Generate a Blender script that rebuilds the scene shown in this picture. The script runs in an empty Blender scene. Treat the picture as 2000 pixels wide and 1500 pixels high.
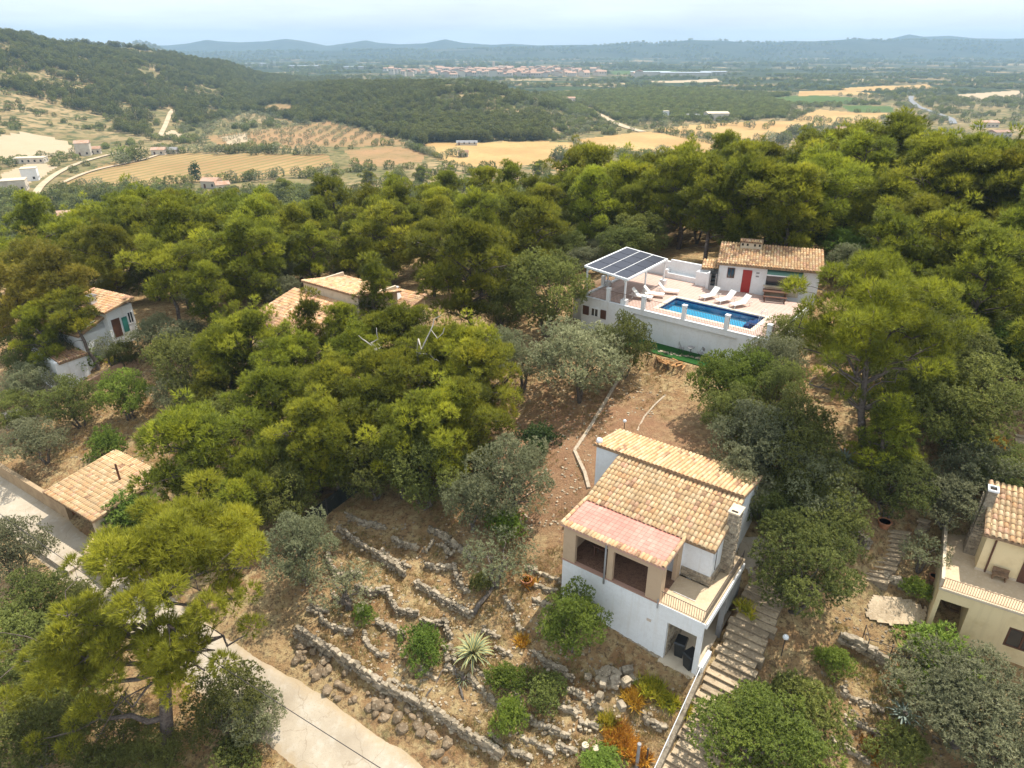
import bpy, math, random
import numpy as np
from mathutils import Vector, Matrix
R = math.radians
sc = bpy.context.scene
COL = sc.collection

# ------------------------------------------------------------------ camera
FPX, PITCH = 1334.0, R(26.4)
cam_d = bpy.data.cameras.new('camera'); cam = bpy.data.objects.new('camera', cam_d); COL.objects.link(cam)
cam.location = (0, 0, 0); cam.rotation_euler = (R(90) - PITCH, 0, 0)
cam_d.sensor_fit = 'HORIZONTAL'; cam_d.sensor_width = 36.0; cam_d.lens = 36.0 * FPX / 2000.0
cam_d.clip_start = 0.5; cam_d.clip_end = 90000
sc.camera = cam

# ------------------------------------------------------------------ sky, sun, exposure
SUN_EL, SUN_AZ = R(67), R(36)          # azimuth counted from +X towards +Y
world = bpy.data.worlds.new('World'); sc.world = world; world.use_nodes = True
wt = world.node_tree; wt.nodes.clear()
wo = wt.nodes.new('ShaderNodeOutputWorld'); bg = wt.nodes.new('ShaderNodeBackground')
sky = wt.nodes.new('ShaderNodeTexSky'); sky.sky_type = 'NISHITA'; sky.sun_disc = False
sky.sun_elevation = SUN_EL; sky.sun_rotation = R(90) - SUN_AZ
sky.air_density = 1.0; sky.dust_density = 2.2; sky.ozone_density = 1.2; sky.altitude = 200
bg.inputs['Strength'].default_value = 0.098
# thin high cloud: stretched noise on the direction, projected on a cloud layer
tc = wt.nodes.new('ShaderNodeTexCoord'); sp = wt.nodes.new('ShaderNodeSeparateXYZ')
wt.links.new(tc.outputs['Generated'], sp.inputs[0])
mz = wt.nodes.new('ShaderNodeMath'); mz.operation = 'ADD'; mz.inputs[1].default_value = 0.12
wt.links.new(sp.outputs['Z'], mz.inputs[0])
mx = wt.nodes.new('ShaderNodeMath'); mx.operation = 'MAXIMUM'; mx.inputs[1].default_value = 0.06
wt.links.new(mz.outputs[0], mx.inputs[0])
dx = wt.nodes.new('ShaderNodeMath'); dx.operation = 'DIVIDE'; dy = wt.nodes.new('ShaderNodeMath'); dy.operation = 'DIVIDE'
wt.links.new(sp.outputs['X'], dx.inputs[0]); wt.links.new(mx.outputs[0], dx.inputs[1])
wt.links.new(sp.outputs['Y'], dy.inputs[0]); wt.links.new(mx.outputs[0], dy.inputs[1])
cb = wt.nodes.new('ShaderNodeCombineXYZ'); wt.links.new(dx.outputs[0], cb.inputs[0]); wt.links.new(dy.outputs[0], cb.inputs[1])
cn = wt.nodes.new('ShaderNodeTexNoise'); cn.inputs['Scale'].default_value = 0.45; cn.inputs['Detail'].default_value = 7
cn.inputs['Roughness'].default_value = 0.55
wt.links.new(cb.outputs[0], cn.inputs['Vector'])
cr = wt.nodes.new('ShaderNodeValToRGB'); cr.color_ramp.elements[0].position = 0.35; cr.color_ramp.elements[1].position = 0.75
cr.color_ramp.elements[0].color = (0.5, 0.5, 0.5, 1); cr.color_ramp.elements[1].color = (0.85, 0.85, 0.85, 1)
wt.links.new(cn.outputs['Fac'], cr.inputs[0])
mxs = wt.nodes.new('ShaderNodeMixRGB'); mxs.inputs[2].default_value = (10.4, 11.3, 12.0, 1)
wt.links.new(cr.outputs[0], mxs.inputs[0]); wt.links.new(sky.outputs[0], mxs.inputs[1])
wt.links.new(mxs.outputs[0], bg.inputs['Color']); wt.links.new(bg.outputs[0], wo.inputs['Surface'])

sd = bpy.data.lights.new('sun', 'SUN'); sun = bpy.data.objects.new('sun', sd); COL.objects.link(sun)
sd.energy = 4.6; sd.angle = R(0.53); sd.color = (1.0, 0.945, 0.86)
sun_dir = Vector((math.cos(SUN_EL) * math.cos(SUN_AZ), math.cos(SUN_EL) * math.sin(SUN_AZ), math.sin(SUN_EL)))
sun.rotation_euler = sun_dir.to_track_quat('Z', 'Y').to_euler(); sun.location = (0, 0, 60)

sc.view_settings.view_transform = 'Standard'; sc.view_settings.look = 'None'
sc.view_settings.exposure = 0.40; sc.view_settings.gamma = 1.0; sc.view_settings.use_curve_mapping = False
sc.render.engine = 'CYCLES'
cy = sc.cycles
cy.max_bounces = 5; cy.diffuse_bounces = 3; cy.glossy_bounces = 2; cy.transmission_bounces = 4
cy.transparent_max_bounces = 6; cy.volume_bounces = 0; cy.caustics_reflective = False; cy.caustics_refractive = False
cy.use_denoising = True; cy.sample_clamp_indirect = 4.0
try: cy.denoiser = 'OPENIMAGEDENOISE'
except Exception: pass

# ------------------------------------------------------------------ helpers
def tag(o, label=None, cat=None, group=None, kind=None):
    if label: o['label'] = label
    if cat: o['category'] = cat
    if group: o['group'] = group
    if kind: o['kind'] = kind
    return o
def empty(name, loc=(0, 0, 0), rz=0.0, label=None, cat=None, group=None):
    o = bpy.data.objects.new(name, None); COL.objects.link(o)
    o.location = loc; o.rotation_euler = (0, 0, rz); o.empty_display_size = 0.3
    if cat: o['kind'] = 'thing'
    return tag(o, label, cat, group)
def put(name, mesh, parent=None, loc=(0, 0, 0), rot=(0, 0, 0), scale=(1, 1, 1)):
    o = bpy.data.objects.new(name, mesh); COL.objects.link(o)
    o.location = loc; o.rotation_euler = rot; o.scale = scale
    if parent is not None: o.parent = parent
    return o
def kids(o, cache={}):
    return list(o.children)
def copy_tree(o, parent=None):
    c = o.copy(); COL.objects.link(c)
    if parent is not None: c.parent = parent
    for ch in list(o.children): copy_tree(ch, c)
    return c

class MB:
    """collects boxes, bars, prisms and tubes into one mesh"""
    def __init__(s): s.v = []; s.f = []; s.m = []
    def add(s, vs, fs, mi=0):
        b = len(s.v); s.v += [tuple(p) for p in vs]
        for f in fs: s.f.append(tuple(i + b for i in f)); s.m.append(mi)
    def box(s, x0, x1, y0, y1, z0, z1, mi=0):
        v = [(x0, y0, z0), (x1, y0, z0), (x1, y1, z0), (x0, y1, z0), (x0, y0, z1), (x1, y0, z1), (x1, y1, z1), (x0, y1, z1)]
        s.add(v, [(0, 3, 2, 1), (4, 5, 6, 7), (0, 1, 5, 4), (1, 2, 6, 5), (2, 3, 7, 6), (3, 0, 4, 7)], mi)
    def hexa(s, v, mi=0):   # 4 bottom + 4 top points
        s.add(v, [(0, 3, 2, 1), (4, 5, 6, 7), (0, 1, 5, 4), (1, 2, 6, 5), (2, 3, 7, 6), (3, 0, 4, 7)], mi)
    def slab(s, quad, t, mi=0):   # quad of top points, thickness down
        b = [(x, y, z - t) for x, y, z in quad]; s.hexa(b + list(quad), mi)
    def tube(s, pts, rad, n=6, mi=0, cap=True):
        pts = [Vector(p) for p in pts]; m = len(pts)
        if not hasattr(rad, '__len__'): rad = [rad] * m
        base = len(s.v); ref = None
        for i, p in enumerate(pts):
            d = (pts[min(i + 1, m - 1)] - pts[max(i - 1, 0)])
            d = d.normalized() if d.length > 1e-9 else Vector((0, 0, 1))
            if ref is None: ref = d.orthogonal().normalized()
            ref = (ref - d * ref.dot(d))
            ref = ref.normalized() if ref.length > 1e-6 else d.orthogonal().normalized()
            b = d.cross(ref)
            for k in range(n):
                a = 2 * math.pi * k / n
                q = p + (ref * math.cos(a) + b * math.sin(a)) * rad[i]; s.v.append(tuple(q))
        for i in range(m - 1):
            for k in range(n):
                a = base + i * n + k; c = base + i * n + (k + 1) % n
                s.f.append((a, c, c + n, a + n)); s.m.append(mi)
        if cap:
            s.f.append(tuple(base + k for k in reversed(range(n)))); s.m.append(mi)
            s.f.append(tuple(base + (m - 1) * n + k for k in range(n))); s.m.append(mi)
    def lathe(s, prof, n=12, c=(0, 0, 0), mi=0):
        base = len(s.v)
        for r_, z in prof:
            for k in range(n):
                a = 2 * math.pi * k / n; s.v.append((c[0] + r_ * math.cos(a), c[1] + r_ * math.sin(a), c[2] + z))
        for i in range(len(prof) - 1):
            for k in range(n):
                a = base + i * n + k; b = base + i * n + (k + 1) % n
                s.f.append((a, b, b + n, a + n)); s.m.append(mi)
        s.f.append(tuple(base + k for k in reversed(range(n)))); s.m.append(mi)
        s.f.append(tuple(base + (len(prof) - 1) * n + k for k in range(n))); s.m.append(mi)
    def mesh(s, name, mats, smooth=False):
        me = bpy.data.meshes.new(name); me.from_pydata(s.v, [], s.f)
        for m in (mats if isinstance(mats, (list, tuple)) else [mats]): me.materials.append(m)
        if any(s.m): me.polygons.foreach_set('material_index', s.m)
        if smooth: me.polygons.foreach_set('use_smooth', [True] * len(me.polygons))
        me.update(); return me
    def build(s, name, mats, parent=None, smooth=False, **k):
        return put(name, s.mesh(name, mats, smooth), parent, **k)

def np_mesh(name, verts, faces, mats, smooth=False, attr=None, matidx=None):
    """verts (n,3), faces (m,k) numpy; attr: dict name -> per-vertex float"""
    me = bpy.data.meshes.new(name)
    verts = np.asarray(verts, np.float32); faces = np.asarray(faces, np.int32); k = faces.shape[1]
    me.vertices.add(len(verts)); me.vertices.foreach_set('co', verts.ravel())
    me.loops.add(faces.size); me.loops.foreach_set('vertex_index', faces.ravel())
    me.polygons.add(len(faces)); me.polygons.foreach_set('loop_start', np.arange(0, faces.size, k, dtype=np.int32))
    if smooth: me.polygons.foreach_set('use_smooth', np.ones(len(faces), bool))
    if matidx is not None: me.polygons.foreach_set('material_index', np.asarray(matidx, np.int32))
    for n, a in (attr or {}).items():
        at = me.attributes.new(n, 'FLOAT', 'POINT'); at.data.foreach_set('value', np.asarray(a, np.float32))
    for m in (mats if isinstance(mats, (list, tuple)) else [mats]): me.materials.append(m)
    me.update(calc_edges=True); return me

# ------------------------------------------------------------------ pixel <-> place (the photograph's 2000 x 1500 grid)
CT, ST = math.cos(PITCH), math.sin(PITCH)
def ray(px, py):
    u = (px - 1000) / FPX; v = (750 - py) / FPX
    return np.array([u, CT + v * ST, -ST + v * CT])
def onz(px, py, z): r = ray(px, py); return r * (z / r[2])
def dep(px, py, d): return ray(px, py) * d
def zratio(py):      # height per metre of forward distance, seen at this picture row
    v = (750 - py) / FPX; return (-ST + v * CT) / (CT + v * ST)

# ------------------------------------------------------------------ materials
MATS = {}
def mat(name, col, rough=0.8, spec=0.3, noise=None, bump=None, rand=0.0, metal=0.0, streak=None):
    """noise = (scale, second colour, lo, hi); bump = (scale, strength); rand = brightness jitter per object"""
    m = bpy.data.materials.new(name); m.use_nodes = True; nt = m.node_tree; p = nt.nodes['Principled BSDF']
    p.inputs['Roughness'].default_value = rough; p.inputs['Metallic'].default_value = metal
    p.inputs['Specular IOR Level'].default_value = spec
    src = nt.nodes.new('ShaderNodeRGB'); src.outputs[0].default_value = (*col, 1); out = src.outputs[0]
    geo = nt.nodes.new('ShaderNodeNewGeometry')
    if noise:
        items = noise if isinstance(noise, list) else [noise]
        for sc_, c2, lo, hi in items:
            n = nt.nodes.new('ShaderNodeTexNoise'); n.inputs['Scale'].default_value = sc_; n.inputs['Detail'].default_value = 6
            n.inputs['Roughness'].default_value = 0.6
            nt.links.new(geo.outputs['Position'], n.inputs['Vector'])
            mr = nt.nodes.new('ShaderNodeMapRange'); mr.inputs[1].default_value = lo; mr.inputs[2].default_value = hi
            nt.links.new(n.outputs['Fac'], mr.inputs[0])
            mi = nt.nodes.new('ShaderNodeMixRGB'); mi.inputs[2].default_value = (*c2, 1)
            nt.links.new(mr.outputs[0], mi.inputs[0]); nt.links.new(out, mi.inputs[1]); out = mi.outputs[0]
    if streak:      # rain marks: noise drawn out downwards
        mp = nt.nodes.new('ShaderNodeMapping'); mp.inputs['Scale'].default_value = (3.2, 3.2, .22); nt.links.new(geo.outputs['Position'], mp.inputs[0])
        n = nt.nodes.new('ShaderNodeTexNoise'); n.inputs['Scale'].default_value = 1.0; n.inputs['Detail'].default_value = 8; n.inputs['Roughness'].default_value = .65; nt.links.new(mp.outputs[0], n.inputs['Vector'])
        mr = nt.nodes.new('ShaderNodeMapRange'); mr.inputs[1].default_value = .53; mr.inputs[2].default_value = .78; nt.links.new(n.outputs['Fac'], mr.inputs[0])
        mi = nt.nodes.new('ShaderNodeMixRGB'); mi.inputs[2].default_value = (*streak, 1); nt.links.new(mr.outputs[0], mi.inputs[0]); nt.links.new(out, mi.inputs[1]); out = mi.outputs[0]
    if rand:
        oi = nt.nodes.new('ShaderNodeObjectInfo'); hv = nt.nodes.new('ShaderNodeHueSaturation')
        mr = nt.nodes.new('ShaderNodeMapRange'); mr.inputs[3].default_value = 1 - rand; mr.inputs[4].default_value = 1 + rand
        nt.links.new(oi.outputs['Random'], mr.inputs[0]); nt.links.new(mr.outputs[0], hv.inputs['Value'])
        nt.links.new(out, hv.inputs['Color']); out = hv.outputs[0]
    nt.links.new(out, p.inputs['Base Color'])
    if bump:
        n = nt.nodes.new('ShaderNodeTexNoise'); n.inputs['Scale'].default_value = bump[0]; n.inputs['Detail'].default_value = 5
        nt.links.new(geo.outputs['Position'], n.inputs['Vector'])
        b = nt.nodes.new('ShaderNodeBump'); b.inputs['Strength'].default_value = bump[1]; b.inputs['Distance'].default_value = 0.05
        nt.links.new(n.outputs['Fac'], b.inputs['Height']); nt.links.new(b.outputs[0], p.inputs['Normal'])
    MATS[name] = m; return m

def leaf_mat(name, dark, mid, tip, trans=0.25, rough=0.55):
    """foliage: colour from the per-vertex 'tint' (dark to light) and per-tree randomness"""
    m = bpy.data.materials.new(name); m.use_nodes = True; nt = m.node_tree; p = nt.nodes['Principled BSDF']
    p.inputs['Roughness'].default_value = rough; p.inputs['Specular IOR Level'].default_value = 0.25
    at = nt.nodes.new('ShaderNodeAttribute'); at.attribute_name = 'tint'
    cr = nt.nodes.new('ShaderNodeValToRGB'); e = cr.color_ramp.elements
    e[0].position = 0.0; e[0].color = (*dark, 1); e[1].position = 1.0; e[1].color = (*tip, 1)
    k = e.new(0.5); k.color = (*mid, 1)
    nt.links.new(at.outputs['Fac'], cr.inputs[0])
    oi = nt.nodes.new('ShaderNodeObjectInfo')
    hs = nt.nodes.new('ShaderNodeHueSaturation')
    m1 = nt.nodes.new('ShaderNodeMapRange'); m1.inputs[3].default_value = 0.488; m1.inputs[4].default_value = 0.514
    m2 = nt.nodes.new('ShaderNodeMapRange'); m2.inputs[3].default_value = 0.72; m2.inputs[4].default_value = 1.28
    mm = nt.nodes.new('ShaderNodeMath'); mm.operation = 'MULTIPLY'; mm.inputs[1].default_value = 7.31
    mf = nt.nodes.new('ShaderNodeMath'); mf.operation = 'FRACT'
    nt.links.new(oi.outputs['Random'], m1.inputs[0]); nt.links.new(oi.outputs['Random'], mm.inputs[0])
    nt.links.new(mm.outputs[0], mf.inputs[0]); nt.links.new(mf.outputs[0], m2.inputs[0])
    nt.links.new(m1.outputs[0], hs.inputs['Hue']); nt.links.new(m2.outputs[0], hs.inputs['Value'])
    nt.links.new(cr.outputs[0], hs.inputs['Color']); nt.links.new(hs.outputs[0], p.inputs['Base Color'])
    tr = nt.nodes.new('ShaderNodeBsdfTranslucent'); nt.links.new(hs.outputs[0], tr.inputs['Color'])
    mx_ = nt.nodes.new('ShaderNodeMixShader'); mx_.inputs[0].default_value = trans
    o = nt.nodes['Material Output']
    nt.links.new(p.outputs[0], mx_.inputs[1]); nt.links.new(tr.outputs[0], mx_.inputs[2]); nt.links.new(mx_.outputs[0], o.inputs['Surface'])
    MATS[name] = m; return m
# ------------------------------------------------------------------ terrain
CTRL = [  # picture column, picture row, height below the drone
 (0,960,-30.4),(60,1010,-30.5),(150,1090,-30.7),(290,1190,-30.9),(430,1300,-31.2),(560,1395,-31.4),(700,1490,-31.6),(850,1590,-31.8),
 (430,1450,-31.6),(300,1490,-31.6),(130,1300,-31.3),(20,1150,-31.1),(0,1400,-31.8),
 (90,905,-29.2),(30,850,-29.0),(600,1240,-29.7),(720,1335,-29.9),(860,1395,-30.1),(1000,1490,-30.3),(330,1060,-29.6),(430,1120,-29.8),
 (620,1000,-27.6),(760,1150,-28.5),(850,1050,-27.4),(1000,1250,-28.5),(1000,1130,-27.6),(1090,1185,-27.3),(1320,1300,-27.7),
 (1150,1390,-29.0),(1200,1480,-29.7),(1330,1500,-29.8),(930,900,-25.8),(1000,760,-24.0),(1060,700,-22.9),(1200,720,-22.9),
 (1290,700,-21.8),(1250,780,-23.3),(1160,955,-24.4),(1130,900,-24.4),(1300,840,-23.2),(700,900,-26.5),(550,980,-27.3),(450,850,-27.0),
 (300,760,-26.5),(200,800,-27.8),(100,760,-27.4),(230,660,-24.5),(100,710,-25.8),(0,740,-27.5),(600,690,-24.8),(820,580,-23.8),
 (600,570,-24.7),(300,570,-25.3),(100,570,-26.2),(0,570,-27),(-150,700,-29),(-250,1000,-31.5),
 (1640,650,-20.3),(1700,800,-20.7),(1690,905,-21.8),(1960,660,-19.5),(1990,845,-20.7),(1870,870,-21.2),(1700,1000,-22.6),
 (1600,960,-23.4),(1590,1160,-26.0),(1750,1090,-25.2),(1740,1190,-26.9),(1800,1025,-24.2),(1805,1232,-27.1),(1690,1400,-28.2),(1900,1295,-27.5),(1990,1340,-27.5),(1950,1470,-28.6),
 (1480,1210,-26.4),(1420,1330,-27.9),(1460,1130,-25.4),(1500,1480,-29.2),(2100,900,-20.7),(2250,1150,-25),(1540,700,-21.8),(1450,800,-22.3)]
CW = [(-75,95,-31),(-45,95,-28),(-20,95,-26),(0,95,-24.8),(25,95,-21),(50,95,-17.5),(80,95,-14),(70,60,-16.5),(60,40,-18.5),(-70,60,-30),
      (14,62,-19.4),(26,60,-19.2),(0,70,-23.6),(-12,12,-33),(10,12,-31.5),(30,14,-28),(-30,14,-33.5),(-60,30,-33)]
P = np.array([onz(*c) for c in CTRL] + [np.array(c, float) for c in CW])
def _U(d2): return np.where(d2 > 1e-9, d2 * np.log(np.maximum(d2, 1e-9)), 0)
_n = len(P); _K = _U(((P[:, None, :2] - P[None, :, :2]) ** 2).sum(-1)) + np.eye(_n) * 40.0
_Q = np.c_[np.ones(_n), P[:, :2]]
_W = np.linalg.solve(np.block([[_K, _Q], [_Q.T, np.zeros((3, 3))]]), np.r_[P[:, 2], np.zeros(3)])
def tps(x, y):
    out = np.empty(x.shape)
    xf, yf, of = x.ravel(), y.ravel(), out.ravel()
    for i in range(0, len(xf), 20000):
        a = xf[i:i + 20000]; b = yf[i:i + 20000]
        of[i:i + 20000] = _U((a[:, None] - P[:, 0]) ** 2 + (b[:, None] - P[:, 1]) ** 2) @ _W[:_n] + _W[_n] + _W[_n + 1] * a + _W[_n + 2] * b
    return of.reshape(x.shape)
def sstep(a, b, t):
    t = np.clip((t - a) / (b - a), 0, 1); return t * t * (3 - 2 * t)
_rs = np.random.RandomState(5)
def lattice_noise(x, y, seed):
    xi = np.floor(x).astype(np.int64); yi = np.floor(y).astype(np.int64); fx = x - xi; fy = y - yi
    fx = fx * fx * (3 - 2 * fx); fy = fy * fy * (3 - 2 * fy)
    def h(a, b):
        n = (a * 374761393 + b * 668265263 + seed * 1442695041) & 0xffffffff
        n = ((n ^ (n >> 13)) * 1274126177) & 0xffffffff
        return ((n ^ (n >> 16)) & 0xffff) / 65535.0
    return (h(xi, yi) * (1 - fx) + h(xi + 1, yi) * fx) * (1 - fy) + (h(xi, yi + 1) * (1 - fx) + h(xi + 1, yi + 1) * fx) * fy
def fbm(x, y, seed, octs=4):
    o = 0; a = 0.5
    for k in range(octs): o = o + a * lattice_noise(x * 2 ** k, y * 2 ** k, seed + k); a *= 0.5
    return o - 0.47
PLAIN = -62.0
# ridges: column, foot distance, crest row, crest distance
RIDGES = [
 np.array([(-500,380,0,700),(-200,400,14,800),(0,440,46,900),(120,480,80,980),(220,500,93,1080),(300,545,103,1150),(420,700,117,1300),(520,900,145,1380),(600,1100,156,1450),(680,1250,176,1500),(720,1400,190,1550)], float),
 np.array([(430,800,185,1000),(500,720,172,980),(600,600,164,900),(700,540,162,850),(820,485,160,800),(900,480,157,770),(980,490,168,750),(1060,500,190,720),(1150,560,225,700),(1240,620,255,690)], float),
 np.array([(1060,760,205,900),(1130,700,190,930),(1220,670,180,950),(1300,660,177,950),(1400,660,180,920),(1480,670,192,900),(1560,700,222,880)], float),
]
# far blue hills and mountains: column, crest row ; at one distance each
FAR = [
 (3600, 1500, np.array([(150,108),(205,97),(235,91),(270,82),(290,85),(320,99),(345,110)], float)),
 (4700, 1000, np.array([(300,104),(450,100),(700,98),(900,96),(1000,94),(1100,92),(1200,88),(1255,82),(1280,86),(1300,82),(1350,78),(1420,80),(1470,84),(1560,82),(1640,78),(1660,76),(1700,79),(1800,78),(1900,80),(2000,79),(2300,84),(2600,88)], float)),
 (6000, 900, np.array([(-900,88),(200,90),(330,88),(370,84),(405,77),(430,80),(470,82),(520,80),(560,75),(590,79),(640,89),(690,82),(715,78),(740,83),(780,86),(830,84),(870,76),(905,83),(960,87),(1000,85),(1050,88),(1130,87),(1250,88),(1500,84),(1540,79),(1580,80),(1620,84),(1720,80),(1770,66),(1800,71),(1850,69),(1900,74),(1960,75),(2000,74),(2300,80),(2900,86)], float)),
]
def far_z(x, y):
    Y = np.maximum(y, 1.0); c = 1000 + 1489 * x / Y
    z = PLAIN - 8 * sstep(400, 3000, Y) + fbm(x / 160, y / 160, 3) * 6 * sstep(500, 1500, Y)
    base = z
    for k, Rg in enumerate(RIDGES):
        foot = np.interp(c, Rg[:, 0], Rg[:, 1]); crow = np.interp(c, Rg[:, 0], Rg[:, 2]); cd = np.interp(c, Rg[:, 0], Rg[:, 3])
        v = (750 - crow) / FPX; zc = (-ST + v * CT) / (CT + v * ST) * cd - 6.0
        side = sstep(Rg[0, 0] - 60, Rg[0, 0] + 20, c) * (1 - sstep(Rg[-1, 0] - 20, Rg[-1, 0] + 60, c))
        up = np.clip((Y - foot) / (cd - foot), 0, 1); up = up * up * (3 - 2 * up) * 0.55 + up * 0.45
        dn = 1 - sstep(cd, cd + 380, Y)
        h = np.maximum(zc - base, 0) * np.where(Y < cd, up, dn) * side
        h = h * (1 + fbm(x / 70, y / 70, 11 + k) * 0.5 * np.where(Y < cd, np.clip((cd - Y) / 150, 0, 1), 1))
        z = np.maximum(z, base + h)
    for d, wdt, prof in FAR:
        crow = np.interp(c, prof[:, 0], prof[:, 1]); v = (750 - crow) / FPX
        zc = (-ST + v * CT) / (CT + v * ST) * d
        inside = (c > prof[0, 0]) & (c < prof[-1, 0])
        up = np.clip(1 - np.abs(Y - d) / wdt, 0, 1); up = up * up * (3 - 2 * up)
        z = np.where(inside, np.maximum(z, base + np.maximum(zc - base, 0) * up), z)
    return z
# building plots that are cut into the slope: frame origin, angle, u range, v range, height
A_H = dep(1099, 1090, 36.0); O_P = onz(1137, 578, -19.0)
def frame_uv(o, deg, x, y):
    a = R(deg); dx_, dy_ = x - o[0], y - o[1]
    return dx_ * math.cos(a) + dy_ * math.sin(a), -dx_ * math.sin(a) + dy_ * math.cos(a)
ROAD = [onz(px, py, z)[:2] for px, py, z in ((-330,700,-29.6),(-120,868,-30.2),(0,965,-30.4),(60,1015,-30.5),(150,1092,-30.7),(290,1200,-30.9),(430,1310,-31.2),(560,1400,-31.4),(700,1500,-31.6),(850,1610,-31.8),(1050,1750,-32))]
def road_dist(x, y):
    d = np.full(np.shape(x), 1e9)
    for a, b in zip(ROAD[:-1], ROAD[1:]):
        vx, vy = b - a; t = np.clip(((x - a[0]) * vx + (y - a[1]) * vy) / (vx * vx + vy * vy), 0, 1)
        d = np.minimum(d, np.hypot(x - a[0] - t * vx, y - a[1] - t * vy))
    return d
def Z(x, y, bumps=True):
    x = np.asarray(x, float); y = np.asarray(y, float)
    r = np.hypot(x, y); s = np.minimum(1, 104 / np.maximum(r, 1e-6))
    z = tps(x * s, y * s)
    t = sstep(90, 270, r)
    zf = far_z(x, y) if (t > 0).any() else z
    z = z * (1 - t) + zf * t
    dr = road_dist(x, y); z = z - 0.10 * (1 - sstep(1.3, 2.1, dr))
    if bumps: z = z + sstep(1.6, 3.4, dr) * (fbm(x / 3.0, y / 3.0, 21) * 0.5 + fbm(x / 0.8, y / 0.8, 31, 3) * 0.14) * (1 - sstep(90, 140, r))
    u, v = frame_uv(O_P, -38, x, y)
    inside = (u > -0.3) & (u < 16.3) & (v > 0.3) & (v < 9.6)
    z = np.where(inside, np.minimum(z, -21.9), z)
    front = (u > 4.6) & (u < 15.9) & (v <= 0.6) & (v > -2.3)
    z = np.where(front, -21.55, z)
    u, v = frame_uv(A_H, -36, x, y)
    z = np.where((u > -1.4) & (u < 6.0) & (v > 0.15) & (v < 8.4), np.minimum(z, A_H[2] - 0.6), z)
    z = np.where((u > 7.9) & (u < 10.4) & (v > -6.2) & (v < 8.0), np.minimum(z, A_H[2] - 6.35 + (v + 5.4) * .438 - .05), z)
    z = np.where((u > 5.6) & (u < 8.0) & (v > -0.5) & (v < 5.4), A_H[2] - 3.45, z)
    return z
def hit(px, py, off=0.0, lo=14.0, hi=4000.0):
    """first point along the picture ray that lies `off` above the ground"""
    r = ray(px, py); d = np.geomspace(lo, hi, 900)
    p = r[None, :] * d[:, None]
    g = p[:, 2] - (Z(p[:, 0], p[:, 1], False) + off)
    k = np.argmax(g < 0)
    if g[k] >= 0: k = len(d) - 1
    if k == 0: return p[0]
    a, b = d[k - 1], d[k]; f = g[k - 1] / (g[k - 1] - g[k]); q = r * (a + (b - a) * f); return q
def base_at(px, py, off=0.0):
    q = hit(px, py, off); return np.array([q[0], q[1], q[2] - off])
def zat(x, y): return float(Z(np.array([x]), np.array([y]), False)[0])

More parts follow.
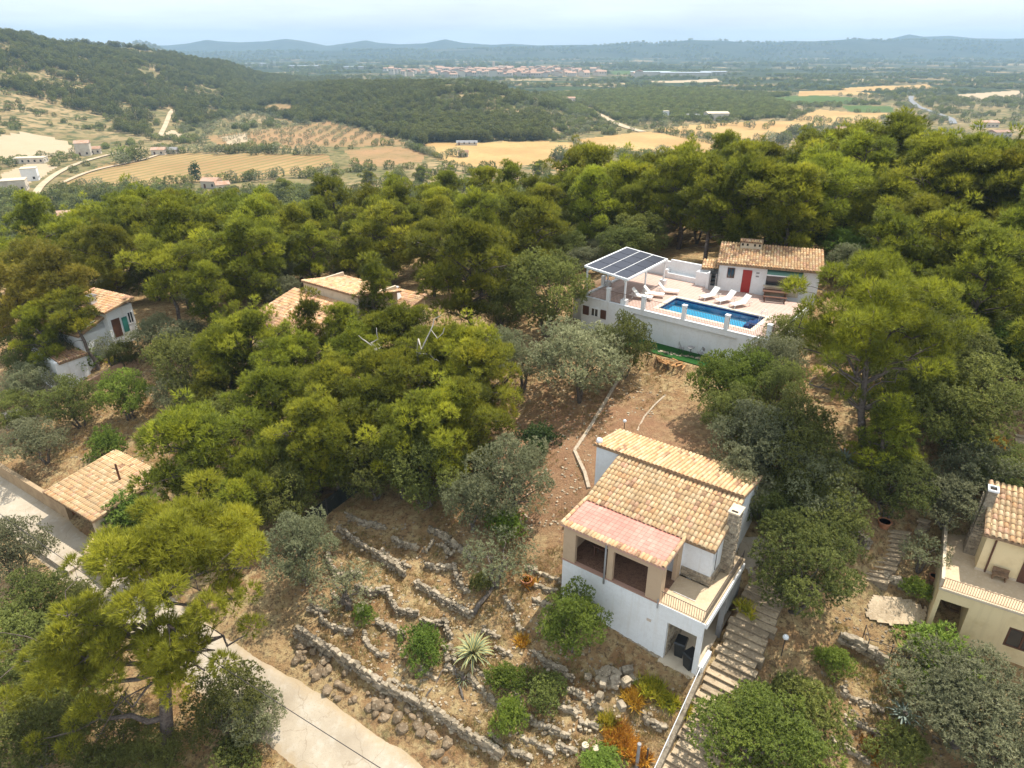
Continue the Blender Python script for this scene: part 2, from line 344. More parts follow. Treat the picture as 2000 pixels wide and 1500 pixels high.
# ground materials ---------------------------------------------------
def ground_mat():
    m = bpy.data.materials.new('dry_soil'); m.use_nodes = True; nt = m.node_tree; p = nt.nodes['Principled BSDF']
    p.inputs['Roughness'].default_value = 0.95; p.inputs['Specular IOR Level'].default_value = 0.1
    geo = nt.nodes.new('ShaderNodeNewGeometry')
    def noise(scale, detail=6, rough=0.6):
        n = nt.nodes.new('ShaderNodeTexNoise'); n.inputs['Scale'].default_value = scale; n.inputs['Detail'].default_value = detail
        n.inputs['Roughness'].default_value = rough; nt.links.new(geo.outputs['Position'], n.inputs['Vector']); return n.outputs['Fac']
    def rng(f, a, b):
        q = nt.nodes.new('ShaderNodeMapRange'); q.inputs[1].default_value = a; q.inputs[2].default_value = b; nt.links.new(f, q.inputs[0]); return q.outputs[0]
    def mix(f, a, b):
        q = nt.nodes.new('ShaderNodeMixRGB'); nt.links.new(f, q.inputs[0])
        for i, c in ((1, a), (2, b)):
            if isinstance(c, tuple): q.inputs[i].default_value = (*c, 1)
            else: nt.links.new(c, q.inputs[i])
        return q.outputs[0]
    c = mix(rng(noise(0.35), 0.38, 0.62), (0.335, 0.19, 0.088), (0.45, 0.30, 0.145))
    c = mix(rng(noise(1.7), 0.45, 0.62), c, (0.54, 0.40, 0.20))           # straw-coloured dry grass
    c = mix(rng(noise(0.9, 8, 0.7), 0.54, 0.70), c, (0.20, 0.165, 0.07))    # thin weeds
    c = mix(rng(noise(4.5, 7, 0.75), 0.50, 0.62), c, (0.17, 0.11, 0.06))     # litter
    vo = nt.nodes.new('ShaderNodeTexVoronoi'); vo.inputs['Scale'].default_value = 5.5; nt.links.new(geo.outputs['Position'], vo.inputs['Vector'])
    st = nt.nodes.new('ShaderNodeMapRange'); st.inputs[1].default_value = 0.16; st.inputs[2].default_value = 0.10; nt.links.new(vo.outputs['Distance'], st.inputs[0])
    sm = nt.nodes.new('ShaderNodeMath'); sm.operation = 'MULTIPLY'; nt.links.new(st.outputs[0], sm.inputs[0]); nt.links.new(rng(noise(0.5), 0.45, 0.6), sm.inputs[1])
    c = mix(sm.outputs[0], c, (0.48, 0.39, 0.27))                           # pale pebbles
    ds = nt.nodes.new('ShaderNodeVectorMath'); ds.operation = 'DISTANCE'; ds.inputs[1].default_value = (5, 38, -23); nt.links.new(geo.outputs['Position'], ds.inputs[0])
    nd = nt.nodes.new('ShaderNodeMath'); nd.operation = 'MULTIPLY_ADD'; nd.inputs[1].default_value = 9.0; nt.links.new(noise(0.6), nd.inputs[0]); nt.links.new(ds.outputs['Value'], nd.inputs[2])
    rf = nt.nodes.new('ShaderNodeMapRange'); rf.inputs[1].default_value = 15.5; rf.inputs[2].default_value = 9.5; rf.inputs[4].default_value = .75; nt.links.new(nd.outputs[0], rf.inputs[0])
    c = mix(rf.outputs[0], c, mix(rng(noise(3.0, 7, .7), .42, .62), (0.37, 0.20, 0.115), (0.30, 0.17, 0.10)))       # red earth of the slope under the pool
    nt.links.new(c, p.inputs['Base Color'])
    b = nt.nodes.new('ShaderNodeBump'); b.inputs['Strength'].default_value = 1.0; b.inputs['Distance'].default_value = 0.22
    nt.links.new(noise(6, 8, 0.75), b.inputs['Height']); nt.links.new(b.outputs[0], p.inputs['Normal'])
    return m
def plain_mat():
    m = bpy.data.materials.new('scrubland'); m.use_nodes = True; nt = m.node_tree; p = nt.nodes['Principled BSDF']
    p.inputs['Roughness'].default_value = 0.95; p.inputs['Specular IOR Level'].default_value = 0.05
    geo = nt.nodes.new('ShaderNodeNewGeometry')
    mp = nt.nodes.new('ShaderNodeMapping'); nt.links.new(geo.outputs['Position'], mp.inputs['Vector']); mp.inputs['Rotation'].default_value = (0, 0, 0.5)
    vo = nt.nodes.new('ShaderNodeTexVoronoi'); vo.inputs['Scale'].default_value = 0.0085; vo.inputs['Randomness'].default_value = 0.9
    vo.distance = 'CHEBYCHEV'; nt.links.new(mp.outputs[0], vo.inputs['Vector'])
    sx = nt.nodes.new('ShaderNodeSeparateColor'); nt.links.new(vo.outputs['Color'], sx.inputs[0])
    cr = nt.nodes.new('ShaderNodeValToRGB'); cr.color_ramp.interpolation = 'CONSTANT'; e = cr.color_ramp.elements
    e[0].color = (0.040, 0.052, 0.022, 1); e[1].position = 0.38; e[1].color = (0.062, 0.072, 0.028, 1)
    for pos, c in ((0.55, (0.06, 0.085, 0.025)), (0.62, (0.24, 0.18, 0.085)), (0.74, (0.10, 0.10, 0.04)), (0.80, (0.36, 0.25, 0.115)), (0.88, (0.065, 0.07, 0.03)), (0.94, (0.46, 0.34, 0.18))):
        k = e.new(pos); k.color = (*c, 1)
    nt.links.new(sx.outputs[0], cr.inputs[0])
    def noise(scale, det=7):
        n = nt.nodes.new('ShaderNodeTexNoise'); n.inputs['Scale'].default_value = scale; n.inputs['Detail'].default_value = det; n.inputs['Roughness'].default_value = 0.65
        nt.links.new(geo.outputs['Position'], n.inputs['Vector']); return n.outputs['Fac']
    def rng(f, a, b):
        q = nt.nodes.new('ShaderNodeMapRange'); q.inputs[1].default_value = a; q.inputs[2].default_value = b; nt.links.new(f, q.inputs[0]); return q.outputs[0]
    m1 = nt.nodes.new('ShaderNodeMixRGB'); m1.inputs[2].default_value = (0.038, 0.05, 0.02, 1)
    nt.links.new(rng(noise(0.05, 9), 0.42, 0.56), m1.inputs[0]); nt.links.new(cr.outputs[0], m1.inputs[1])
    m2 = nt.nodes.new('ShaderNodeMixRGB'); m2.inputs[2].default_value = (0.30, 0.22, 0.12, 1)
    nt.links.new(rng(noise(0.012, 8), 0.60, 0.70), m2.inputs[0]); nt.links.new(m1.outputs[0], m2.inputs[1])
    nt.links.new(m2.outputs[0], p.inputs['Base Color'])
    return m
M_soil = ground_mat(); M_plain = plain_mat()
M_hill = mat('hillside_scrub', (0.34, 0.245, 0.125), 0.95, 0.05, [(0.014, (0.17, 0.15, 0.06), 0.42, 0.6), (0.07, (0.22, 0.16, 0.075), 0.48, 0.62), (0.16, (0.085, 0.09, 0.034), 0.47, 0.60)])
M_straw = mat('mown_straw', (0.46, 0.31, 0.13), 0.95, 0.05, [(0.02, (0.40, 0.245, 0.10), 0.4, 0.6), (0.3, (0.32, 0.22, 0.09), 0.52, 0.75)])
M_plough = mat('red_earth', (0.34, 0.205, 0.10), 0.95, 0.05, [(0.03, (0.27, 0.185, 0.085), 0.4, 0.6), (0.25, (0.17, 0.13, 0.05), 0.52, 0.72)])
M_vine = mat('vineyard_green', (0.10, 0.135, 0.035), 0.95, 0.05, [(0.05, (0.07, 0.11, 0.03), 0.4, 0.6)])
M_dust = mat('pale_dust', (0.44, 0.34, 0.22), 0.95, 0.05, [(0.06, (0.42, 0.32, 0.2), 0.4, 0.65)])
def vine_rows(m, ang, pitch, c2, w=0.35):
    nt = m.node_tree; p = nt.nodes['Principled BSDF']; old = p.inputs['Base Color'].links[0].from_socket
    geo = nt.nodes.new('ShaderNodeNewGeometry'); mp = nt.nodes.new('ShaderNodeMapping'); mp.inputs['Rotation'].default_value = (0, 0, ang)
    nt.links.new(geo.outputs['Position'], mp.inputs[0])
    wv = nt.nodes.new('ShaderNodeTexWave'); wv.inputs['Scale'].default_value = 0.314 / pitch; wv.inputs['Distortion'].default_value = 0.4
    nt.links.new(mp.outputs[0], wv.inputs['Vector'])
    q = nt.nodes.new('ShaderNodeMapRange'); q.inputs[1].default_value = 1 - w; q.inputs[2].default_value = 1.0; nt.links.new(wv.outputs['Fac'], q.inputs[0])
    mi = nt.nodes.new('ShaderNodeMixRGB'); mi.inputs[2].default_value = (*c2, 1)
    nt.links.new(q.outputs[0], mi.inputs[0]); nt.links.new(old, mi.inputs[1]); nt.links.new(mi.outputs[0], p.inputs['Base Color'])
M_rows = mat('young_vineyard_rows', (0.36, 0.235, 0.105), 0.95, 0.05, [(0.02, (0.31, 0.19, 0.085), 0.4, 0.6), (0.2, (0.26, 0.19, 0.08), 0.5, 0.7)])
vine_rows(M_rows, 0.35, 7.0, (0.20, 0.17, 0.06), 0.4)

WALLS = [
 (((661,1034),(694,1060),(735,1086),(775,1111),(790,1126)), .55, 'dark-faced dry stone terrace wall running down from the mesh fence'),
 (((812,1141),(852,1166),(885,1188),(922,1203)), .5, 'straight dry stone wall just left of the fallen trunk'),
 (((676,1005),(705,1023),(753,1034)), .4, 'short curved stone wall at the right end of the mesh fence'),
 (((768,1053),(786,1067),(815,1071)), .45, 'small curved stone wall shaded under the central pine clump'),
 (((639,1082),(643,1100),(665,1126),(702,1120)), .35, 'hook-shaped row of pale stones behind the blue-grey olive'),
 (((694,1148),(724,1161),(758,1153),(764,1177),(779,1196),(815,1203)), .5, 'zigzag stone wall in the middle of the dry terraces'),
 (((819,1214),(841,1221),(870,1218),(881,1250)), .45, 'stone wall with a corner, left above the variegated agave'),
 (((625,1207),(639,1225),(687,1240)), .5, 'curved stone wall under the blue-grey olive'),
 (((735,1214),(764,1229),(790,1243)), .35, 'low broken stone wall above the leafy green bush'),
 (((713,1236),(716,1262),(735,1280),(757,1284)), .4, 'crescent of pale stones left of the leafy green bush'),
 (((577,1236),(621,1262),(665,1291),(716,1322)), .8, 'upper half of the long retaining wall above the lane'),
 (((716,1322),(757,1350),(819,1379),(870,1412),(922,1445),(977,1478)), .7, 'lower half of the long retaining wall above the lane'),
 (((837,1034),(867,1049),(903,1078),(925,1093)), .45, 'stone wall below the paler leaning olive tree'),
 (((830,1104),(852,1111),(889,1109),(896,1141),(914,1159)), .4, 'stepped stone wall left of the silvery olive sapling'),
 (((830,1082),(838,1070),(845,1060)), .3, 'very short stone row between two curved terrace walls'),
 (((965,1268),(985,1277),(1002,1287)), .35, 'low wall of pale stones right of the variegated agave'),
 (((919,1305),(957,1332)), .35, 'short wall just under the variegated agave'),
 (((914,1324),(938,1348),(978,1383)), .4, 'stone wall left of the tall narrow green bush'),
 (((1042,1276),(1063,1297),(1095,1311),(1119,1329)), .45, 'shaded stone wall behind the dark speckled bush'),
 (((1021,1396),(1045,1417),(1069,1425),(1095,1436),(1111,1439)), .4, 'curved stone wall below the woven ring'),
 (((1090,1383),(1117,1388),(1127,1399)), .35, 'arched row of stones right of the woven ring'),
 (((1141,1372),(1175,1388)), .35, 'short stone wall below the heap of grey stones'),
 (((1018,1444),(1047,1457),(1079,1471)), .35, 'low wall near the bottom edge left of the log rounds'),
 (((957,1439),(999,1468),(1037,1484)), .4, 'stone wall at the bottom edge below the narrow bush'),
 (((1255,1404),(1277,1417),(1300,1423)), .4, 'short stone wall between the yellow aloes and the stairs rail'),
 (((1010,1201),(1013,1225),(1021,1244)), .3, 'little upright row of stones under the terracotta planter'),
 (((1026,1108),(1063,1124),(1093,1137)), .3, 'upper stone edging beside the left corner of the white house'),
 (((1042,1143),(1085,1156)), .3, 'lower stone edging beside the left corner of the white house'),
 (((1640,1248),(1696,1276),(1724,1295)), .7, 'thick dry stone wall right of the big stairs tree'),
 (((1780,1323),(1820,1338),(1860,1350)), .6, 'dry stone wall below the fresh green shrub'),
 (((1500,982),(1570,1000),(1640,1020)), .9, 'high dark stone wall in the shade behind the big stairs tree'),
 (((1645,1030),(1675,1050),(1690,1075)), .8, 'stone wall supporting the bank left of the short stairs'),
 (((1724,1127),(1761,1145),(1800,1152)), .5, 'stone edging of the small red plot beside the short stairs'),
 (((1645,1407),(1687,1425),(1724,1439)), .35, 'upper row of stones across the dry plot at lower right'),
 (((1621,1444),(1660,1466),(1696,1490)), .35, 'lower row of stones across the dry plot at lower right'),
 (((1640,1352),(1680,1372),(1720,1388)), .3, 'thin row of stones near the top of the dry plot at lower right'),
 (((1275,684),(1310,692),(1350,699),(1385,706)), .16, 'rough stone edge in front of the green turf strip'),
 (((1050,1360),(1062,1372),(1075,1372)), .25, 'few loose stones left of the woven ring'),
 (((880,1180),(905,1190)), .25, 'pair of stones beside the zigzag terrace wall'),
 (((940,1400),(980,1420)), .3, 'loose stones above the lowest terrace edge'),
]

WALLS += [
 (((1000, 1318), (1030, 1342)), 0.3, 'short stone line above the dark speckled bush'),
 (((1110, 1345), (1140, 1362)), 0.3, 'short stone line left of the heap of grey stones'),
 (((1000, 1345), (1018, 1372), (1014, 1398)), 0.3, 'crooked stone line beside the narrow green bush'),
 (((868, 1300), (900, 1320)), 0.3, 'stone line under the reddish rubble heap'),
 (((905, 1395), (935, 1412), (962, 1426)), 0.35, 'stone line parallel to the long retaining wall, above its lower end'),
 (((1130, 1410), (1165, 1420), (1190, 1418)), 0.3, 'stone line just left of the small yellow aloe'),
 (((1085, 1455), (1120, 1468)), 0.3, 'stone line left of the two log rounds'),
 (((760, 1330), (790, 1345), (820, 1352)), 0.35, 'stone line below the leafy green bush'),
 (((700, 1180), (722, 1197)), 0.3, 'tiny stone line under the bright bush by the blue-grey olive'),
 (((745, 1078), (765, 1096), (800, 1110)), 0.35, 'stone line between the dark-faced wall and the stepped wall'),
 (((860, 1060), (880, 1085)), 0.3, 'short stone line under the paler leaning olive'),
 (((1040, 1170), (1075, 1188)), 0.3, 'third stone edging left of the white house'),
 (((985, 1165), (1000, 1192)), 0.3, 'stone line right of the fallen trunk'),
 (((650, 1165), (682, 1182)), 0.3, 'stone line in the shade left of the zigzag wall'),
 (((820, 1300), (850, 1330)), 0.3, 'stone line running down right of the leafy green bush'),
 (((940, 1230), (975, 1245)), 0.3, 'stone line above the lone orange aloe clump'),
 (((1060, 1225), (1085, 1245), (1110, 1262)), 0.3, 'stone line along the shadow edge of the white house'),
 (((600, 1190), (640, 1195)), 0.35, 'stone line at the foot of the feathery olive'),
]
# the soil stands higher behind each terrace wall and lower in front of it
TERR = []
for pix, h, _ in WALLS:
    q = [base_at(*p) for p in pix]
    for a, b in zip(q[:-1], q[1:]):
        d = (b - a)[:2]; L = np.linalg.norm(d); d = d / L; n = np.array([-d[1], d[0]]); m_ = (a + b)[:2] / 2
        if zat(*(m_ + n * .6)) < zat(*(m_ - n * .6)): n = -n
        TERR.append((a[:2], d, n, L, h))
_Z0 = Z
def Z(x, y, bumps=True):
    z = _Z0(x, y, bumps)
    if not bumps: return z
    x = np.asarray(x, float); y = np.asarray(y, float); dz = np.zeros(z.shape)
    for a, d, n, L, h in TERR:
        near = (np.abs(x - a[0]) < L + 3) & (np.abs(y - a[1]) < L + 3)
        if not near.any(): continue
        rx, ry = x[near] - a[0], y[near] - a[1]; al = rx * d[0] + ry * d[1]; s_ = rx * n[0] + ry * n[1]
        w = sstep(-.6, .1, al) * (1 - sstep(L - .1, L + .6, al)); v = np.clip(s_ / .16, -1, 1) * np.exp(-np.abs(s_) / 1.1) * w * h * .42
        c = dz[near]; dz[near] = np.where(np.abs(v) > np.abs(c), v, c)
    return z + dz
# near ground: one sheet with 0.34 m cells ----------------------------
def grid_mesh(name, X, Y, Zz, mats, mask=None, smooth=True, matidx=None):
    n, m = X.shape; idx = np.arange(n * m).reshape(n, m)
    f = np.stack([idx[:-1, :-1], idx[:-1, 1:], idx[1:, 1:], idx[1:, :-1]], -1).reshape(-1, 4)
    if mask is not None:
        f = f[mask.ravel()]
        used = np.unique(f); remap = np.full(n * m, -1); remap[used] = np.arange(len(used)); f = remap[f]
        V = np.stack([X, Y, Zz], -1).reshape(-1, 3)[used]
    else: V = np.stack([X, Y, Zz], -1).reshape(-1, 3)
    return np_mesh(name, V, f, mats, smooth)
gx, gy = np.meshgrid(np.arange(-80, 82, 0.34), np.arange(6, 112, 0.34))
ground = put('ground', grid_mesh('ground', gx, gy, Z(gx, gy), M_soil))
tag(ground, 'dry terraced hillside of reddish soil, straw grass and pale pebbles', kind='structure')

# far land: polar sheet split by what covers it ------------------------
az = np.r_[np.linspace(-1.0, -0.74, 16, endpoint=False), np.linspace(-0.74, 0.74, 500), np.linspace(0.74, 1.0, 17)[1:]]
rr = [98.0]
while rr[-1] < 7400: rr.append(rr[-1] * (1.0125 if rr[-1] < 2500 else 1.03))
rr = np.array(rr)
AZ, RR = np.meshgrid(az, rr); FX = RR * np.tan(AZ) ; FY = RR * np.ones_like(AZ)
FZ = Z(FX, FY, False); FZ = FZ - 1.0 * (1 - sstep(105, 116, FY))
CX = (FX[:-1, :-1] + FX[1:, 1:]) / 2; CY = (FY[:-1, :-1] + FY[1:, 1:]) / 2
def inpoly(x, y, poly):
    ins = np.zeros(x.shape, bool); n = len(poly)
    for i in range(n):
        x0, y0 = poly[i]; x1, y1 = poly[(i + 1) % n]
        if y0 == y1: continue
        c = ((y0 > y) != (y1 > y)) & (x < (x1 - x0) * (y - y0) / (y1 - y0) + x0); ins ^= c
    return ins
def world_poly(pts, z=PLAIN - 1): return [tuple(onz(px, py, z)[:2]) for px, py in pts]
FIELDS = [
 ('field', M_rows, 'tan field of young vines in rows beside the curving track', [(112,362),(150,345),(225,318),(300,308),(330,302),(420,304),(520,303),(640,306),(655,325),(560,347),(470,354),(330,364),(150,374)]),
 ('field', M_plough, 'orange-brown bare field left of the diagonal hedge', [(672,297),(760,288),(800,293),(832,305),(822,320),(720,330),(690,320)]),
 ('field', M_straw, 'golden mown field between the diagonal hedge and the pine plantation', [(828,284),(930,284),(1060,279),(1118,282),(1120,300),(1060,322),(940,333),(856,316),(842,300)]),
 ('field', M_straw, 'narrow golden strip showing just above the pine belt', [(1075,328),(1150,318),(1250,324),(1262,337),(1090,340)]),
 ('field', M_straw, 'bright golden field right of the hill foot, bounded by a low wall', [(1120,276),(1200,266),(1260,259),(1340,268),(1440,289),(1400,301),(1280,302),(1180,292)]),
 ('field', M_straw, 'long golden field with scattered trees and a row of saplings', [(1270,256),(1350,246),(1480,238),(1570,240),(1550,258),(1490,272),(1440,276),(1340,264)]),
 ('field', M_straw, 'golden field with a fringe of trees below the dark vineyard', [(1535,243),(1570,226),(1600,214),(1680,222),(1760,222),(1700,238),(1600,248)]),
 ('field', M_straw, 'small pale field beside the lone farmhouse', [(1540,292),(1590,270),(1650,270),(1640,288),(1590,300)]),
 ('field', M_plough, 'brown orchard field dotted with young trees', [(400,268),(500,258),(560,250),(640,243),(740,266),(800,284),(690,290),(560,292),(430,287)]),
 ('field', M_plough, 'sandy clearing at the end of the woodland track', [(480,215),(540,210),(600,222),(560,228)]),
 ('field', M_vine, 'bright green vineyard block in the middle of the plain', [(1496,192),(1570,186),(1675,192),(1662,203),(1530,204)]),
 ('field', M_vine, 'dark green vineyard block above the golden fields', [(1640,206),(1740,208),(1748,221),(1660,219)]),
 ('field', M_vine, 'fresh green strip right of the distant town', [(1190,136),(1320,134),(1330,141),(1200,143)]),
 ('field', M_dust, 'sandy strip of ground far out on the plain', [(1270,156),(1400,152),(1410,158),(1280,161)]),
 ('field', M_straw, 'dry strip of stubble below the far green vineyards', [(1640,172),(1810,162),(1830,172),(1660,178)]),
 ('field', M_straw, 'dry clearing dotted with trees beside the main road', [(1560,178),(1650,176),(1720,184),(1560,188)]),
 ('field', M_dust, 'red and pale bare banks beyond the main road', [(1870,184),(1990,176),(2000,188),(1890,196)]),
 ('field', M_dust, 'pale building plots around the modern white house', [(0,345),(70,318),(110,330),(80,352),(20,378)]),
 ('field', M_dust, 'pale yard behind the tall white farmhouse', [(0,290),(60,282),(130,285),(160,300),(60,312),(0,316)]),
 ('field', M_dust, 'sandy earth heap at the foot of the hill', [(318,272),(335,258),(368,268),(360,276)]),
 ('field', M_dust, 'sandy patch of bare earth in the orchard', [(432,270),(480,262),(490,280),(445,286)]),
]
cls = np.zeros(CX.shape, int)
ccol = 1000 + 1489 * CX / CY
for k, Rg in enumerate(RIDGES):
    foot = np.interp(ccol, Rg[:, 0], Rg[:, 1]); cd = np.interp(ccol, Rg[:, 0], Rg[:, 3])
    cls[(CY > foot * 0.985) & (CY < cd + 250) & (ccol > Rg[0, 0]) & (ccol < Rg[-1, 0])] = 1
cls[(CY < 1050)] = 1
cls[CY > 3900] = 3
for i, (_, _, _, pts) in enumerate(FIELDS):
    cls[inpoly(CX, CY, world_poly(pts))] = 10 + i
M_blue = mat('distant_woodland', (0.055, 0.065, 0.035), 0.95, 0.05, [(0.0015, (0.11, 0.10, 0.06), 0.5, 0.65), (0.006, (0.035, 0.045, 0.025), 0.45, 0.6)])
for c, nm, m, lb in ((0, 'plain', M_plain, 'wide plain of scrub, groves and fields reaching to the horizon'), (1, 'hill', M_hill, 'sunlit scrubby hillsides with bare sandy patches'),
                     (3, 'mountains', M_blue, 'low blue mountains along the horizon')):
    o = put(nm, grid_mesh(nm, FX, FY, FZ, m, cls == c)); tag(o, lb, kind='structure')
for i, (nm, m, lb, pts) in enumerate(FIELDS):
    if (cls == 10 + i).any():
        o = put(nm, grid_mesh(nm, FX, FY, FZ, m, cls == 10 + i)); tag(o, lb, kind='structure')

# strips that follow the ground (tracks, roads) ------------------------
def strip(name, pts, width, m, lift, label, step=2.0, z=None, kind='structure', edge=0.0, cross=7):
    pts = [np.array(p[:2], float) for p in pts]; L = [0]
    for a, b in zip(pts[:-1], pts[1:]): L.append(L[-1] + np.linalg.norm(b - a))
    s = np.linspace(0, L[-1], max(3, int(L[-1] / step))); px_ = np.interp(s, L, [p[0] for p in pts]); py_ = np.interp(s, L, [p[1] for p in pts])
    k = np.array([0.25, 0.5, 0.25])
    for _ in range(6):
        a = np.convolve(px_, k, 'same'); b = np.convolve(py_, k, 'same'); px_[1:-1] = a[1:-1]; py_[1:-1] = b[1:-1]
    tx = np.gradient(px_); ty = np.gradient(py_); n = np.hypot(tx, ty); nx, ny = -ty / n, tx / n
    w = np.interp(s, np.linspace(0, L[-1], len(width)), width) if hasattr(width, '__len__') else np.full(len(s), width)
    c = np.linspace(-0.5, 0.5, cross)
    jit = (fbm(s / 1.7, s * 0 + 3.3, 77) * edge, fbm(s / 1.7, s * 0 + 9.1, 78) * edge)
    off = c[None, :] * w[:, None]; off[:, 0] += jit[0]; off[:, -1] += jit[1]
    X = px_[:, None] + nx[:, None] * off; Y = py_[:, None] + ny[:, None] * off
    Zc = Z(X, Y, False) + lift - (lift + .05) * (2 * np.abs(c[None, :])) ** 4 * (1 if cross > 7 else 0)
    me = grid_mesh(name, X, Y, Zc, m); at = me.attributes.new('across', 'FLOAT', 'POINT'); at.data.foreach_set('value', np.tile(np.abs(c) * 2, len(s)).astype(np.float32))
    o = put(name, me); tag(o, label, kind=kind); return o
M_conc = mat('worn_concrete', (0.46, 0.385, 0.285), 0.9, 0.2, [(0.25, (0.35, 0.285, 0.205), 0.42, 0.62), (1.3, (0.50, 0.44, 0.35), 0.5, 0.72), (9.0, (0.36, 0.30, 0.22), 0.55, 0.75)], (14, 0.25))
def dusty_edges(m, soil, lo, hi):
    nt = m.node_tree; p = nt.nodes['Principled BSDF']; old = p.inputs['Base Color'].links[0].from_socket
    at = nt.nodes.new('ShaderNodeAttribute'); at.attribute_name = 'across'; geo = nt.nodes.new('ShaderNodeNewGeometry')
    n = nt.nodes.new('ShaderNodeTexNoise'); n.inputs['Scale'].default_value = 1.6; n.inputs['Detail'].default_value = 8; n.inputs['Roughness'].default_value = .7; nt.links.new(geo.outputs['Position'], n.inputs['Vector'])
    ad = nt.nodes.new('ShaderNodeMath'); ad.operation = 'MULTIPLY_ADD'; ad.inputs[1].default_value = 1.1; nt.links.new(n.outputs['Fac'], ad.inputs[0]); nt.links.new(at.outputs['Fac'], ad.inputs[2])
    q = nt.nodes.new('ShaderNodeMapRange'); q.inputs[1].default_value = lo; q.inputs[2].default_value = hi; nt.links.new(ad.outputs[0], q.inputs[0])
    mi = nt.nodes.new('ShaderNodeMixRGB'); mi.inputs[2].default_value = (*soil, 1); nt.links.new(q.outputs[0], mi.inputs[0]); nt.links.new(old, mi.inputs[1]); nt.links.new(mi.outputs[0], p.inputs['Base Color'])
def cracks(m):
    nt = m.node_tree; p = nt.nodes['Principled BSDF']; old = p.inputs['Base Color'].links[0].from_socket; geo = nt.nodes.new('ShaderNodeNewGeometry')
    v = nt.nodes.new('ShaderNodeTexVoronoi'); v.feature = 'DISTANCE_TO_EDGE'; v.inputs['Scale'].default_value = .42
    n = nt.nodes.new('ShaderNodeTexNoise'); n.inputs['Scale'].default_value = 1.5; n.inputs['Detail'].default_value = 6; nt.links.new(geo.outputs['Position'], n.inputs['Vector'])
    ad = nt.nodes.new('ShaderNodeVectorMath'); ad.operation = 'MULTIPLY_ADD'; ad.inputs[1].default_value = (.9, .9, 0); nt.links.new(n.outputs['Color'], ad.inputs[0]); nt.links.new(geo.outputs['Position'], ad.inputs[2]); nt.links.new(ad.outputs[0], v.inputs['Vector'])
    q = nt.nodes.new('ShaderNodeMapRange'); q.inputs[1].default_value = .009; q.inputs[2].default_value = .003; q.inputs[4].default_value = .4; nt.links.new(v.outputs['Distance'], q.inputs[0])
    mi = nt.nodes.new('ShaderNodeMixRGB'); mi.inputs[2].default_value = (.22, .16, .10, 1); nt.links.new(q.outputs[0], mi.inputs[0]); nt.links.new(old, mi.inputs[1]); nt.links.new(mi.outputs[0], p.inputs['Base Color'])
cracks(M_conc); dusty_edges(M_conc, (0.40, 0.30, 0.18), 1.16, 1.6)
M_track = mat('pale_dirt_track', (0.50, 0.40, 0.27), 0.95, 0.1, [(0.1, (0.42, 0.32, 0.2), 0.4, 0.65)])
M_asph = mat('grey_asphalt', (0.22, 0.22, 0.22), 0.9, 0.2)
rd = ROAD
strip('road', rd, 3.2, M_conc, 0.13, 'pale concrete lane curving past the carport, worn and dusty', 0.3, edge=0.5, cross=11)
# verge shoulder that carries the lane
def far_track(pts, w, m, label, z=PLAIN - 1, lift=0.5): return strip('track' if m is not M_asph else 'road', [hit(px, py) for px, py in pts], w, m, lift, label, 6.0)
far_track([(66,388),(78,365),(110,340),(150,320),(215,302),(275,290)], 3.4, M_track, 'pale lane climbing between the white houses')
far_track([(115,362),(150,345),(190,330),(240,322),(285,312),(310,303)], 2.6, M_track, 'sandy track curving round the vineyard field')
far_track([(313,266),(322,248),(330,228),(338,215)], 3.6, M_track, 'pale straight track cut through the woods on the hill')
far_track([(1105,195),(1150,214),(1200,240),(1225,250),(1255,258)], 7, M_track, 'sandy road running along the foot of the wooded hill')
far_track([(1780,188),(1778,196),(1795,210),(1830,222),(1858,232),(1862,242)], 6, M_asph, 'grey main road bending through the plain')
# ------------------------------------------------------------------ building materials
M_white = mat('white_render', (0.78, 0.78, 0.77), 0.85, 0.2, [(1.1, (0.70, 0.69, 0.66), 0.5, 0.75), (6.0, (0.72, 0.71, 0.70), 0.5, 0.7)], (9, 0.18), streak=(0.68, 0.65, 0.60))
M_tan = mat('tan_render', (0.50, 0.36, 0.235), 0.85, 0.2, [(1.5, (0.44, 0.31, 0.20), 0.5, 0.75)], (10, 0.12))
M_yellow = mat('yellow_render', (0.82, 0.66, 0.39), 0.85, 0.2, [(1.2, (0.68, 0.52, 0.28), 0.48, 0.72)], (10, 0.12), streak=(0.72, 0.57, 0.33))
M_cream = mat('cream_stone', (0.62, 0.52, 0.38), 0.9, 0.2, [(2.0, (0.52, 0.42, 0.30), 0.45, 0.7)], (12, 0.2))
M_slabc = mat('balcony_screed', (0.56, 0.43, 0.28), 0.9, 0.15, [(1.6, (0.48, 0.36, 0.23), 0.45, 0.7), (8, (0.60, 0.48, 0.33), 0.5, 0.7)])
M_brickf = mat('dark_brick_floor', (0.17, 0.095, 0.06), 0.8, 0.2, [(6, (0.11, 0.06, 0.04), 0.45, 0.6), (22, (0.24, 0.14, 0.085), 0.5, 0.6)])
M_stone = mat('rubble_stone', (0.34, 0.28, 0.20), 0.92, 0.2, [(4.0, (0.22, 0.175, 0.125), 0.45, 0.62), (9.0, (0.44, 0.37, 0.27), 0.52, 0.66)], (10, 0.7), rand=0.25)
M_stone2 = mat('grey_limestone', (0.36, 0.295, 0.205), 0.92, 0.2, [(3.0, (0.17, 0.135, 0.09), 0.42, 0.6), (12.0, (0.50, 0.42, 0.30), 0.54, 0.68)], (12, 0.5), rand=0.3)
M_iron = mat('dark_iron', (0.055, 0.045, 0.04), 0.55, 0.4)
M_grey = mat('weathered_grey', (0.30, 0.29, 0.28), 0.8, 0.3, [(2, (0.22, 0.21, 0.2), 0.45, 0.7)])
M_black = mat('black_plastic', (0.018, 0.019, 0.02), 0.45, 0.5)
M_glass = mat('window_glass', (0.03, 0.035, 0.04), 0.08, 0.8)
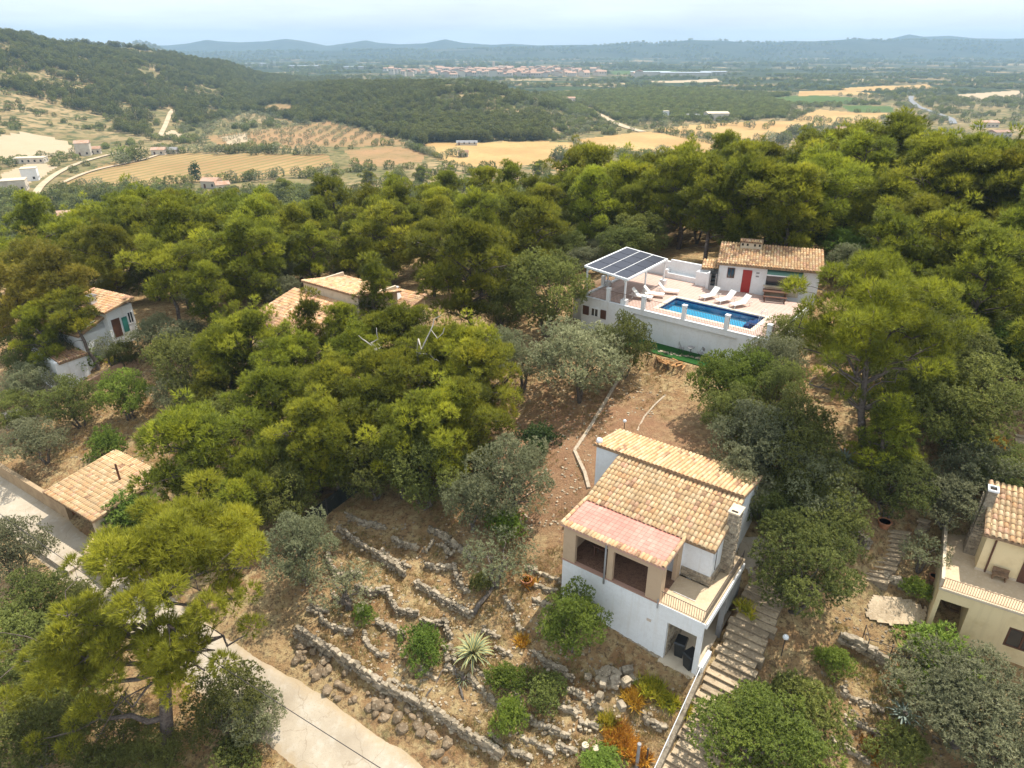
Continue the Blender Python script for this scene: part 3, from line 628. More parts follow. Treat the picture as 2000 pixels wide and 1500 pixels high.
M_dark = mat('dark_interior', (0.035, 0.028, 0.022), 0.8, 0.2)
M_brown = mat('brown_wood', (0.13, 0.06, 0.035), 0.6, 0.3, [(20, (0.09, 0.04, 0.025), 0.45, 0.65)])
M_red = mat('red_painted_door', (0.34, 0.028, 0.022), 0.5, 0.4)
M_green = mat('green_canvas', (0.12, 0.22, 0.17), 0.8, 0.2)
M_greens = mat('green_shutter_paint', (0.03, 0.17, 0.14), 0.5, 0.4)
M_wood = mat('old_timber', (0.25, 0.16, 0.095), 0.8, 0.2, [(9, (0.18, 0.11, 0.06), 0.45, 0.65)])
M_wpaint = mat('white_paint', (0.80, 0.80, 0.79), 0.45, 0.4)
M_plastic = mat('white_plastic', (0.82, 0.80, 0.74), 0.4, 0.5)
M_mortar = mat('roof_bedding', (0.33, 0.22, 0.13), 0.95, 0.1, [(8, (0.2, 0.13, 0.08), 0.45, 0.6)])
M_terra = mat('terracotta', (0.42, 0.19, 0.095), 0.8, 0.2, [(8, (0.34, 0.15, 0.08), 0.45, 0.6)])
TILE = [mat('tile_cream', (0.62, 0.41, 0.215), 0.85, 0.2, [(0.9, (0.46, 0.33, 0.19), 0.52, 0.70), (9, (0.50, 0.34, 0.18), 0.45, 0.65)], rand=0.08),
        mat('tile_straw', (0.67, 0.49, 0.29), 0.85, 0.2, [(0.9, (0.46, 0.33, 0.19), 0.52, 0.70), (9, (0.55, 0.40, 0.23), 0.45, 0.65)], rand=0.08),
        mat('tile_orange', (0.60, 0.36, 0.18), 0.85, 0.2, [(0.9, (0.46, 0.33, 0.19), 0.52, 0.70), (9, (0.46, 0.23, 0.11), 0.45, 0.65)], rand=0.08),
        mat('tile_rose', (0.62, 0.38, 0.24), 0.85, 0.2, [(0.9, (0.46, 0.33, 0.19), 0.52, 0.70), (9, (0.45, 0.24, 0.14), 0.45, 0.65)], rand=0.08),
        mat('tile_brown', (0.40, 0.24, 0.14), 0.85, 0.2, [(0.9, (0.46, 0.33, 0.19), 0.52, 0.70), (9, (0.22, 0.12, 0.07), 0.45, 0.65)], rand=0.08)]
def checker_floor(name, c1, c2, cm, size, mortar=0.02, offset=0.0):
    m = bpy.data.materials.new(name); m.use_nodes = True; nt = m.node_tree; p = nt.nodes['Principled BSDF']
    p.inputs['Roughness'].default_value = 0.75
    t = nt.nodes.new('ShaderNodeTexCoord'); b = nt.nodes.new('ShaderNodeTexBrick'); b.offset = offset
    b.inputs['Color1'].default_value = (*c1, 1); b.inputs['Color2'].default_value = (*c2, 1); b.inputs['Mortar'].default_value = (*cm, 1)
    b.inputs['Scale'].default_value = 1.0; b.inputs['Mortar Size'].default_value = mortar; b.inputs['Brick Width'].default_value = size; b.inputs['Row Height'].default_value = size
    nt.links.new(t.outputs['Object'], b.inputs['Vector']); nt.links.new(b.outputs['Color'], p.inputs['Base Color']); return m
M_paving = checker_floor('rose_paving', (0.51, 0.345, 0.275), (0.46, 0.30, 0.235), (0.55, 0.43, 0.36), 0.32)
M_basin = checker_floor('blue_mosaic', (0.03, 0.27, 0.48), (0.05, 0.35, 0.56), (0.13, 0.42, 0.56), 0.11, 0.012)
M_navy = checker_floor('navy_mosaic', (0.004, 0.018, 0.11), (0.006, 0.03, 0.15), (0.02, 0.06, 0.16), 0.11, 0.012)
def water_mat():
    m = bpy.data.materials.new('pool_water'); m.use_nodes = True; nt = m.node_tree; nt.nodes.clear()
    o = nt.nodes.new('ShaderNodeOutputMaterial'); tr = nt.nodes.new('ShaderNodeBsdfTransparent'); tr.inputs[0].default_value = (0.72, 0.94, 0.99, 1)
    gl = nt.nodes.new('ShaderNodeBsdfGlossy'); gl.inputs['Roughness'].default_value = 0.03
    fr = nt.nodes.new('ShaderNodeFresnel'); fr.inputs['IOR'].default_value = 1.33; mx_ = nt.nodes.new('ShaderNodeMixShader')
    geo = nt.nodes.new('ShaderNodeNewGeometry'); n = nt.nodes.new('ShaderNodeTexNoise'); n.inputs['Scale'].default_value = 2.2; n.inputs['Detail'].default_value = 4
    nt.links.new(geo.outputs['Position'], n.inputs['Vector']); b = nt.nodes.new('ShaderNodeBump'); b.inputs['Strength'].default_value = 0.5; b.inputs['Distance'].default_value = 0.06
    nt.links.new(n.outputs['Fac'], b.inputs['Height'])
    for q in (gl, fr): nt.links.new(b.outputs[0], q.inputs['Normal'])
    nt.links.new(fr.outputs[0], mx_.inputs[0]); nt.links.new(tr.outputs[0], mx_.inputs[1]); nt.links.new(gl.outputs[0], mx_.inputs[2]); nt.links.new(mx_.outputs[0], o.inputs['Surface'])
    return m
M_water = water_mat()

# barrel tile: a tapered half pipe lying along +Y (up the slope), 10 faces
def tile_arrays(L, r0, r1, segs=4, th=0.025):
    V = []; F = []
    for y, r in ((0, r0), (L, r1)):
        for k in range(segs + 1):
            a = math.pi * k / segs; V.append((-r * math.cos(a), y, r * 0.85 * math.sin(a)))
    n = segs + 1
    for k in range(segs): F.append((k, k + 1, n + k + 1, n + k))
    b = len(V)   # inner rim of the low end gives the tile its visible thickness
    for k in range(n): a = math.pi * k / segs; V.append((-(r0 - th) * math.cos(a), 0, (r0 - th) * 0.85 * math.sin(a)))
    for k in range(segs): F.append((k + 1, k, b + k, b + k + 1))
    return np.array(V), F
TV, TF = tile_arrays(0.46, 0.108, 0.088)
TILE_MESH = []
for i, m in enumerate(TILE):
    me = bpy.data.meshes.new('roof_tile'); me.from_pydata([tuple(v) for v in TV], [], TF); me.materials.append(m)
    me.polygons.foreach_set('use_smooth', [True] * 4 + [False] * 4); me.update(); TILE_MESH.append(me)
TILES_LEFT = {}
def tile_roof(parent, E0, E1, Rl, Rr, weights, budget=300, thick=0.16, pitch=0.225, row=0.37, seed=1, name='roof', thing=None, edge=True, label=None):
    """roof plane E0-E1 (low edge, left to right) up to Rl-Rr; returns the roof part"""
    rng = random.Random(seed); E0, E1, Rl, Rr = [Vector(p) for p in (E0, E1, Rl, Rr)]
    mb = MB(); mb.slab([E0, E1, Rr, Rl], thick); roof = mb.build(name, [M_mortar], parent)
    if label: roof['label'] = label
    nrm = (E1 - E0).cross(Rl - E0).normalized()
    wlen = (E1 - E0).length; slen = ((Rl - E0).length + (Rr - E1).length) / 2
    nc = int(wlen / pitch); nr = int(round(slen / row))
    places = []
    for c in range(nc):
        s = (c + 0.5) / nc
        a = E0.lerp(E1, s); b = Rl.lerp(Rr, s); up = (b - a).normalized(); x = up.cross(nrm).normalized()
        for r_ in range(nr):
            t0 = -0.02 + r_ * ((b - a).length - 0.42) / max(nr - 1, 1)
            p = a + up * (t0 + rng.uniform(-0.02, 0.02)) + nrm * (0.012 + 0.004 * (r_ % 2)) + x * rng.uniform(-0.012, 0.012)
            tw = rng.uniform(-0.035, 0.035); tilt = -0.055
            y2 = (up * math.cos(tw) + x * math.sin(tw)); y2 = (y2 * math.cos(tilt) + nrm * math.sin(tilt)).normalized()
            x2 = y2.cross(nrm).normalized(); z2 = x2.cross(y2)
            M = Matrix((x2, y2, z2)).transposed().to_4x4(); M.translation = p
            places.append((r_, c, M, rng.choices(range(5), weights)[0]))
    places.sort(key=lambda q: q[0])
    for r_, c, M, k in places[:budget]:
        o = bpy.data.objects.new('roof_tile', TILE_MESH[k]); COL.objects.link(o); o.parent = roof; o.matrix_local = M
    rest = places[budget:]
    if rest:
        v = []; f = []; mi = []
        for _, _, M, k in rest:
            b = len(v); A_ = np.array(M); v.append(TV @ A_[:3, :3].T + A_[:3, 3]); b = sum(len(q) for q in v[:-1]) if False else (len(v) - 1) * len(TV)
            f += [tuple(i + b for i in q) for q in TF]; mi += [k] * len(TF)
        me = bpy.data.meshes.new('upper_tiles'); me.from_pydata(np.concatenate(v).tolist(), [], f)
        for m in TILE: me.materials.append(m)
        me.polygons.foreach_set('material_index', mi); me.update()
        o = put('upper_tiles', me, roof); o['kind'] = 'stuff'
    return roof
def edge_tiles(parent, a, b, up=(0, 0, 1), across=None, weights=(4, 4, 2, 2, 1), seed=1, step=0.22, along=False, length=0.46):
    """a single row of barrel tiles from a to b; along: laid end to end, else side by side pointing `across`"""
    rng = random.Random(seed); a, b = Vector(a), Vector(b); d = (b - a); n = max(1, int(d.length / (0.38 if along else step))); d.normalize()
    for i in range(n):
        p = a.lerp(Vector(b), i / n)
        y = d if along else Vector(across).normalized()
        y = (y + Vector((rng.uniform(-.05, .05),) * 3)).normalized(); z = Vector(up); x = y.cross(z).normalized(); z = x.cross(y)
        M = Matrix((x, y, z)).transposed().to_4x4(); M.translation = p
        o = bpy.data.objects.new('edge_tile', TILE_MESH[rng.choices(range(5), weights)[0]]); COL.objects.link(o); o.parent = parent; o.matrix_local = M
def boxes(name, m, parent, *bs, **k):
    mb = MB()
    for b in bs: mb.box(*b)
    return mb.build(name, m, parent, **k)
def window(parent, axis, c0, c1, w0, w1, at, out, frame=0.06, m=None, glass=None, bars=1, name='window', depth=0.05):
    """a window in the plane axis = at ('u' or 'v'); out = +1/-1 side that faces out"""
    m = m or M_wpaint; mb = MB(); g = MB(); d0, d1 = sorted((at, at + out * depth)); g0, g1 = sorted((at + out * 0.004, at + out * depth * 0.4))
    def bx(t, a, b, c, d, e, f):
        if axis == 'v': t.box(a, b, e, f, c, d)
        else: t.box(e, f, a, b, c, d)
    bx(mb, c0, c0 + frame, w0, w1, d0, d1); bx(mb, c1 - frame, c1, w0, w1, d0, d1)
    bx(mb, c0 + frame, c1 - frame, w0, w0 + frame, d0, d1); bx(mb, c0 + frame, c1 - frame, w1 - frame, w1, d0, d1)
    for i in range(bars):
        x = c0 + (c1 - c0) * (i + 1) / (bars + 1); bx(mb, x - frame * .45, x + frame * .45, w0 + frame, w1 - frame, d0, d1 - 0.002 if out > 0 else d1)
    f = mb.build(name, m, parent)
    bx(g, c0 + frame, c1 - frame, w0 + frame, w1 - frame, g0, g1); g.build('pane', glass or M_glass, f); return f
def railing(parent, pts, h=0.8, step=0.115, m=None, name='railing', rad=0.012, low=0.06, split=True):
    m = m or M_iron; mb = MB(); pts = [Vector(p) for p in pts]
    for k, a in enumerate(pts[:-1]):
        b = pts[k + 1]
        mb.tube([a + Vector((0, 0, h)), b + Vector((0, 0, h))], rad * 1.5, 5); mb.tube([a + Vector((0, 0, low)), b + Vector((0, 0, low))], rad, 4)
    rl = mb.build(name, m, parent)
    bm_ = MB(); bm_.tube([(0, 0, low), (0, 0, h)], rad, 4); bar = bm_.mesh('baluster', m)
    for k, a in enumerate(pts[:-1]):
        b = pts[k + 1]; n = max(1, int((b - a).length / step))
        for i in range(n): put('baluster', bar, rl, a.lerp(b, (i + 0.5) / n))
    return rl

# ------------------------------------------------------------------ the two-level white house
H = empty('house', A_H, R(-36), 'white hillside house with a tan loggia, pink-paved roof strip and barrel-tiled roofs', 'house')
boxes('lower_wall', M_white, H, (0, 6.05, 0, 0.22, -4.2, -0.03), (0, 0.22, 0.22, 5.9, -4.2, -0.03), (5.83, 6.05, 0.22, 5.2, -4.2, -0.13), (6.05, 7.8, 0, 0.2, -0.95, -0.13), (7.56, 7.8, 0.0, 0.2, -3.9, -0.95))
boxes('house_wall', M_white, H, (0, 5.5, 2.4, 2.6, 0.0, 2.3), (5.5, 7.0, 2.55, 2.75, 0.0, 2.36), (6.8, 7.0, 2.75, 5.95, 0.0, 2.4), (0.0, 0.2, 2.6, 5.95, -4.0, 2.4))
gb = MB(); gb.add([(7.0, 2.4, 2.25), (7.0, 5.95, 2.25), (7.0, 5.95, 3.2), (6.82, 2.4, 2.25), (6.82, 5.95, 2.25), (6.82, 5.95, 3.2)], [(0, 1, 2), (5, 4, 3), (0, 2, 5, 3), (1, 4, 5, 2)]); gb.build('gable', M_white, H); gb = MB()
gb.add([(0.0, 2.4, 2.25), (0.0, 5.95, 2.25), (0.0, 5.95, 3.2), (0.18, 2.4, 2.25), (0.18, 5.95, 2.25), (0.18, 5.95, 3.2)], [(2, 1, 0), (3, 4, 5), (3, 5, 2, 0), (2, 5, 4, 1)]); gb.build('gable', M_white, H)
boxes('back_wall', M_white, H, (-1.55, 7.05, 5.96, 6.16, -1.2, 3.42), (-1.55, -1.35, 6.16, 8.8, -1.2, 2.95), (6.85, 7.05, 6.16, 8.8, -1.2, 2.95), (-1.35, 6.85, 8.6, 8.8, -1.2, 2.9))
pl = boxes('plinth', M_stone, H, (5.5, 7.06, 2.49, 2.55, 0.0, 0.55), (7.0, 7.06, 2.55, 5.2, 0.0, 0.55))
rng = random.Random(8)
def wall_stones(parent, axis, c0, c1, w0, w1, at, out, size=0.3, m=None, n_max=120, seed=0):
    """flat faced stones laid in uneven courses, proud of a wall"""
    rg = random.Random(seed); w = w0; cnt = 0
    while w < w1 - 0.05 and cnt < n_max:
        hgt = min(size * rg.uniform(0.5, 0.85), w1 - w); c = c0
        while c < c1 - 0.05 and cnt < n_max:
            ln = min(size * rg.uniform(0.7, 1.5), c1 - c); d = rg.uniform(0.02, 0.05); mb = MB(); j = lambda: rg.uniform(0, 0.025)
            q = [(c + 0.012 + j(), w + 0.012 + j()), (c + ln - 0.012 - j(), w + 0.012 + j()), (c + ln - 0.012 - j(), w + hgt - 0.012 - j()), (c + 0.012 + j(), w + hgt - 0.012 - j())]
            o0, o1 = at, at + out * d; cx = sum(a for a, _ in q) / 4; cw = sum(b for _, b in q) / 4
            def P3(a, b, dd): return (a, dd, b) if axis == 'v' else (dd, a, b)
            V = [P3(a, b, o0) for a, b in q] + [P3(cx + (a - cx) * .86, cw + (b - cw) * .86, o1) for a, b in q]
            mb.hexa(V); mb.build('stone', m or M_stone, parent); c += ln; cnt += 1
        w += hgt
wall_stones(pl, 'v', 5.5, 7.06, 0.0, 0.55, 2.49, -1, 0.3, seed=3); wall_stones(pl, 'u', 2.5, 3.85, 0.0, 0.55, 7.06, 1, 0.3, seed=4)
boxes('floor_slab', M_slabc, H, (5.5, 7.82, 0.0, 2.4, -0.13, 0.0), (7.06, 7.82, 2.4, 5.6, -0.13, 0.0))
boxes('loggia_floor', M_brickf, H, (0.0, 5.5, 0.0, 2.4, -0.03, 0.012))
lf = boxes('loggia_wall', M_tan, H, (0, 0.72, 0.0, 0.2, 0.02, 2.28), (0.72, 4.75, 0.0, 0.2, 1.86, 2.28), (4.75, 5.5, 0.0, 0.2, 0.02, 2.28), (2.58, 2.9, 0.0, 0.2, 0.02, 1.86),
     (0.0, 0.2, 0.2, 2.4, 0.02, 2.28), (5.3, 5.5, 0.2, 0.5, 0.02, 2.28), (5.3, 5.5, 0.5, 1.85, 1.9, 2.28), (5.3, 5.5, 1.85, 2.4, 0.02, 2.28))
boxes('sill', mat('rose_sill', (0.40, 0.24, 0.17), 0.8), H, (-0.03, 5.53, -0.06, 0.2, -0.028, 0.018))
mb = MB(); mb.tube([(2.50, -0.06, 2.2), (2.50, -0.06, -0.35)], 0.05, 8); mb.build('downpipe', M_grey, H, smooth=True)
mb = MB(); mb.tube([(5.46, -0.05, 0.25), (5.46, -0.05, -0.3)], 0.035, 6); mb.build('overflow_pipe', M_grey, H)
d_ = boxes('patio_door', M_dark, H, (0.8, 3.3, 2.36, 2.39, 0.03, 2.0)); boxes('curtain', M_wpaint, d_, (0.86, 1.2, 2.30, 2.34, 0.1, 1.95))
tb = MB(); tb.box(1.2, 2.3, 1.0, 1.7, 0.70, 0.75)
tbl = empty('patio_table', tuple(A_H), R(-36), 'dark table standing inside the shaded tan loggia', 'table'); tb.build('tabletop', M_brown, tbl)
for x in (1.25, 2.2):
    for y in (1.05, 1.62): boxes('leg', M_brown, tbl, (x, x + 0.06, y, y + 0.06, 0.02, 0.70))
# pink flat roof strip with its square clay tiles and a border of barrel tiles
pr = MB(); pr.slab([(-0.12, -0.16, 2.34), (5.62, -0.16, 2.34), (5.62, 2.42, 2.46), (-0.12, 2.42, 2.46)], 0.14); pr = pr.build('terrace_roof', mat('rose_grout', (0.50, 0.30, 0.24), 0.9), H)
M_rose = mat('rose_clay', (0.57, 0.245, 0.19), 0.8, 0.2, [(1.0, (0.61, 0.33, 0.26), 0.45, 0.7)], rand=0.1)
ct = MB(); ct.box(-0.128, 0.128, -0.128, 0.128, 0, 0.018); ct = ct.mesh('clay_tile', M_rose)
for i in range(20):
    for j in range(9): put('clay_tile', ct, pr, (0.20 + i * 0.268, 0.13 + j * 0.268, 2.353 + (0.13 + j * 0.268) * 0.0465), (0.0465, rng.uniform(-.01, .01), 0))
edge_tiles(pr, (-0.06, -0.27, 2.36), (5.6, -0.27, 2.36), across=(0, 1, 0.03), seed=2, step=0.2)
edge_tiles(pr, (-0.05, -0.2, 2.40), (-0.05, 2.3, 2.5), along=True, seed=3); edge_tiles(pr, (5.56, -0.2, 2.40), (5.56, 2.3, 2.5), along=True, seed=4)
tile_roof(H, (-0.12, 2.18, 2.47), (7.16, 2.18, 2.47), (-0.12, 5.92, 3.34), (7.16, 5.92, 3.34), (10, 7, 1.5, 1.4, .6), 300, seed=11, label='upper roof of mixed cream, orange and brown barrel tiles')
tile_roof(H, (7.15, 9.05, 2.98), (-1.72, 9.05, 2.98), (7.15, 5.85, 3.56), (-1.72, 5.85, 3.56), (9, 6, 1.6, 1, .8), 0, seed=12, label='rear roof of cream barrel tiles falling away')
ch = boxes('chimney', M_stone, H, (7.0, 7.5, 3.9, 4.62, 0.0, 3.7)); wall_stones(ch, 'v', 7.0, 7.5, 0, 3.7, 3.9, -1, 0.26, seed=6); wall_stones(ch, 'u', 3.9, 4.62, 0, 3.7, 7.5, 1, 0.26, seed=7)
cp = boxes('chimney_cap', M_cream, ch, (6.96, 7.56, 3.84, 4.68, 3.7, 3.78)); boxes('flue', M_dark, ch, (7.1, 7.42, 3.95, 4.10, 3.78, 3.784))
railing(H, [(5.55, 0.05, 0.0), (7.76, 0.05, 0.0), (7.76, 5.4, 0.0)], 0.72)
boxes('balcony_beam', M_white, H, (7.58, 7.90, 0.2, 5.4, -0.46, -0.134), (5.52, 7.9, -0.04, 0.0, -0.16, 0.02))
boxes('column', M_grey, H, (7.62, 7.86, 3.0, 3.24, -3.8, -0.46), (7.66, 7.82, 3.24, 5.4, -2.2, -0.46))
boxes('porch_floor', M_cream, H, (5.9, 7.75, -0.25, 5.2, -3.6, -3.36))
pw = boxes('porch_lining', M_stone, H, (6.05, 6.09, 0.22, 5.0, -3.36, -0.14), (6.09, 7.6, 4.9, 5.0, -3.36, -0.14)); wall_stones(pw, 'u', 0.25, 2.6, -3.36, -0.3, 6.09, 1, 0.34, seed=9)
boxes('porch_parapet', M_white, H, (7.78, 7.98, 0.25, 1.5, -3.7, -3.0))
boxes('name_plaque', mat('plaque', (0.55, 0.45, 0.36), 0.8), H, (4.98, 5.22, -0.02, 0.0, -1.42, -1.26))
boxes('meter_box', M_wpaint, H, (7.06, 7.3, 5.0, 5.3, 1.1, 1.7)); mb = MB(); mb.tube([(7.1, 2.66, 2.4), (7.12, 2.66, 1.0)], 0.02, 5); mb.build('cable_duct', M_iron, H)
mb = MB(); mb.lathe([(0.16, 0), (0.2, 0.1), (0.16, 0.24), (0.05, 0.3)], 10, (-1.5, 6.15, 3.55)); mb.build('roof_vent', M_wpaint, H, smooth=True)
wf = MB()
for i in range(34):
    u = -0.05 + 6.15 * i / 34; s_ = rng.uniform(0.12, 0.34); t = i / 34; zb = -2.95 - 0.5 * t
    wf.box(u, u + 0.2, -0.06, 0.02, zb - 0.7, zb - 0.05 + s_ * 0.5)
wf.build('foundation', M_stone, H)
boxes('balcony_cable', M_wpaint, H, (5.75, 6.9, 1.1, 1.12, 0.03, 0.045))
def bin_(loc, rz, label):
    t = empty('wheelie_bin', loc, rz, label, 'bin'); mb = MB()
    mb.hexa([(-.2, -.24, 0), (.2, -.24, 0), (.2, .2, 0), (-.2, .2, 0), (-.27, -.3, .88), (.27, -.3, .88), (.27, .3, .88), (-.27, .3, .88)]); mb.build('body', M_black, t)
    mb = MB(); mb.hexa([(-.29, -.33, .88), (.29, -.33, .88), (.29, .32, .88), (-.29, .32, .88), (-.25, -.28, .96), (.25, -.28, .96), (.25, .3, 1.0), (-.25, .3, 1.0)]); mb.build('lid', M_black, t)
    mb = MB(); mb.tube([(-.24, .36, .9), (.24, .36, .9)], .018, 6); mb.build('handle', M_black, t)
    for s in (-1, 1):
        mb = MB(); mb.tube([(s * .2, .2, .09), (s * .26, .2, .09)], .09, 10); mb.build('wheel', M_black, t)
def loc_of(o, deg, l):
    a = R(deg); return (o[0] + l[0] * math.cos(a) - l[1] * math.sin(a), o[1] + l[0] * math.sin(a) + l[1] * math.cos(a), o[2] + l[2])
bin_(loc_of(A_H, -36, (6.62, 0.75, -3.36)), R(-30), 'black wheelie bin in the middle of the porch under the balcony')
bin_(loc_of(A_H, -36, (7.34, 0.30, -3.36)), R(-60), 'black wheelie bin half hidden behind the white porch pillar')

# ------------------------------------------------------------------ pool terrace
T = empty('pool_terrace', O_P, R(-38), 'raised pool terrace with rose paving, white retaining wall and low parapets', 'terrace')
PU0, PU1, PV0, PV1 = 6.45, 14.0, 1.3, 4.55
boxes('paving', M_paving, T, (0.2, PU0 - .35, 0.2, 9.5, -0.12, 0), (PU1 + .35, 15.8, 0.2, 9.5, -0.12, 0), (PU0 - .35, PU1 + .35, 0.2, PV0 - .35, -0.12, 0), (PU0 - .35, PU1 + .35, PV1 + .35, 9.5, -0.12, 0))
boxes('retaining_wall', M_white, T, (0, 4.9, 0, 0.3, -4.6, -0.02), (4.9, 13.6, 0.22, 0.3, -3.2, -0.02), (4.9, 13.6, 0.0, 0.22, -0.42, -0.02), (13.6, 15.9, 0, 0.3, -3.4, -0.02), (0, 0.25, 0.3, 9.6, -4.2, -0.02), (15.6, 15.9, 0.3, 9.4, -3.5, 0.0))
boxes('kerb', M_white, T, (0.0, 15.9, -0.03, 0.24, -0.018, 0.03), (0.0, 0.25, 0.24, 6.2, -0.018, 0.12))
pool = empty('swimming_pool', O_P, R(-38), 'rectangular swimming pool lined with blue mosaic on the terrace', 'pool')
boxes('basin', M_basin, pool, (PU0 - .3, PU1 + .3, PV0 - .3, PV1 + .3, -.9, -.62), (PU0 - .3, PU0, PV0, PV1, -.62, -0.24), (PU1, PU1 + .3, PV0, PV1, -.62, -0.24), (PU0 - .3, PU1 + .3, PV0 - .3, PV0, -.62, -0.24), (PU0 - .3, PU1 + .3, PV1, PV1 + .3, -.62, -0.24))
boxes('waterline_band', M_navy, pool, (PU0 - .3, PU0, PV0, PV1, -0.24, -0.07), (PU1, PU1 + .3, PV0, PV1, -0.24, -0.07), (PU0 - .3, PU1 + .3, PV0 - .3, PV0, -0.24, -0.07), (PU0 - .3, PU1 + .3, PV1, PV1 + .3, -0.24, -0.07))
boxes('pool_steps', M_navy, pool, (PU1 - 1.1, PU1, PV1 - 1.6, PV1, -.62, -0.42), (PU1 - 0.7, PU1, PV1 - 1.5, PV1, -0.42, -0.26))
wv = MB(); wv.add([(PU0, PV0, -.15), (PU1, PV0, -.15), (PU1, PV1, -.15), (PU0, PV1, -.15)], [(0, 1, 2, 3)]); wv.build('water', M_water, pool)
cs = MB(); cs.box(-0.235, 0.235, -0.17, 0.17, -0.07, 0.02); cs = cs.mesh('coping_stone', mat('coping', (0.70, 0.58, 0.45), 0.8, 0.2, rand=0.06))
for i in range(17):
    u = PU0 - .35 + .24 + i * ((PU1 - PU0 + .7 - .48) / 16)
    put('coping_stone', cs, pool, (u, PV0 - .17, 0)); put('coping_stone', cs, pool, (u, PV1 + .17, 0))
for i in range(7):
    v = PV0 + .24 + i * ((PV1 - PV0 - .48) / 6)
    put('coping_stone', cs, pool, (PU0 - .17, v, 0), (0, 0, R(90))); put('coping_stone', cs, pool, (PU1 + .17, v, 0), (0, 0, R(90)))
mb = MB()
for s in (0, .45): mb.tube([(PU1 + .25, PV1 - .9 + s, 0.0), (PU1 + .22, PV1 - .9 + s, .75), (PU1 - .05, PV1 - .9 + s, .8), (PU1 - .2, PV1 - .9 + s, .4), (PU1 - .22, PV1 - .9 + s, -.55)], .022, 6)
mb.build('ladder', M_wpaint, pool)
# front railing with white posts
rl = railing(T, [(0.12, 0.12, 0.03), (15.72, 0.12, 0.03), ], 0.92, step=0.125, name='railing', m=mat('bronze_paint', (0.16, 0.10, 0.07), 0.5))
pm = MB(); pm.box(-.15, .15, -.15, .15, 0, 1.12); pm.box(-.18, .18, -.18, .18, 1.12, 1.2); pm = pm.mesh('post', M_wpaint)
for u in (2.47, 5.69, 9.17, 12.6, 15.72): put('post', pm, rl, (u, 0.13, 0.0))
railing(T, [(15.72, 0.3, 0.05), (15.72, 3.3, 0.05)], 0.85, step=0.13, name='side_railing')
boxes('side_cap', M_cream, T, (15.55, 15.95, 0.35, 4.2, 0.0, 0.05))
# window with shutters in the retaining wall
wn = window(T, 'v', 0.78, 1.86, -1.55, -0.78, 0.0, -1, 0.07, bars=1); boxes('curtain', M_wpaint, wn, (0.88, 1.02, -0.035, -0.022, -1.46, -0.86), (1.62, 1.78, -0.035, -0.022, -1.46, -0.86))
for a, b in ((0.16, 0.74), (1.9, 2.42)):
    s_ = boxes('shutter', M_brown, T, (a, b, -0.05, 0.0, -1.55, -0.78))
    for i in range(7): boxes('slat', M_brown, s_, (a + .05, b - .05, -0.065, -0.05, -1.5 + i * .1, -1.43 + i * .1))
# rear wall, bench, steps
boxes('rear_wall', M_white, T, (-0.2, 7.6, 9.6, 9.85, -0.6, 1.35), (3.3, 7.6, 9.604, 9.846, 1.35, 1.55), (7.35, 7.6, 8.3, 9.6, -0.3, 1.4), (-0.2, 0.05, 7.2, 9.6, -3.6, 0.9))
boxes('bench', M_white, T, (3.1, 6.2, 9.05, 9.6, 0.0, 0.45), (3.1, 3.35, 9.0, 9.6, 0.45, 0.75), (6.2, 7.35, 8.7, 9.6, 0.0, 1.2))
# lower tiled roof beside the terrace
tile_roof(T, (-1.9, 1.2, -0.55), (-1.9, 6.8, -0.35), (0.0, 1.2, -0.1), (0.0, 6.8, -0.05), (2, 1, 4, 5, .5), 0, seed=21, name='side_roof'); boxes('side_wall', M_white, T, (-1.75, 0.0, 1.4, 6.6, -3.8, -0.75))
for v in (3.2, 5.6): boxes('parapet_post', M_wpaint, T, (-0.12, 0.16, v, v + .28, 0.0, 0.95))

# pergola with solar panels
PG = empty('solar_pergola', loc_of(O_P, -38, (0, 0, 0)), R(-38), 'white metal pergola roofed with twelve dark solar panels', 'pergola')
def pz(u, v): return 2.62 - 0.09 * u + 0.012 * v
posts = [(0.22, 0.3, 0.0), (3.86, 0.32, 0.45), (0.26, 3.7, 0.45), (3.88, 3.7, 0.0), (0.28, 7.0, 0.0), (3.95, 7.0, 0.45)]
for u, v, h in posts:
    boxes('post', M_wpaint, PG, (u - .06, u + .06, v - .06, v + .06, h, pz(u, v) - .12))
    if h: boxes('pedestal', M_white, PG, (u - .24, u + .24, v - .24, v + .24, 0.0, h))
for (u, v, _) in posts[:2] + posts[4:]:
    s = 1 if u < 2 else -1
    mb = MB(); mb.tube([(u, v, pz(u, v) - .6), (u + s * .16, v, pz(u, v) - .3), (u + s * .42, v, pz(u, v) - .16)], .035, 5); mb.build('brace', M_wpaint, PG)
def pq(u0, u1, v0, v1, dz): return [(u0, v0, pz(u0, v0) + dz), (u1, v0, pz(u1, v0) + dz), (u1, v1, pz(u1, v1) + dz), (u0, v1, pz(u0, v1) + dz)]
mb = MB()
for q in ((0.0, 4.15, 0.1, 0.24), (0.0, 4.15, 7.0, 7.14), (0.0, 0.14, 0.24, 7.0), (4.01, 4.15, 0.24, 7.0)): mb.slab(pq(*q, 0.0), 0.16)
for i in (1, 2): u = 0.14 + i * 3.87 / 3; mb.slab(pq(u - .035, u + .035, .24, 7.0, -.01), 0.12)
for i in (1, 2, 3): v = .24 + i * 6.76 / 4; mb.slab(pq(.14, 4.01, v - .03, v + .03, -.014), 0.10)
mb.build('roof_frame', M_wpaint, PG)
M_pv = checker_floor('solar_cells', (0.020, 0.021, 0.034), (0.025, 0.026, 0.042), (0.06, 0.06, 0.07), 0.16, 0.006); M_pv.node_tree.nodes['Principled BSDF'].inputs['Roughness'].default_value = 0.35
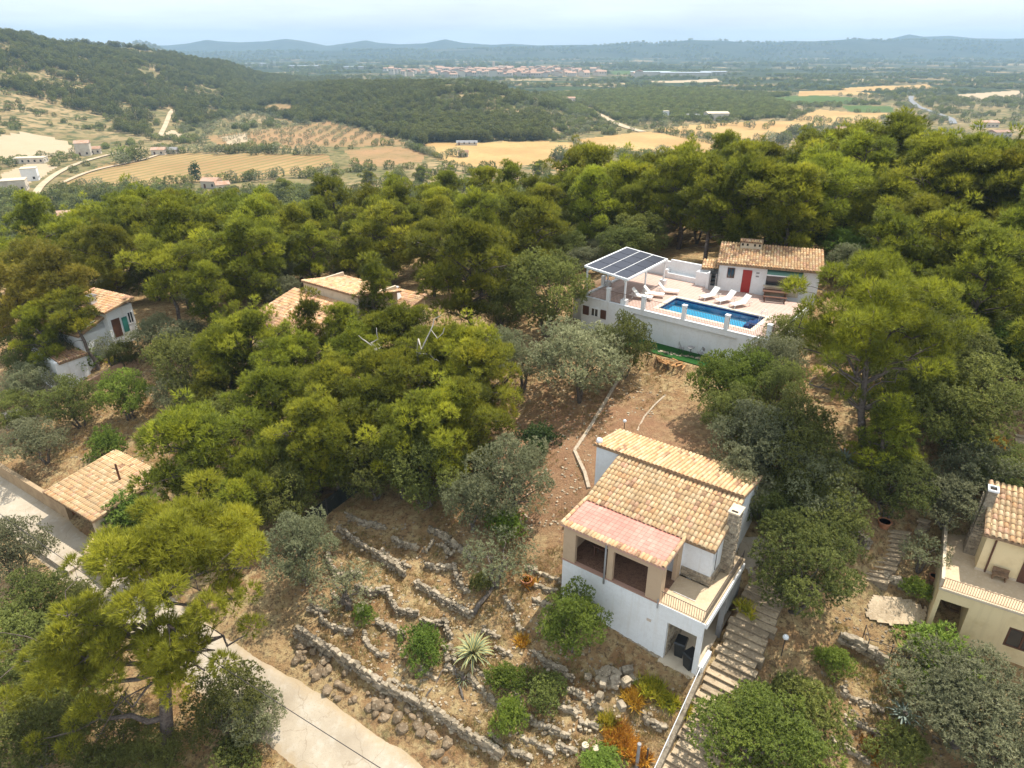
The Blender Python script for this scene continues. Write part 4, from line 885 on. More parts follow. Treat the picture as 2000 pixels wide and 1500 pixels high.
for i in range(3):
    for j in range(4):
        u0 = .14 + i * 3.87 / 3 + .05; u1 = .14 + (i + 1) * 3.87 / 3 - .05; v0 = .24 + j * 6.76 / 4 + .035; v1 = .24 + (j + 1) * 6.76 / 4 - .035
        mb = MB(); mb.slab(pq(u0, u1, v0, v1, 0.012), 0.035); mb.build('solar_panel', M_pv, PG)

# pool house
PHO = loc_of(O_P, -38, (8.25, 8.55, 0)); PH = empty('pool_house', PHO, R(-19), 'low white pool house with red door, barrel-tiled roof and green awning', 'house')
boxes('wall', M_white, PH, (0, 8.0, 0, 0.25, -1.0, 0.02), (0, 3.9, 0, 0.25, 0.02, 2.42), (6.6, 8.0, 0, 0.25, 0.02, 2.42), (3.9, 6.6, 0, 0.25, 0.02, 0.82), (3.9, 6.6, 0, 0.25, 2.05, 2.42), (0, 0.25, 0.25, 3.7, -1, 2.4), (7.75, 8.0, 0.25, 3.7, -3.0, 2.4), (0.25, 7.75, 3.5, 3.7, -1, 2.9))
for u in (0.0, 7.8): mb = MB(); mb.add([(u, 0.1, 2.36), (u, 3.7, 2.36), (u, 3.7, 3.15), (u + .2, 0.1, 2.36), (u + .2, 3.7, 2.36), (u + .2, 3.7, 3.15)], [(0, 2, 1), (3, 4, 5), (0, 3, 5, 2), (2, 5, 4, 1)]); mb.build('gable', M_white, PH)
boxes('serving_hatch', M_dark, PH, (3.9, 6.6, 0.9, 0.94, 0.8, 2.05)); hf = boxes('hatch_frame', M_iron, PH, (3.9, 3.97, 0.02, 0.1, 0.86, 2.04), (6.53, 6.6, 0.02, 0.1, 0.86, 2.04), (3.97, 6.53, 0.02, 0.1, 0.86, 0.93), (3.97, 6.53, 0.02, 0.1, 1.97, 2.04))
boxes('pane', M_glass, hf, (3.97, 6.53, 0.05, 0.06, 0.93, 1.97))
for i in range(3): boxes('shelf', M_grey, PH, (4.1 + i * .8, 4.7 + i * .8, 0.6, 0.85, 1.05 + .15 * i, 1.3 + .2 * i))
boxes('counter', M_cream, PH, (3.75, 6.7, -0.25, 0.0, 0.78, 0.86)); boxes('counter_front', M_cream, PH, (3.9, 6.6, -0.04, 0.0, 0.0, 0.78))
mb = MB(); mb.hexa([(3.9, -0.55, 1.86), (6.7, -0.55, 1.86), (6.7, -0.02, 2.10), (3.9, -0.02, 2.10), (3.9, -0.55, 1.96), (6.7, -0.55, 1.96), (6.7, -0.02, 2.2), (3.9, -0.02, 2.2)]); aw = mb.build('awning', M_green, PH)
boxes('awning_bar', M_wpaint, aw, (3.88, 6.72, -0.6, -0.555, 1.84, 1.92))
dr = boxes('door', M_red, PH, (1.98, 2.72, -0.03, 0.0, 0.02, 1.98)); boxes('handle', M_iron, dr, (2.06, 2.1, -0.07, -0.03, 0.95, 1.05))
window(PH, 'v', 0.72, 1.32, 1.18, 2.05, 0.0, -1, 0.06, m=M_brown, bars=1)
for z in (1.45, 1.75): boxes('wall_ornament', M_grey, PH, (3.05, 3.3, -0.03, 0.0, z, z + .12))
PHR = tile_roof(PH, (-0.22, -0.38, 2.46), (8.25, -0.38, 2.46), (-0.22, 3.75, 3.28), (8.25, 3.75, 3.28), (5, 4, 4, 2, 2.2), 300, seed=31, pitch=0.23)
chm = boxes('chimney', M_cream, PH, (1.45, 3.2, 2.7, 3.35, 2.9, 3.62))
for u in (1.55, 1.95, 2.55, 2.95): boxes('vent_hole', M_dark, chm, (u, u + .16, 2.69, 2.7, 3.34, 3.54))
mb = MB(); mb.slab([(1.38, 2.6, 3.68), (3.28, 2.6, 3.68), (3.28, 3.45, 3.82), (1.38, 3.45, 3.82)], .06); cpp = mb.build('chimney_cap', M_mortar, chm); edge_tiles(PH, (1.48, 2.56, 3.70), (3.28, 2.56, 3.70), across=(0, 1, .16), seed=5); 
tile_roof(PH, (-1.5, 0.9, 1.55), (-0.06, 0.9, 1.6), (-1.5, 2.3, 1.95), (-0.06, 2.3, 2.0), (2, 1, 5, 3, .5), 0, seed=33, name='porch_roof'); boxes('porch_wall', M_white, PH, (-1.4, -0.02, 1.1, 1.3, -0.2, 1.48))
bq = empty('barbecue', loc_of(PHO, -19, (-0.35, -0.1, 0)), R(-19), 'dark built-in barbecue stack against the pool house corner', 'barbecue')
boxes('body', M_grey, bq, (-.3, .28, -.25, .3, 0, .42), (-.3, -.2, -.25, .3, .42, 1.5), (.18, .28, -.25, .3, .42, 1.5), (-.2, .18, .2, .3, .42, 1.5)); boxes('grill', M_black, bq, (-.2, .18, -.2, .2, .75, .8)); boxes('grill', M_black, bq, (-.2, .18, -.2, .2, 1.1, 1.14)); boxes('hood', M_black, bq, (-.32, .3, -.27, .32, 1.5, 1.75))

# outdoor table with benches in front of the hatch
def picnic(loc, rz):
    t = empty('dining_table', loc, rz, 'long dark wooden dining table in front of the serving hatch', 'table')
    tp = MB()
    for i in range(6): boxes('plank', M_brown, t, (-1.0, 1.0, -.42 + i * .14, -.29 + i * .14, .70, .74))
    for x in (-.85, .79):
        for y in (-.36, .28): boxes('leg', M_brown, t, (x, x + .07, y, y + .07, 0, .70))
    for s, lb in ((-1, 'wooden bench on the pool side of the dark dining table'), (1, 'wooden bench between the dining table and the counter')):
        a = loc_of(loc, math.degrees(rz), (0, s * .78, 0)); b = empty('bench', a, rz, lb, 'bench')
        boxes('seat', M_brown, b, (-.95, .95, -.15, .15, .42, .46))
        for x in (-.8, .74): boxes('leg', M_brown, b, (x, x + .06, -.13, .13, 0, .42))
picnic(loc_of(PHO, -19, (4.75, -1.05, 0)), R(-19))
def lounger_proto():
    t = empty('sun_lounger'); W = .31
    fr = MB()
    for s in (-W, W): fr.tube([(-.95, s, .30), (.35, s, .30), (.95, s, .27)], .028, 5); fr.tube([(.30, s, .36), (.62, s, .44), (.95, s, .34)], .022, 5)
    fr.build('frame', M_plastic, t)
    st = MB(); st.box(-.95, .28, -W, W, .30, .335); st.build('seat', M_plastic, t)
    bk = MB(); bk.hexa([(.26, -W, .31), (.26, W, .31), (.80, W, .86), (.80, -W, .86), (.24, -W, .335), (.24, W, .335), (.77, W, .885), (.77, -W, .885)]); bk.build('backrest', M_plastic, t)
    for x, y in ((-.85, -W), (-.85, W), (.6, -W), (.6, W)):
        l = MB(); l.tube([(x, y, .30), (x + (-.08 if x < 0 else .12), y, 0)], .026, 5); l.build('leg', M_plastic, t)
    return t
lp = lounger_proto()
spots = [((4.30, 2.35), 192, 'white sun lounger nearest the front railing left of the pool'), ((4.75, 3.55), 198, 'white sun lounger in the middle of the three left of the pool'), ((5.35, 5.05), 200, 'white sun lounger farthest back of those left of the pool'),
         ((8.75, 6.05), 68, 'white sun lounger behind the pool, nearest the barbecue corner'), ((10.15, 6.0), 66, 'white sun lounger in front of the red door'), ((11.5, 5.75), 64, 'white sun lounger between the red door and the dining table')]
for i, ((u, v), a, lb) in enumerate(spots):
    o = lp if i == 0 else copy_tree(lp); o.location = loc_of(O_P, -38, (u, v, 0)); o.rotation_euler = (0, 0, R(a - 38)); tag(o, lb, 'sun lounger', 'sun loungers round the pool')
st_ = empty('side_table', loc_of(O_P, -38, (4.55, 3.0, 0)), 0, 'small white side table between the left loungers', 'side table'); boxes('tabletop', M_plastic, st_, (-.24, .24, -.24, .24, .40, .44))
for x in (-.2, .15):
    for y in (-.2, .15): boxes('leg', M_plastic, st_, (x, x + .05, y, y + .05, 0, .40))
# lawn strip and bistro set below the wall
LAWN = mat('artificial_turf', (0.024, 0.080, 0.018), 0.95, 0.05, [(6, (0.022, 0.085, 0.018), 0.45, 0.65), (60, (0.04, 0.11, 0.026), 0.5, 0.7)])
lw = MB(); lw.box(4.9, 13.2, -1.75, 0.2, -2.75, -2.5); lawn = lw.build('lawn', LAWN, None); lawn.location = O_P; lawn.rotation_euler = (0, 0, R(-38)); tag(lawn, 'strip of green artificial turf below the white pool wall', kind='structure')
def bistro(l, rz, kind, label):
    t = empty('garden_' + kind, loc_of(O_P, -38, (l[0], l[1], -2.5)), R(rz), label, kind)
    if kind == 'table':
        mb = MB(); mb.lathe([(0.30, .70), (0.30, .73)], 12); mb.build('tabletop', M_grey, t)
        for a in range(3):
            b = a * 2.094; mb = MB(); mb.tube([(.22 * math.cos(b), .22 * math.sin(b), 0), (-.12 * math.cos(b), -.12 * math.sin(b), .7)], .014, 5); mb.build('leg', M_iron, t)
    else:
        boxes('seat', M_grey, t, (-.2, .2, -.2, .2, .44, .47)); boxes('backrest', M_grey, t, (-.2, .2, .19, .215, .62, .88))
        for x in (-.18, .18):
            mb = MB(); mb.tube([(x, .2, .88), (x, -.22, 0)], .012, 4); mb.build('leg', M_iron, t); mb = MB(); mb.tube([(x, -.2, .45), (x, .22, 0)], .012, 4); mb.build('leg', M_iron, t)
bistro((10.35, -.55), 0, 'table', 'small grey bistro table on the turf strip')
bistro((9.55, -.5), 80, 'chair', 'grey folding chair left of the bistro table'); bistro((11.15, -.5), -80, 'chair', 'grey folding chair right of the bistro table')

# ------------------------------------------------------------------ yellow house on the right
YO = dep(1836, 1147, 34.0); Y_ = empty('house', YO, R(-31), 'yellow two-storey house with a stone chimney, cut by the right picture edge', 'house')
boxes('lower_wall', M_yellow, Y_, (0, 0.2, 0, 0.25, -3.2, -0.14), (0.2, 1.42, 0, 0.25, -0.7, -0.14), (1.42, 3.18, 0, 0.25, -3.8, -0.14), (4.5, 9, 0, .25, -4, -0.14), (3.18, 4.5, 0, .25, -4.0, -2.15), (3.18, 4.5, 0, .25, -0.98, -0.14), (0, .2, .25, 5.4, -3.2, -0.14), (1.42, 1.6, .25, 3.2, -3.2, -.14), (.2, 1.42, 3.0, 3.2, -3.2, -.14))
boxes('porch_floor', M_cream, Y_, (0.2, 1.42, 0.0, 3.0, -3.1, -2.9)); wb = window(Y_, 'v', .5, .95, -1.25, -.85, 3.0, -1, .04, m=M_iron)
boxes('box_crate', M_wood, Y_, (.95, 1.35, 1.4, 1.9, -2.9, -2.2))
window(Y_, 'v', 3.18, 4.5, -2.15, -0.98, 0.06, -1, 0.09, m=M_brown, bars=1)
boxes('balcony_floor', M_slabc, Y_, (0, 9, 0, 5.6, -0.14, 0.0)); boxes('balcony_edge', M_cream, Y_, (-0.04, 9, -0.06, 0.0, -0.1, 0.03))
railing(Y_, [(9, 0.04, 0.0), (0.04, 0.04, 0.0)], 0.62, 0.105, m=mat('rust_paint', (0.20, 0.11, 0.07), 0.6)); boxes('side_parapet', M_cream, Y_, (-0.05, 0.1, 0.1, 5.5, 0.0, 0.5))
boxes('upper_wall', M_yellow, Y_, (1.5, 9, 2.45, 2.65, 0, 2.4), (1.5, 1.7, 2.65, 5.6, 0, 2.7)); mb = MB(); mb.add([(1.5, 2.45, 2.4), (1.5, 5.6, 2.4), (1.5, 5.6, 3.3), (1.68, 2.45, 2.4), (1.68, 5.6, 2.4), (1.68, 5.6, 3.3)], [(0, 2, 1), (3, 4, 5), (0, 3, 5, 2), (2, 5, 4, 1)]); mb.build('gable', M_yellow, Y_)
yd = boxes('door', M_brown, Y_, (3.25, 4.3, 2.41, 2.45, 0.02, 2.0)); boxes('skirting', M_cream, Y_, (1.46, 3.25, 2.41, 2.45, 0.0, 0.14))
mb = MB(); mb.tube([(1.9, 2.40, 2.35), (1.9, 2.40, 0.05)], .045, 6); mb.build('downpipe', M_brown, Y_)
bb = empty('bench', loc_of(YO, -31, (2.5, 2.15, 0)), R(-31), 'small wooden bench on the yellow house balcony', 'bench'); boxes('seat', M_wood, bb, (-.35, .35, -.16, .16, .3, .35)); boxes('backrest', M_wood, bb, (-.35, .35, .14, .18, .35, .6))
for x in (-.3, .24): boxes('leg', M_wood, bb, (x, x + .06, -.14, .14, 0, .3))
tile_roof(Y_, (1.25, 2.0, 2.47), (7.4, 2.0, 2.47), (1.25, 5.7, 3.5), (7.4, 5.7, 3.5), (7, 7, 1.6, 1, 1.2), 200, seed=41, pitch=.25, row=.38)
yc = MB(); yc.hexa([(.95, 3.6, 0), (1.5, 3.6, 0), (1.5, 4.5, 0), (.95, 4.5, 0), (1.1, 3.8, 3.9), (1.5, 3.8, 3.9), (1.5, 4.3, 3.9), (1.1, 4.3, 3.9)]); yc = yc.build('chimney', M_stone, Y_)
wall_stones(yc, 'v', 1.02, 1.5, 0, 1.8, 3.66, -1, .26, seed=50); wall_stones(yc, 'u', 3.8, 4.3, 0, 3.6, 1.0, -1, .26, seed=51)
cc = boxes('chimney_cap', M_wpaint, yc, (1.06, 1.54, 3.76, 3.84, 3.9, 4.0), (1.06, 1.54, 4.26, 4.34, 3.9, 4.0), (1.06, 1.14, 3.84, 4.26, 3.9, 4.0), (1.46, 1.54, 3.84, 4.26, 3.9, 4.0)); boxes('flue', M_dark, yc, (1.14, 1.46, 3.84, 4.26, 3.9, 3.93))

# ------------------------------------------------------------------ white house far left, annex, middle house
WO = dep(160, 672, 60.0); WO = WO - np.array([0, 0, .7]); W_ = empty('house', WO, R(-27), 'white house among trees on the left with pale orange roofs and a green shutter', 'house')
boxes('wall', M_white, W_, (-6, 0, 0, .2, -3, 1.5), (-.2, 0, .2, 2.4, -3, 2.3), (-6, -5.8, .2, 2.4, -3, 1.6), (-4.5, .6, 2.4, 2.6, -2, 3.0), (.4, .6, 2.6, 5.0, -3, 3.0), (-4.5, -4.3, 2.6, 5.0, -2, 3.2), (-4.3, .4, 4.8, 5.0, -2, 3.0))
tile_roof(W_, (-6.2, -.25, 1.55), (.25, -.25, 1.55), (-6.2, 2.4, 2.45), (.25, 2.4, 2.45), (3, 2, 4, 4, .8), 150, seed=61)
mb = MB(); mb.add([(0, .2, 1.4), (0, 2.4, 1.4), (0, 2.4, 2.35), (-.18, .2, 1.4), (-.18, 2.4, 1.4), (-.18, 2.4, 2.35)], [(0, 1, 2), (5, 4, 3), (0, 2, 5, 3), (1, 4, 5, 2)]); mb.build('gable', M_white, W_)
tile_roof(W_, (-4.8, 2.1, 3.05), (.95, 2.1, 3.05), (-4.8, 5.2, 3.6), (.95, 5.2, 3.6), (3, 2, 4, 4, .8), 0, seed=62, name='upper_roof')
wc = boxes('chimney', M_white, W_, (-2.2, -1.6, 2.7, 3.3, 3.0, 3.9)); boxes('chimney_cap', M_grey, wc, (-2.3, -1.5, 2.6, 3.4, 3.9, 4.0))
wd = boxes('door', M_brown, W_, (.6, .63, 2.7, 3.5, .4, 2.1)); boxes('shutter', M_greens, W_, (.6, .66, 3.7, 4.2, .6, 2.0)); window(W_, 'u', 4.3, 4.85, 1.2, 2.3, .6, 1, .06)
AO = dep(66, 700, 60.0); AN = empty('annex', AO, R(-32), 'low white annex with a sloping parapet and an orange tiled roof', 'annex')
mb = MB(); mb.hexa([(0, 0, -4), (3.6, 0, -4), (3.6, .25, -4), (0, .25, -4), (0, 0, 1.1), (3.6, 0, .35), (3.6, .25, .35), (0, .25, 1.1)]); mb.build('wall', M_white, AN); boxes('side_wall', M_white, AN, (0, .2, .25, 2.6, -4, .9)); boxes('end_wall', M_white, AN, (3.4, 3.6, .25, 2.6, -4, .2))
tile_roof(AN, (3.7, .3, .30), (3.7, 2.8, .30), (0.0, .3, 1.0), (0.0, 2.8, 1.0), (2, 1, 5, 4, .5), 0, seed=64)
MO = dep(592, 548, 62.0); M_ = empty('house', MO, R(-36), 'rambling house with pale orange roofs hidden in the central pine clump', 'house')
boxes('wall', M_cream, M_, (0, 7.2, 0, .25, -8, -.1), (0, .2, .25, 4.6, -4, -.3), (7.0, 7.2, .25, 4.6, -8, -.3), (-1.2, 6.6, -5.2, -5.0, -9, -2.4), (-1.2, -1.0, -5.0, 0, -9, -2.4), (6.4, 6.6, -5, 0, -9, -2.4))
tile_roof(M_, (7.5, 4.9, -.8), (-.2, 4.9, -.8), (7.5, -.1, .02), (-.2, -.1, .02), (2.4, 1.6, 4, 4.5, 1), 80, seed=65)
tile_roof(M_, (-1.4, -5.4, -2.3), (6.8, -5.4, -2.3), (-1.4, -.05, -.95), (6.8, -.05, -.95), (2.4, 1.6, 4, 4.5, 1), 150, seed=66, name='lower_roof')
NO = dep(748, 592, 63.0); N_ = empty('outbuilding', NO, R(-30), 'tiled outbuilding with a white tapered chimney showing between the pines', 'outbuilding')
boxes('wall', M_cream, N_, (0, 3, 0, .2, -4, .1), (0, .2, .2, 2.4, -4, .1), (2.8, 3, .2, 2.4, -4, .1)); tile_roof(N_, (-.2, -.2, .1), (3.2, -.2, .1), (-.2, 2.6, .6), (3.2, 2.6, .6), (2, 1.6, 4, 4.5, 1), 60, seed=67)
nc = MB(); nc.hexa([(.3, .6, .2), (1.2, .6, .2), (1.2, 1.4, .2), (.3, 1.4, .2), (.6, .85, 1.3), (.9, .85, 1.3), (.9, 1.15, 1.3), (.6, 1.15, 1.3)]); nc.box(.5, 1.0, .75, 1.25, 1.3, 1.42); nc.build('chimney', M_white, N_)

# ------------------------------------------------------------------ carport and garden wall along the lane
CO = dep(95, 960, 48.0); C_ = empty('carport', CO, R(-32), 'open carport with a broad straw-coloured tiled roof beside the lane', 'carport')
boxes('wall', M_cream, C_, (-.1, .15, .5, 5, -3.2, -.05), (-.1, 5.8, 4.8, 5.05, -3.2, .5), (5.55, 5.8, .3, 4.8, -3.2, -.05), (5.45, 5.85, -.1, .3, -3.4, -.16)); boxes('back_lining', M_terra, C_, (.15, 5.55, 4.7, 4.8, -3.0, .2), (1.0, 1.1, .4, 3.0, -2.9, -.2))
boxes('yard', M_conc, C_, (0.1, 6.2, -2.6, 4.7, -2.75, -2.38))
tile_roof(C_, (-.35, -.25, -.02), (5.95, -.25, -.02), (-.35, 5.2, .62), (5.95, 5.2, .62), (9, 4, 1.4, .6, .3), 300, seed=71, pitch=.235)
def lane_wall(pts, h, th, label, m, name='garden_wall'):
    t = empty(name, (0, 0, 0), 0, label, 'wall'); mb = MB()
    for a, b in zip(pts[:-1], pts[1:]):
        a = np.array(a, float); b = np.array(b, float); d = b[:2] - a[:2]; n = np.array([-d[1], d[0]]) / np.linalg.norm(d) * th / 2
        q = [(a[0] - n[0], a[1] - n[1]), (b[0] - n[0], b[1] - n[1]), (b[0] + n[0], b[1] + n[1]), (a[0] + n[0], a[1] + n[1])]
        mb.hexa([(q[0][0], q[0][1], a[2] - .9), (q[1][0], q[1][1], b[2] - .9), (q[2][0], q[2][1], b[2] - .9), (q[3][0], q[3][1], a[2] - .9), (q[0][0], q[0][1], a[2] + h), (q[1][0], q[1][1], b[2] + h), (q[2][0], q[2][1], b[2] + h), (q[3][0], q[3][1], a[2] + h)])
    mb.build('wall_body', m, t); return t
lane_wall([loc_of(CO, -32, (u, .35, -2.35 + d)) for u, d in ((-14, .25), (-9, .1), (-4, 0), (1.2, -.1))], 1.45, .3, 'tan rendered garden wall running up to the carport', mat('ochre_wall', (0.40, 0.29, 0.175), .9, .1, [(1.5, (0.30, .21, .13), .45, .65)], (10, .3)))
lane_wall([loc_of(CO, -32, (5.7, -.2, -2.5)), loc_of(CO, -32, (6.6, -1.4, -2.6)), loc_of(CO, -32, (9.4, -1.7, -2.7))], 1.2, .28, 'low tan wall stepping down beyond the carport', M_tan)
# ------------------------------------------------------------------ vegetation models
M_pine = leaf_mat('pine_needles', (0.095,0.108,0.020), (0.265,0.280,0.030), (0.50,0.475,0.042), .45)
M_pine_y = leaf_mat('pine_needles_yellowing', (0.11,0.105,0.022), (0.28,0.250,0.034), (0.46,0.38,0.05), .42)
M_olive = leaf_mat('olive_leaves', (0.13, 0.138, 0.066), (0.25, 0.258, 0.13), (0.42, 0.41, 0.22), 0.35)
M_oak = leaf_mat('evergreen_leaves', (0.09, 0.105, 0.028), (0.195, 0.215, 0.052), (0.34, 0.35, 0.085), 0.38)
M_bright = leaf_mat('fresh_green_leaves', (0.1, 0.14, 0.024), (0.215, 0.29, 0.045), (0.38, 0.45, 0.08), 0.42)
M_darkbush = leaf_mat('dark_green_leaves', (0.035, 0.06, 0.018), (0.075, 0.12, 0.034), (0.14, 0.19, 0.055), 0.3)
M_dry = leaf_mat('ochre_leaves', (0.24, 0.11, 0.02), (0.52, 0.25, 0.03), (0.74, 0.44, 0.06), .3)
M_aloe = leaf_mat('yellow_green_blades', (0.14, 0.18, 0.02), (0.44, 0.40, 0.035), (0.74, 0.56, 0.05), .3)
M_pine_f = leaf_mat('fresh_pine_needles', (0.11, 0.122, 0.020), (0.31, 0.32, 0.030), (0.56, 0.53, 0.045), .46)
M_wood = leaf_mat('old_pine_needles', (0.06,0.068,0.018), (0.15,0.160,0.034), (0.27,0.26,0.05), .3)
M_bark = mat('pine_bark', (0.145, 0.115, 0.095), 0.95, 0.1, [(7, (0.085, 0.065, 0.055), 0.45, 0.62), (3, (0.24, 0.20, 0.175), 0.56, 0.7)], (12, 0.8))
M_barkg = mat('grey_branch_bark', (0.17, 0.14, 0.115), 0.95, 0.1, [(6, (0.10, 0.085, 0.07), 0.45, 0.62)], (14, 0.6))

def blades(C, Nn, k, length, width, rs, spread=0.8, tint=None, quad=False):
    """k slim triangles at every centre, leaning along its normal; returns verts, faces, tint"""
    n = len(C); C = np.repeat(C, k, 0); Nn = np.repeat(Nn, k, 0)
    d = Nn + rs.normal(0, spread, (n * k, 3)); d /= np.linalg.norm(d, axis=1, keepdims=True) + 1e-9
    s = np.cross(d, np.array([0, 0, 1.0]) + rs.normal(0, .55, (n * k, 3))); s /= np.linalg.norm(s, axis=1, keepdims=True) + 1e-9
    L = length * rs.uniform(0.65, 1.25, (n * k, 1)); W = width * rs.uniform(0.7, 1.3, (n * k, 1))
    if quad:   # leaf-shaped: two triangles
        V = np.stack([C, C + d * L * .5 + s * W, C + d * L, C + d * L * .5 - s * W], 1).reshape(-1, 3)
        i = np.arange(n * k)[:, None] * 4; F = np.concatenate([i + [[0, 1, 2]], i + [[0, 2, 3]]], 0); m = 4
    else:
        V = np.stack([C - s * W * .5, C + s * W * .5, C + d * L], 1).reshape(-1, 3)
        F = np.arange(n * k * 3).reshape(-1, 3); m = 3
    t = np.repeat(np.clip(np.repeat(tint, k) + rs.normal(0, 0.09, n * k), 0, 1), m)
    return V, F, t
def shell(c, r, n, rs, flat=0.7, under=-0.35):
    """points on the upper part of a lumpy ellipsoid, with outward normals"""
    z = rs.uniform(under, 1, n); a = rs.uniform(0, 2 * np.pi, n); q = np.sqrt(np.maximum(0, 1 - z * z))
    Nn = np.stack([q * np.cos(a), q * np.sin(a), z], 1)
    lump = 1 + 0.16 * np.sin(a * 3 + c[0] * 9) * q + rs.normal(0, 0.09, n)
    dpt = rs.uniform(0.72, 1.02, n) * lump
    P_ = c + Nn * (dpt[:, None] * np.array([r, r, r * flat])); return P_, Nn
def finish(name, parts, m):
    V = []; F = []; T_ = []; b = 0
    for v, f, t in parts: V.append(v); F.append(f + b); T_.append(t); b += len(v)
    return np_mesh(name, np.concatenate(V), np.concatenate(F), m, attr={'tint': np.concatenate(T_)})
def crown_from_clumps(name, clumps, m, rs, dens=1.0, blade=(0.26, 0.055), k=5, flat=0.7, tipup=0.45, quad=False, under=-0.4, spread=0.75):
    parts = []
    for c, r, base in clumps:
        n = max(14, int(dens * 190 * r * r))
        p, nn = shell(np.array(c), r, n, rs, flat, under)
        tint = np.clip(base + 0.22 * nn[:, 2] + rs.normal(0, 0.07, n), 0, 1)     # lighter towards the upper side of each clump
        parts.append(blades(p, nn + np.array([0, 0, tipup]), k, blade[0], blade[1], rs, spread, tint, quad))
    return finish(name, parts, m)

def limb(mb, p, q, r0, r1, rs, n=4, wob=0.12, sides=6):
    p = np.array(p, float); q = np.array(q, float); L = np.linalg.norm(q - p); pts = []; rad = []
    for i in range(n + 1):
        t = i / n; o = rs.normal(0, wob * L * 0.18, 3) * math.sin(math.pi * t); o[2] += 0.08 * L * math.sin(math.pi * t)
        pts.append(p + (q - p) * t + o); rad.append(r0 + (r1 - r0) * t)
    mb.tube(pts, rad, sides, cap=False); return pts

def pine_model(seed, h=9.0, cw=3.0, bare=0.25, n_limb=20, dens=1.0, blade=(0.24, 0.06), lean=(0, 0), top='round', clump=(0.42, 0.74), m=None, k=5, r0=0.17, extra=3, dead=6):
    """Aleppo pine: crooked trunk, rising limbs, puffs of needles along the limb ends"""
    rs = np.random.RandomState(seed); tk = MB(); n = 7; tr = []
    wob = rs.normal(0, 0.2, (n + 1, 2)); wob[0] = 0
    for i in range(n + 1):
        t = i / n; tr.append(np.array([lean[0] * h * t + wob[i, 0] * t * 1.6, lean[1] * h * t + wob[i, 1] * t * 1.6, h * 0.9 * t]))
    tk.tube([(*tr[0][:2], -0.7)] + tr, [r0 * 1.25] + [r0 * (1 - 0.8 * i / n) + 0.02 for i in range(n + 1)], 8, cap=False)
    clumps = []
    for i in range(n_limb):
        t = bare + (1 - bare) * ((i + rs.uniform(0, .8)) / n_limb); a = i * 2.4 + rs.uniform(-.6, .6)
        f = t * n; j = min(int(f), n - 1); b = tr[j] + (tr[j + 1] - tr[j]) * (f - j)
        s = (t - bare) / (1 - bare)
        if top == 'round': rad = cw * math.sqrt(max(0.04, 1 - (max(0, s - .15) / .88) ** 2)) * (0.62 + .38 * min(1, s * 2.5))
        elif top == 'umbrella': rad = cw * (0.35 + 0.65 * min(1, s * 1.6)) * math.sqrt(max(.08, 1 - max(0, s - .55) ** 2 * 3.5))
        else: rad = cw * (1 - s * 0.88)
        rad *= rs.choice([rs.uniform(.5, .8), rs.uniform(.85, 1.15)]); e = b + np.array([math.cos(a) * rad, math.sin(a) * rad, rad * rs.uniform(.18, .62)])
        limb(tk, b, e, r0 * .36 * (1 - .6 * s) + .015, .02, rs)
        base = rs.uniform(.08, .66)
        for q in range(extra + 1):
            u = 1 - q * rs.uniform(.12, .26); off = rs.normal(0, .38, 3) * (q > 0); off[2] = abs(off[2]) * .8
            c = b + (e - b) * u + off; r = rs.uniform(*clump) * (1 - .07 * q)
            if np.linalg.norm((c - b)[:2]) > .3 or s > .8: clumps.append((c, r, base + rs.uniform(-.12, .12)))
            if q: limb(tk, b + (e - b) * (u * .7), c, .03, .01, rs, 2)
    for q in range(6):
        clumps.append((tr[-1] + rs.normal(0, .38, 3) + np.array([0, 0, .25 * q - .3]), rs.uniform(*clump) * .85, rs.uniform(.35, .6)))
    for i in range(dead):
        t = rs.uniform(.12, bare + .15); f = t * n; j = min(int(f), n - 1); b = tr[j]; a = rs.uniform(0, 6.28); L = rs.uniform(.6, 1.8)
        limb(tk, b, b + np.array([math.cos(a) * L, math.sin(a) * L, rs.uniform(-.2, .5)]), .035, .008, rs, 3, .3, 4)
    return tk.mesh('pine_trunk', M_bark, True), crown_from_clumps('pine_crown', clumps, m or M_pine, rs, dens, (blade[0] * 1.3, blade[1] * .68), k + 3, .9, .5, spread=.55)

def broadleaf_model(seed, h=4.5, cw=2.4, n_cl=26, dens=1.0, leaf=(0.15, 0.035), m=None, stems=2, bare=.3, clump=(.5, .95), flat=.8, k=4, bark=None, r0=.13, under=-.7, quad=True):
    rs = np.random.RandomState(seed); tk = MB(); clumps = []
    ends = []
    for s_ in range(stems):
        a = s_ * 6.28 / stems + rs.uniform(-.6, .6); e = np.array([math.cos(a) * cw * .25 * (stems > 1), math.sin(a) * cw * .25 * (stems > 1), h * bare * 1.25])
        limb(tk, (0, 0, -.5), e, r0, r0 * .65, rs, 4, .35); ends.append(e)
    for i in range(n_cl):
        z = rs.uniform(-.6, 1); a = i * 2.4; q = math.sqrt(1 - z * z)
        rr_ = rs.uniform(.5, 1.12) ** .6
        c = np.array([math.cos(a) * q * cw * rr_, math.sin(a) * q * cw * rr_, h * (bare + (1 - bare) * .5) + z * h * (1 - bare) * .5 * rr_])
        e = ends[i % stems]; (limb(tk, e, c, r0 * .32, .008, rs, 3, .3, 5) if i % 3 == 0 else None)
        clumps.append((c, rs.uniform(*clump), rs.uniform(.25, .6)))
    for i in range(n_cl // 3):
        a = rs.uniform(0, 6.28); q = rs.uniform(.1, .6); clumps.append((np.array([math.cos(a) * q * cw, math.sin(a) * q * cw, h * rs.uniform(bare + .12, .92)]), clump[1], rs.uniform(.2, .5)))
    return tk.mesh('trunk', bark or M_barkg, True), crown_from_clumps('crown', clumps, m, rs, dens, leaf, k, flat, .25, quad, under, 1.0)
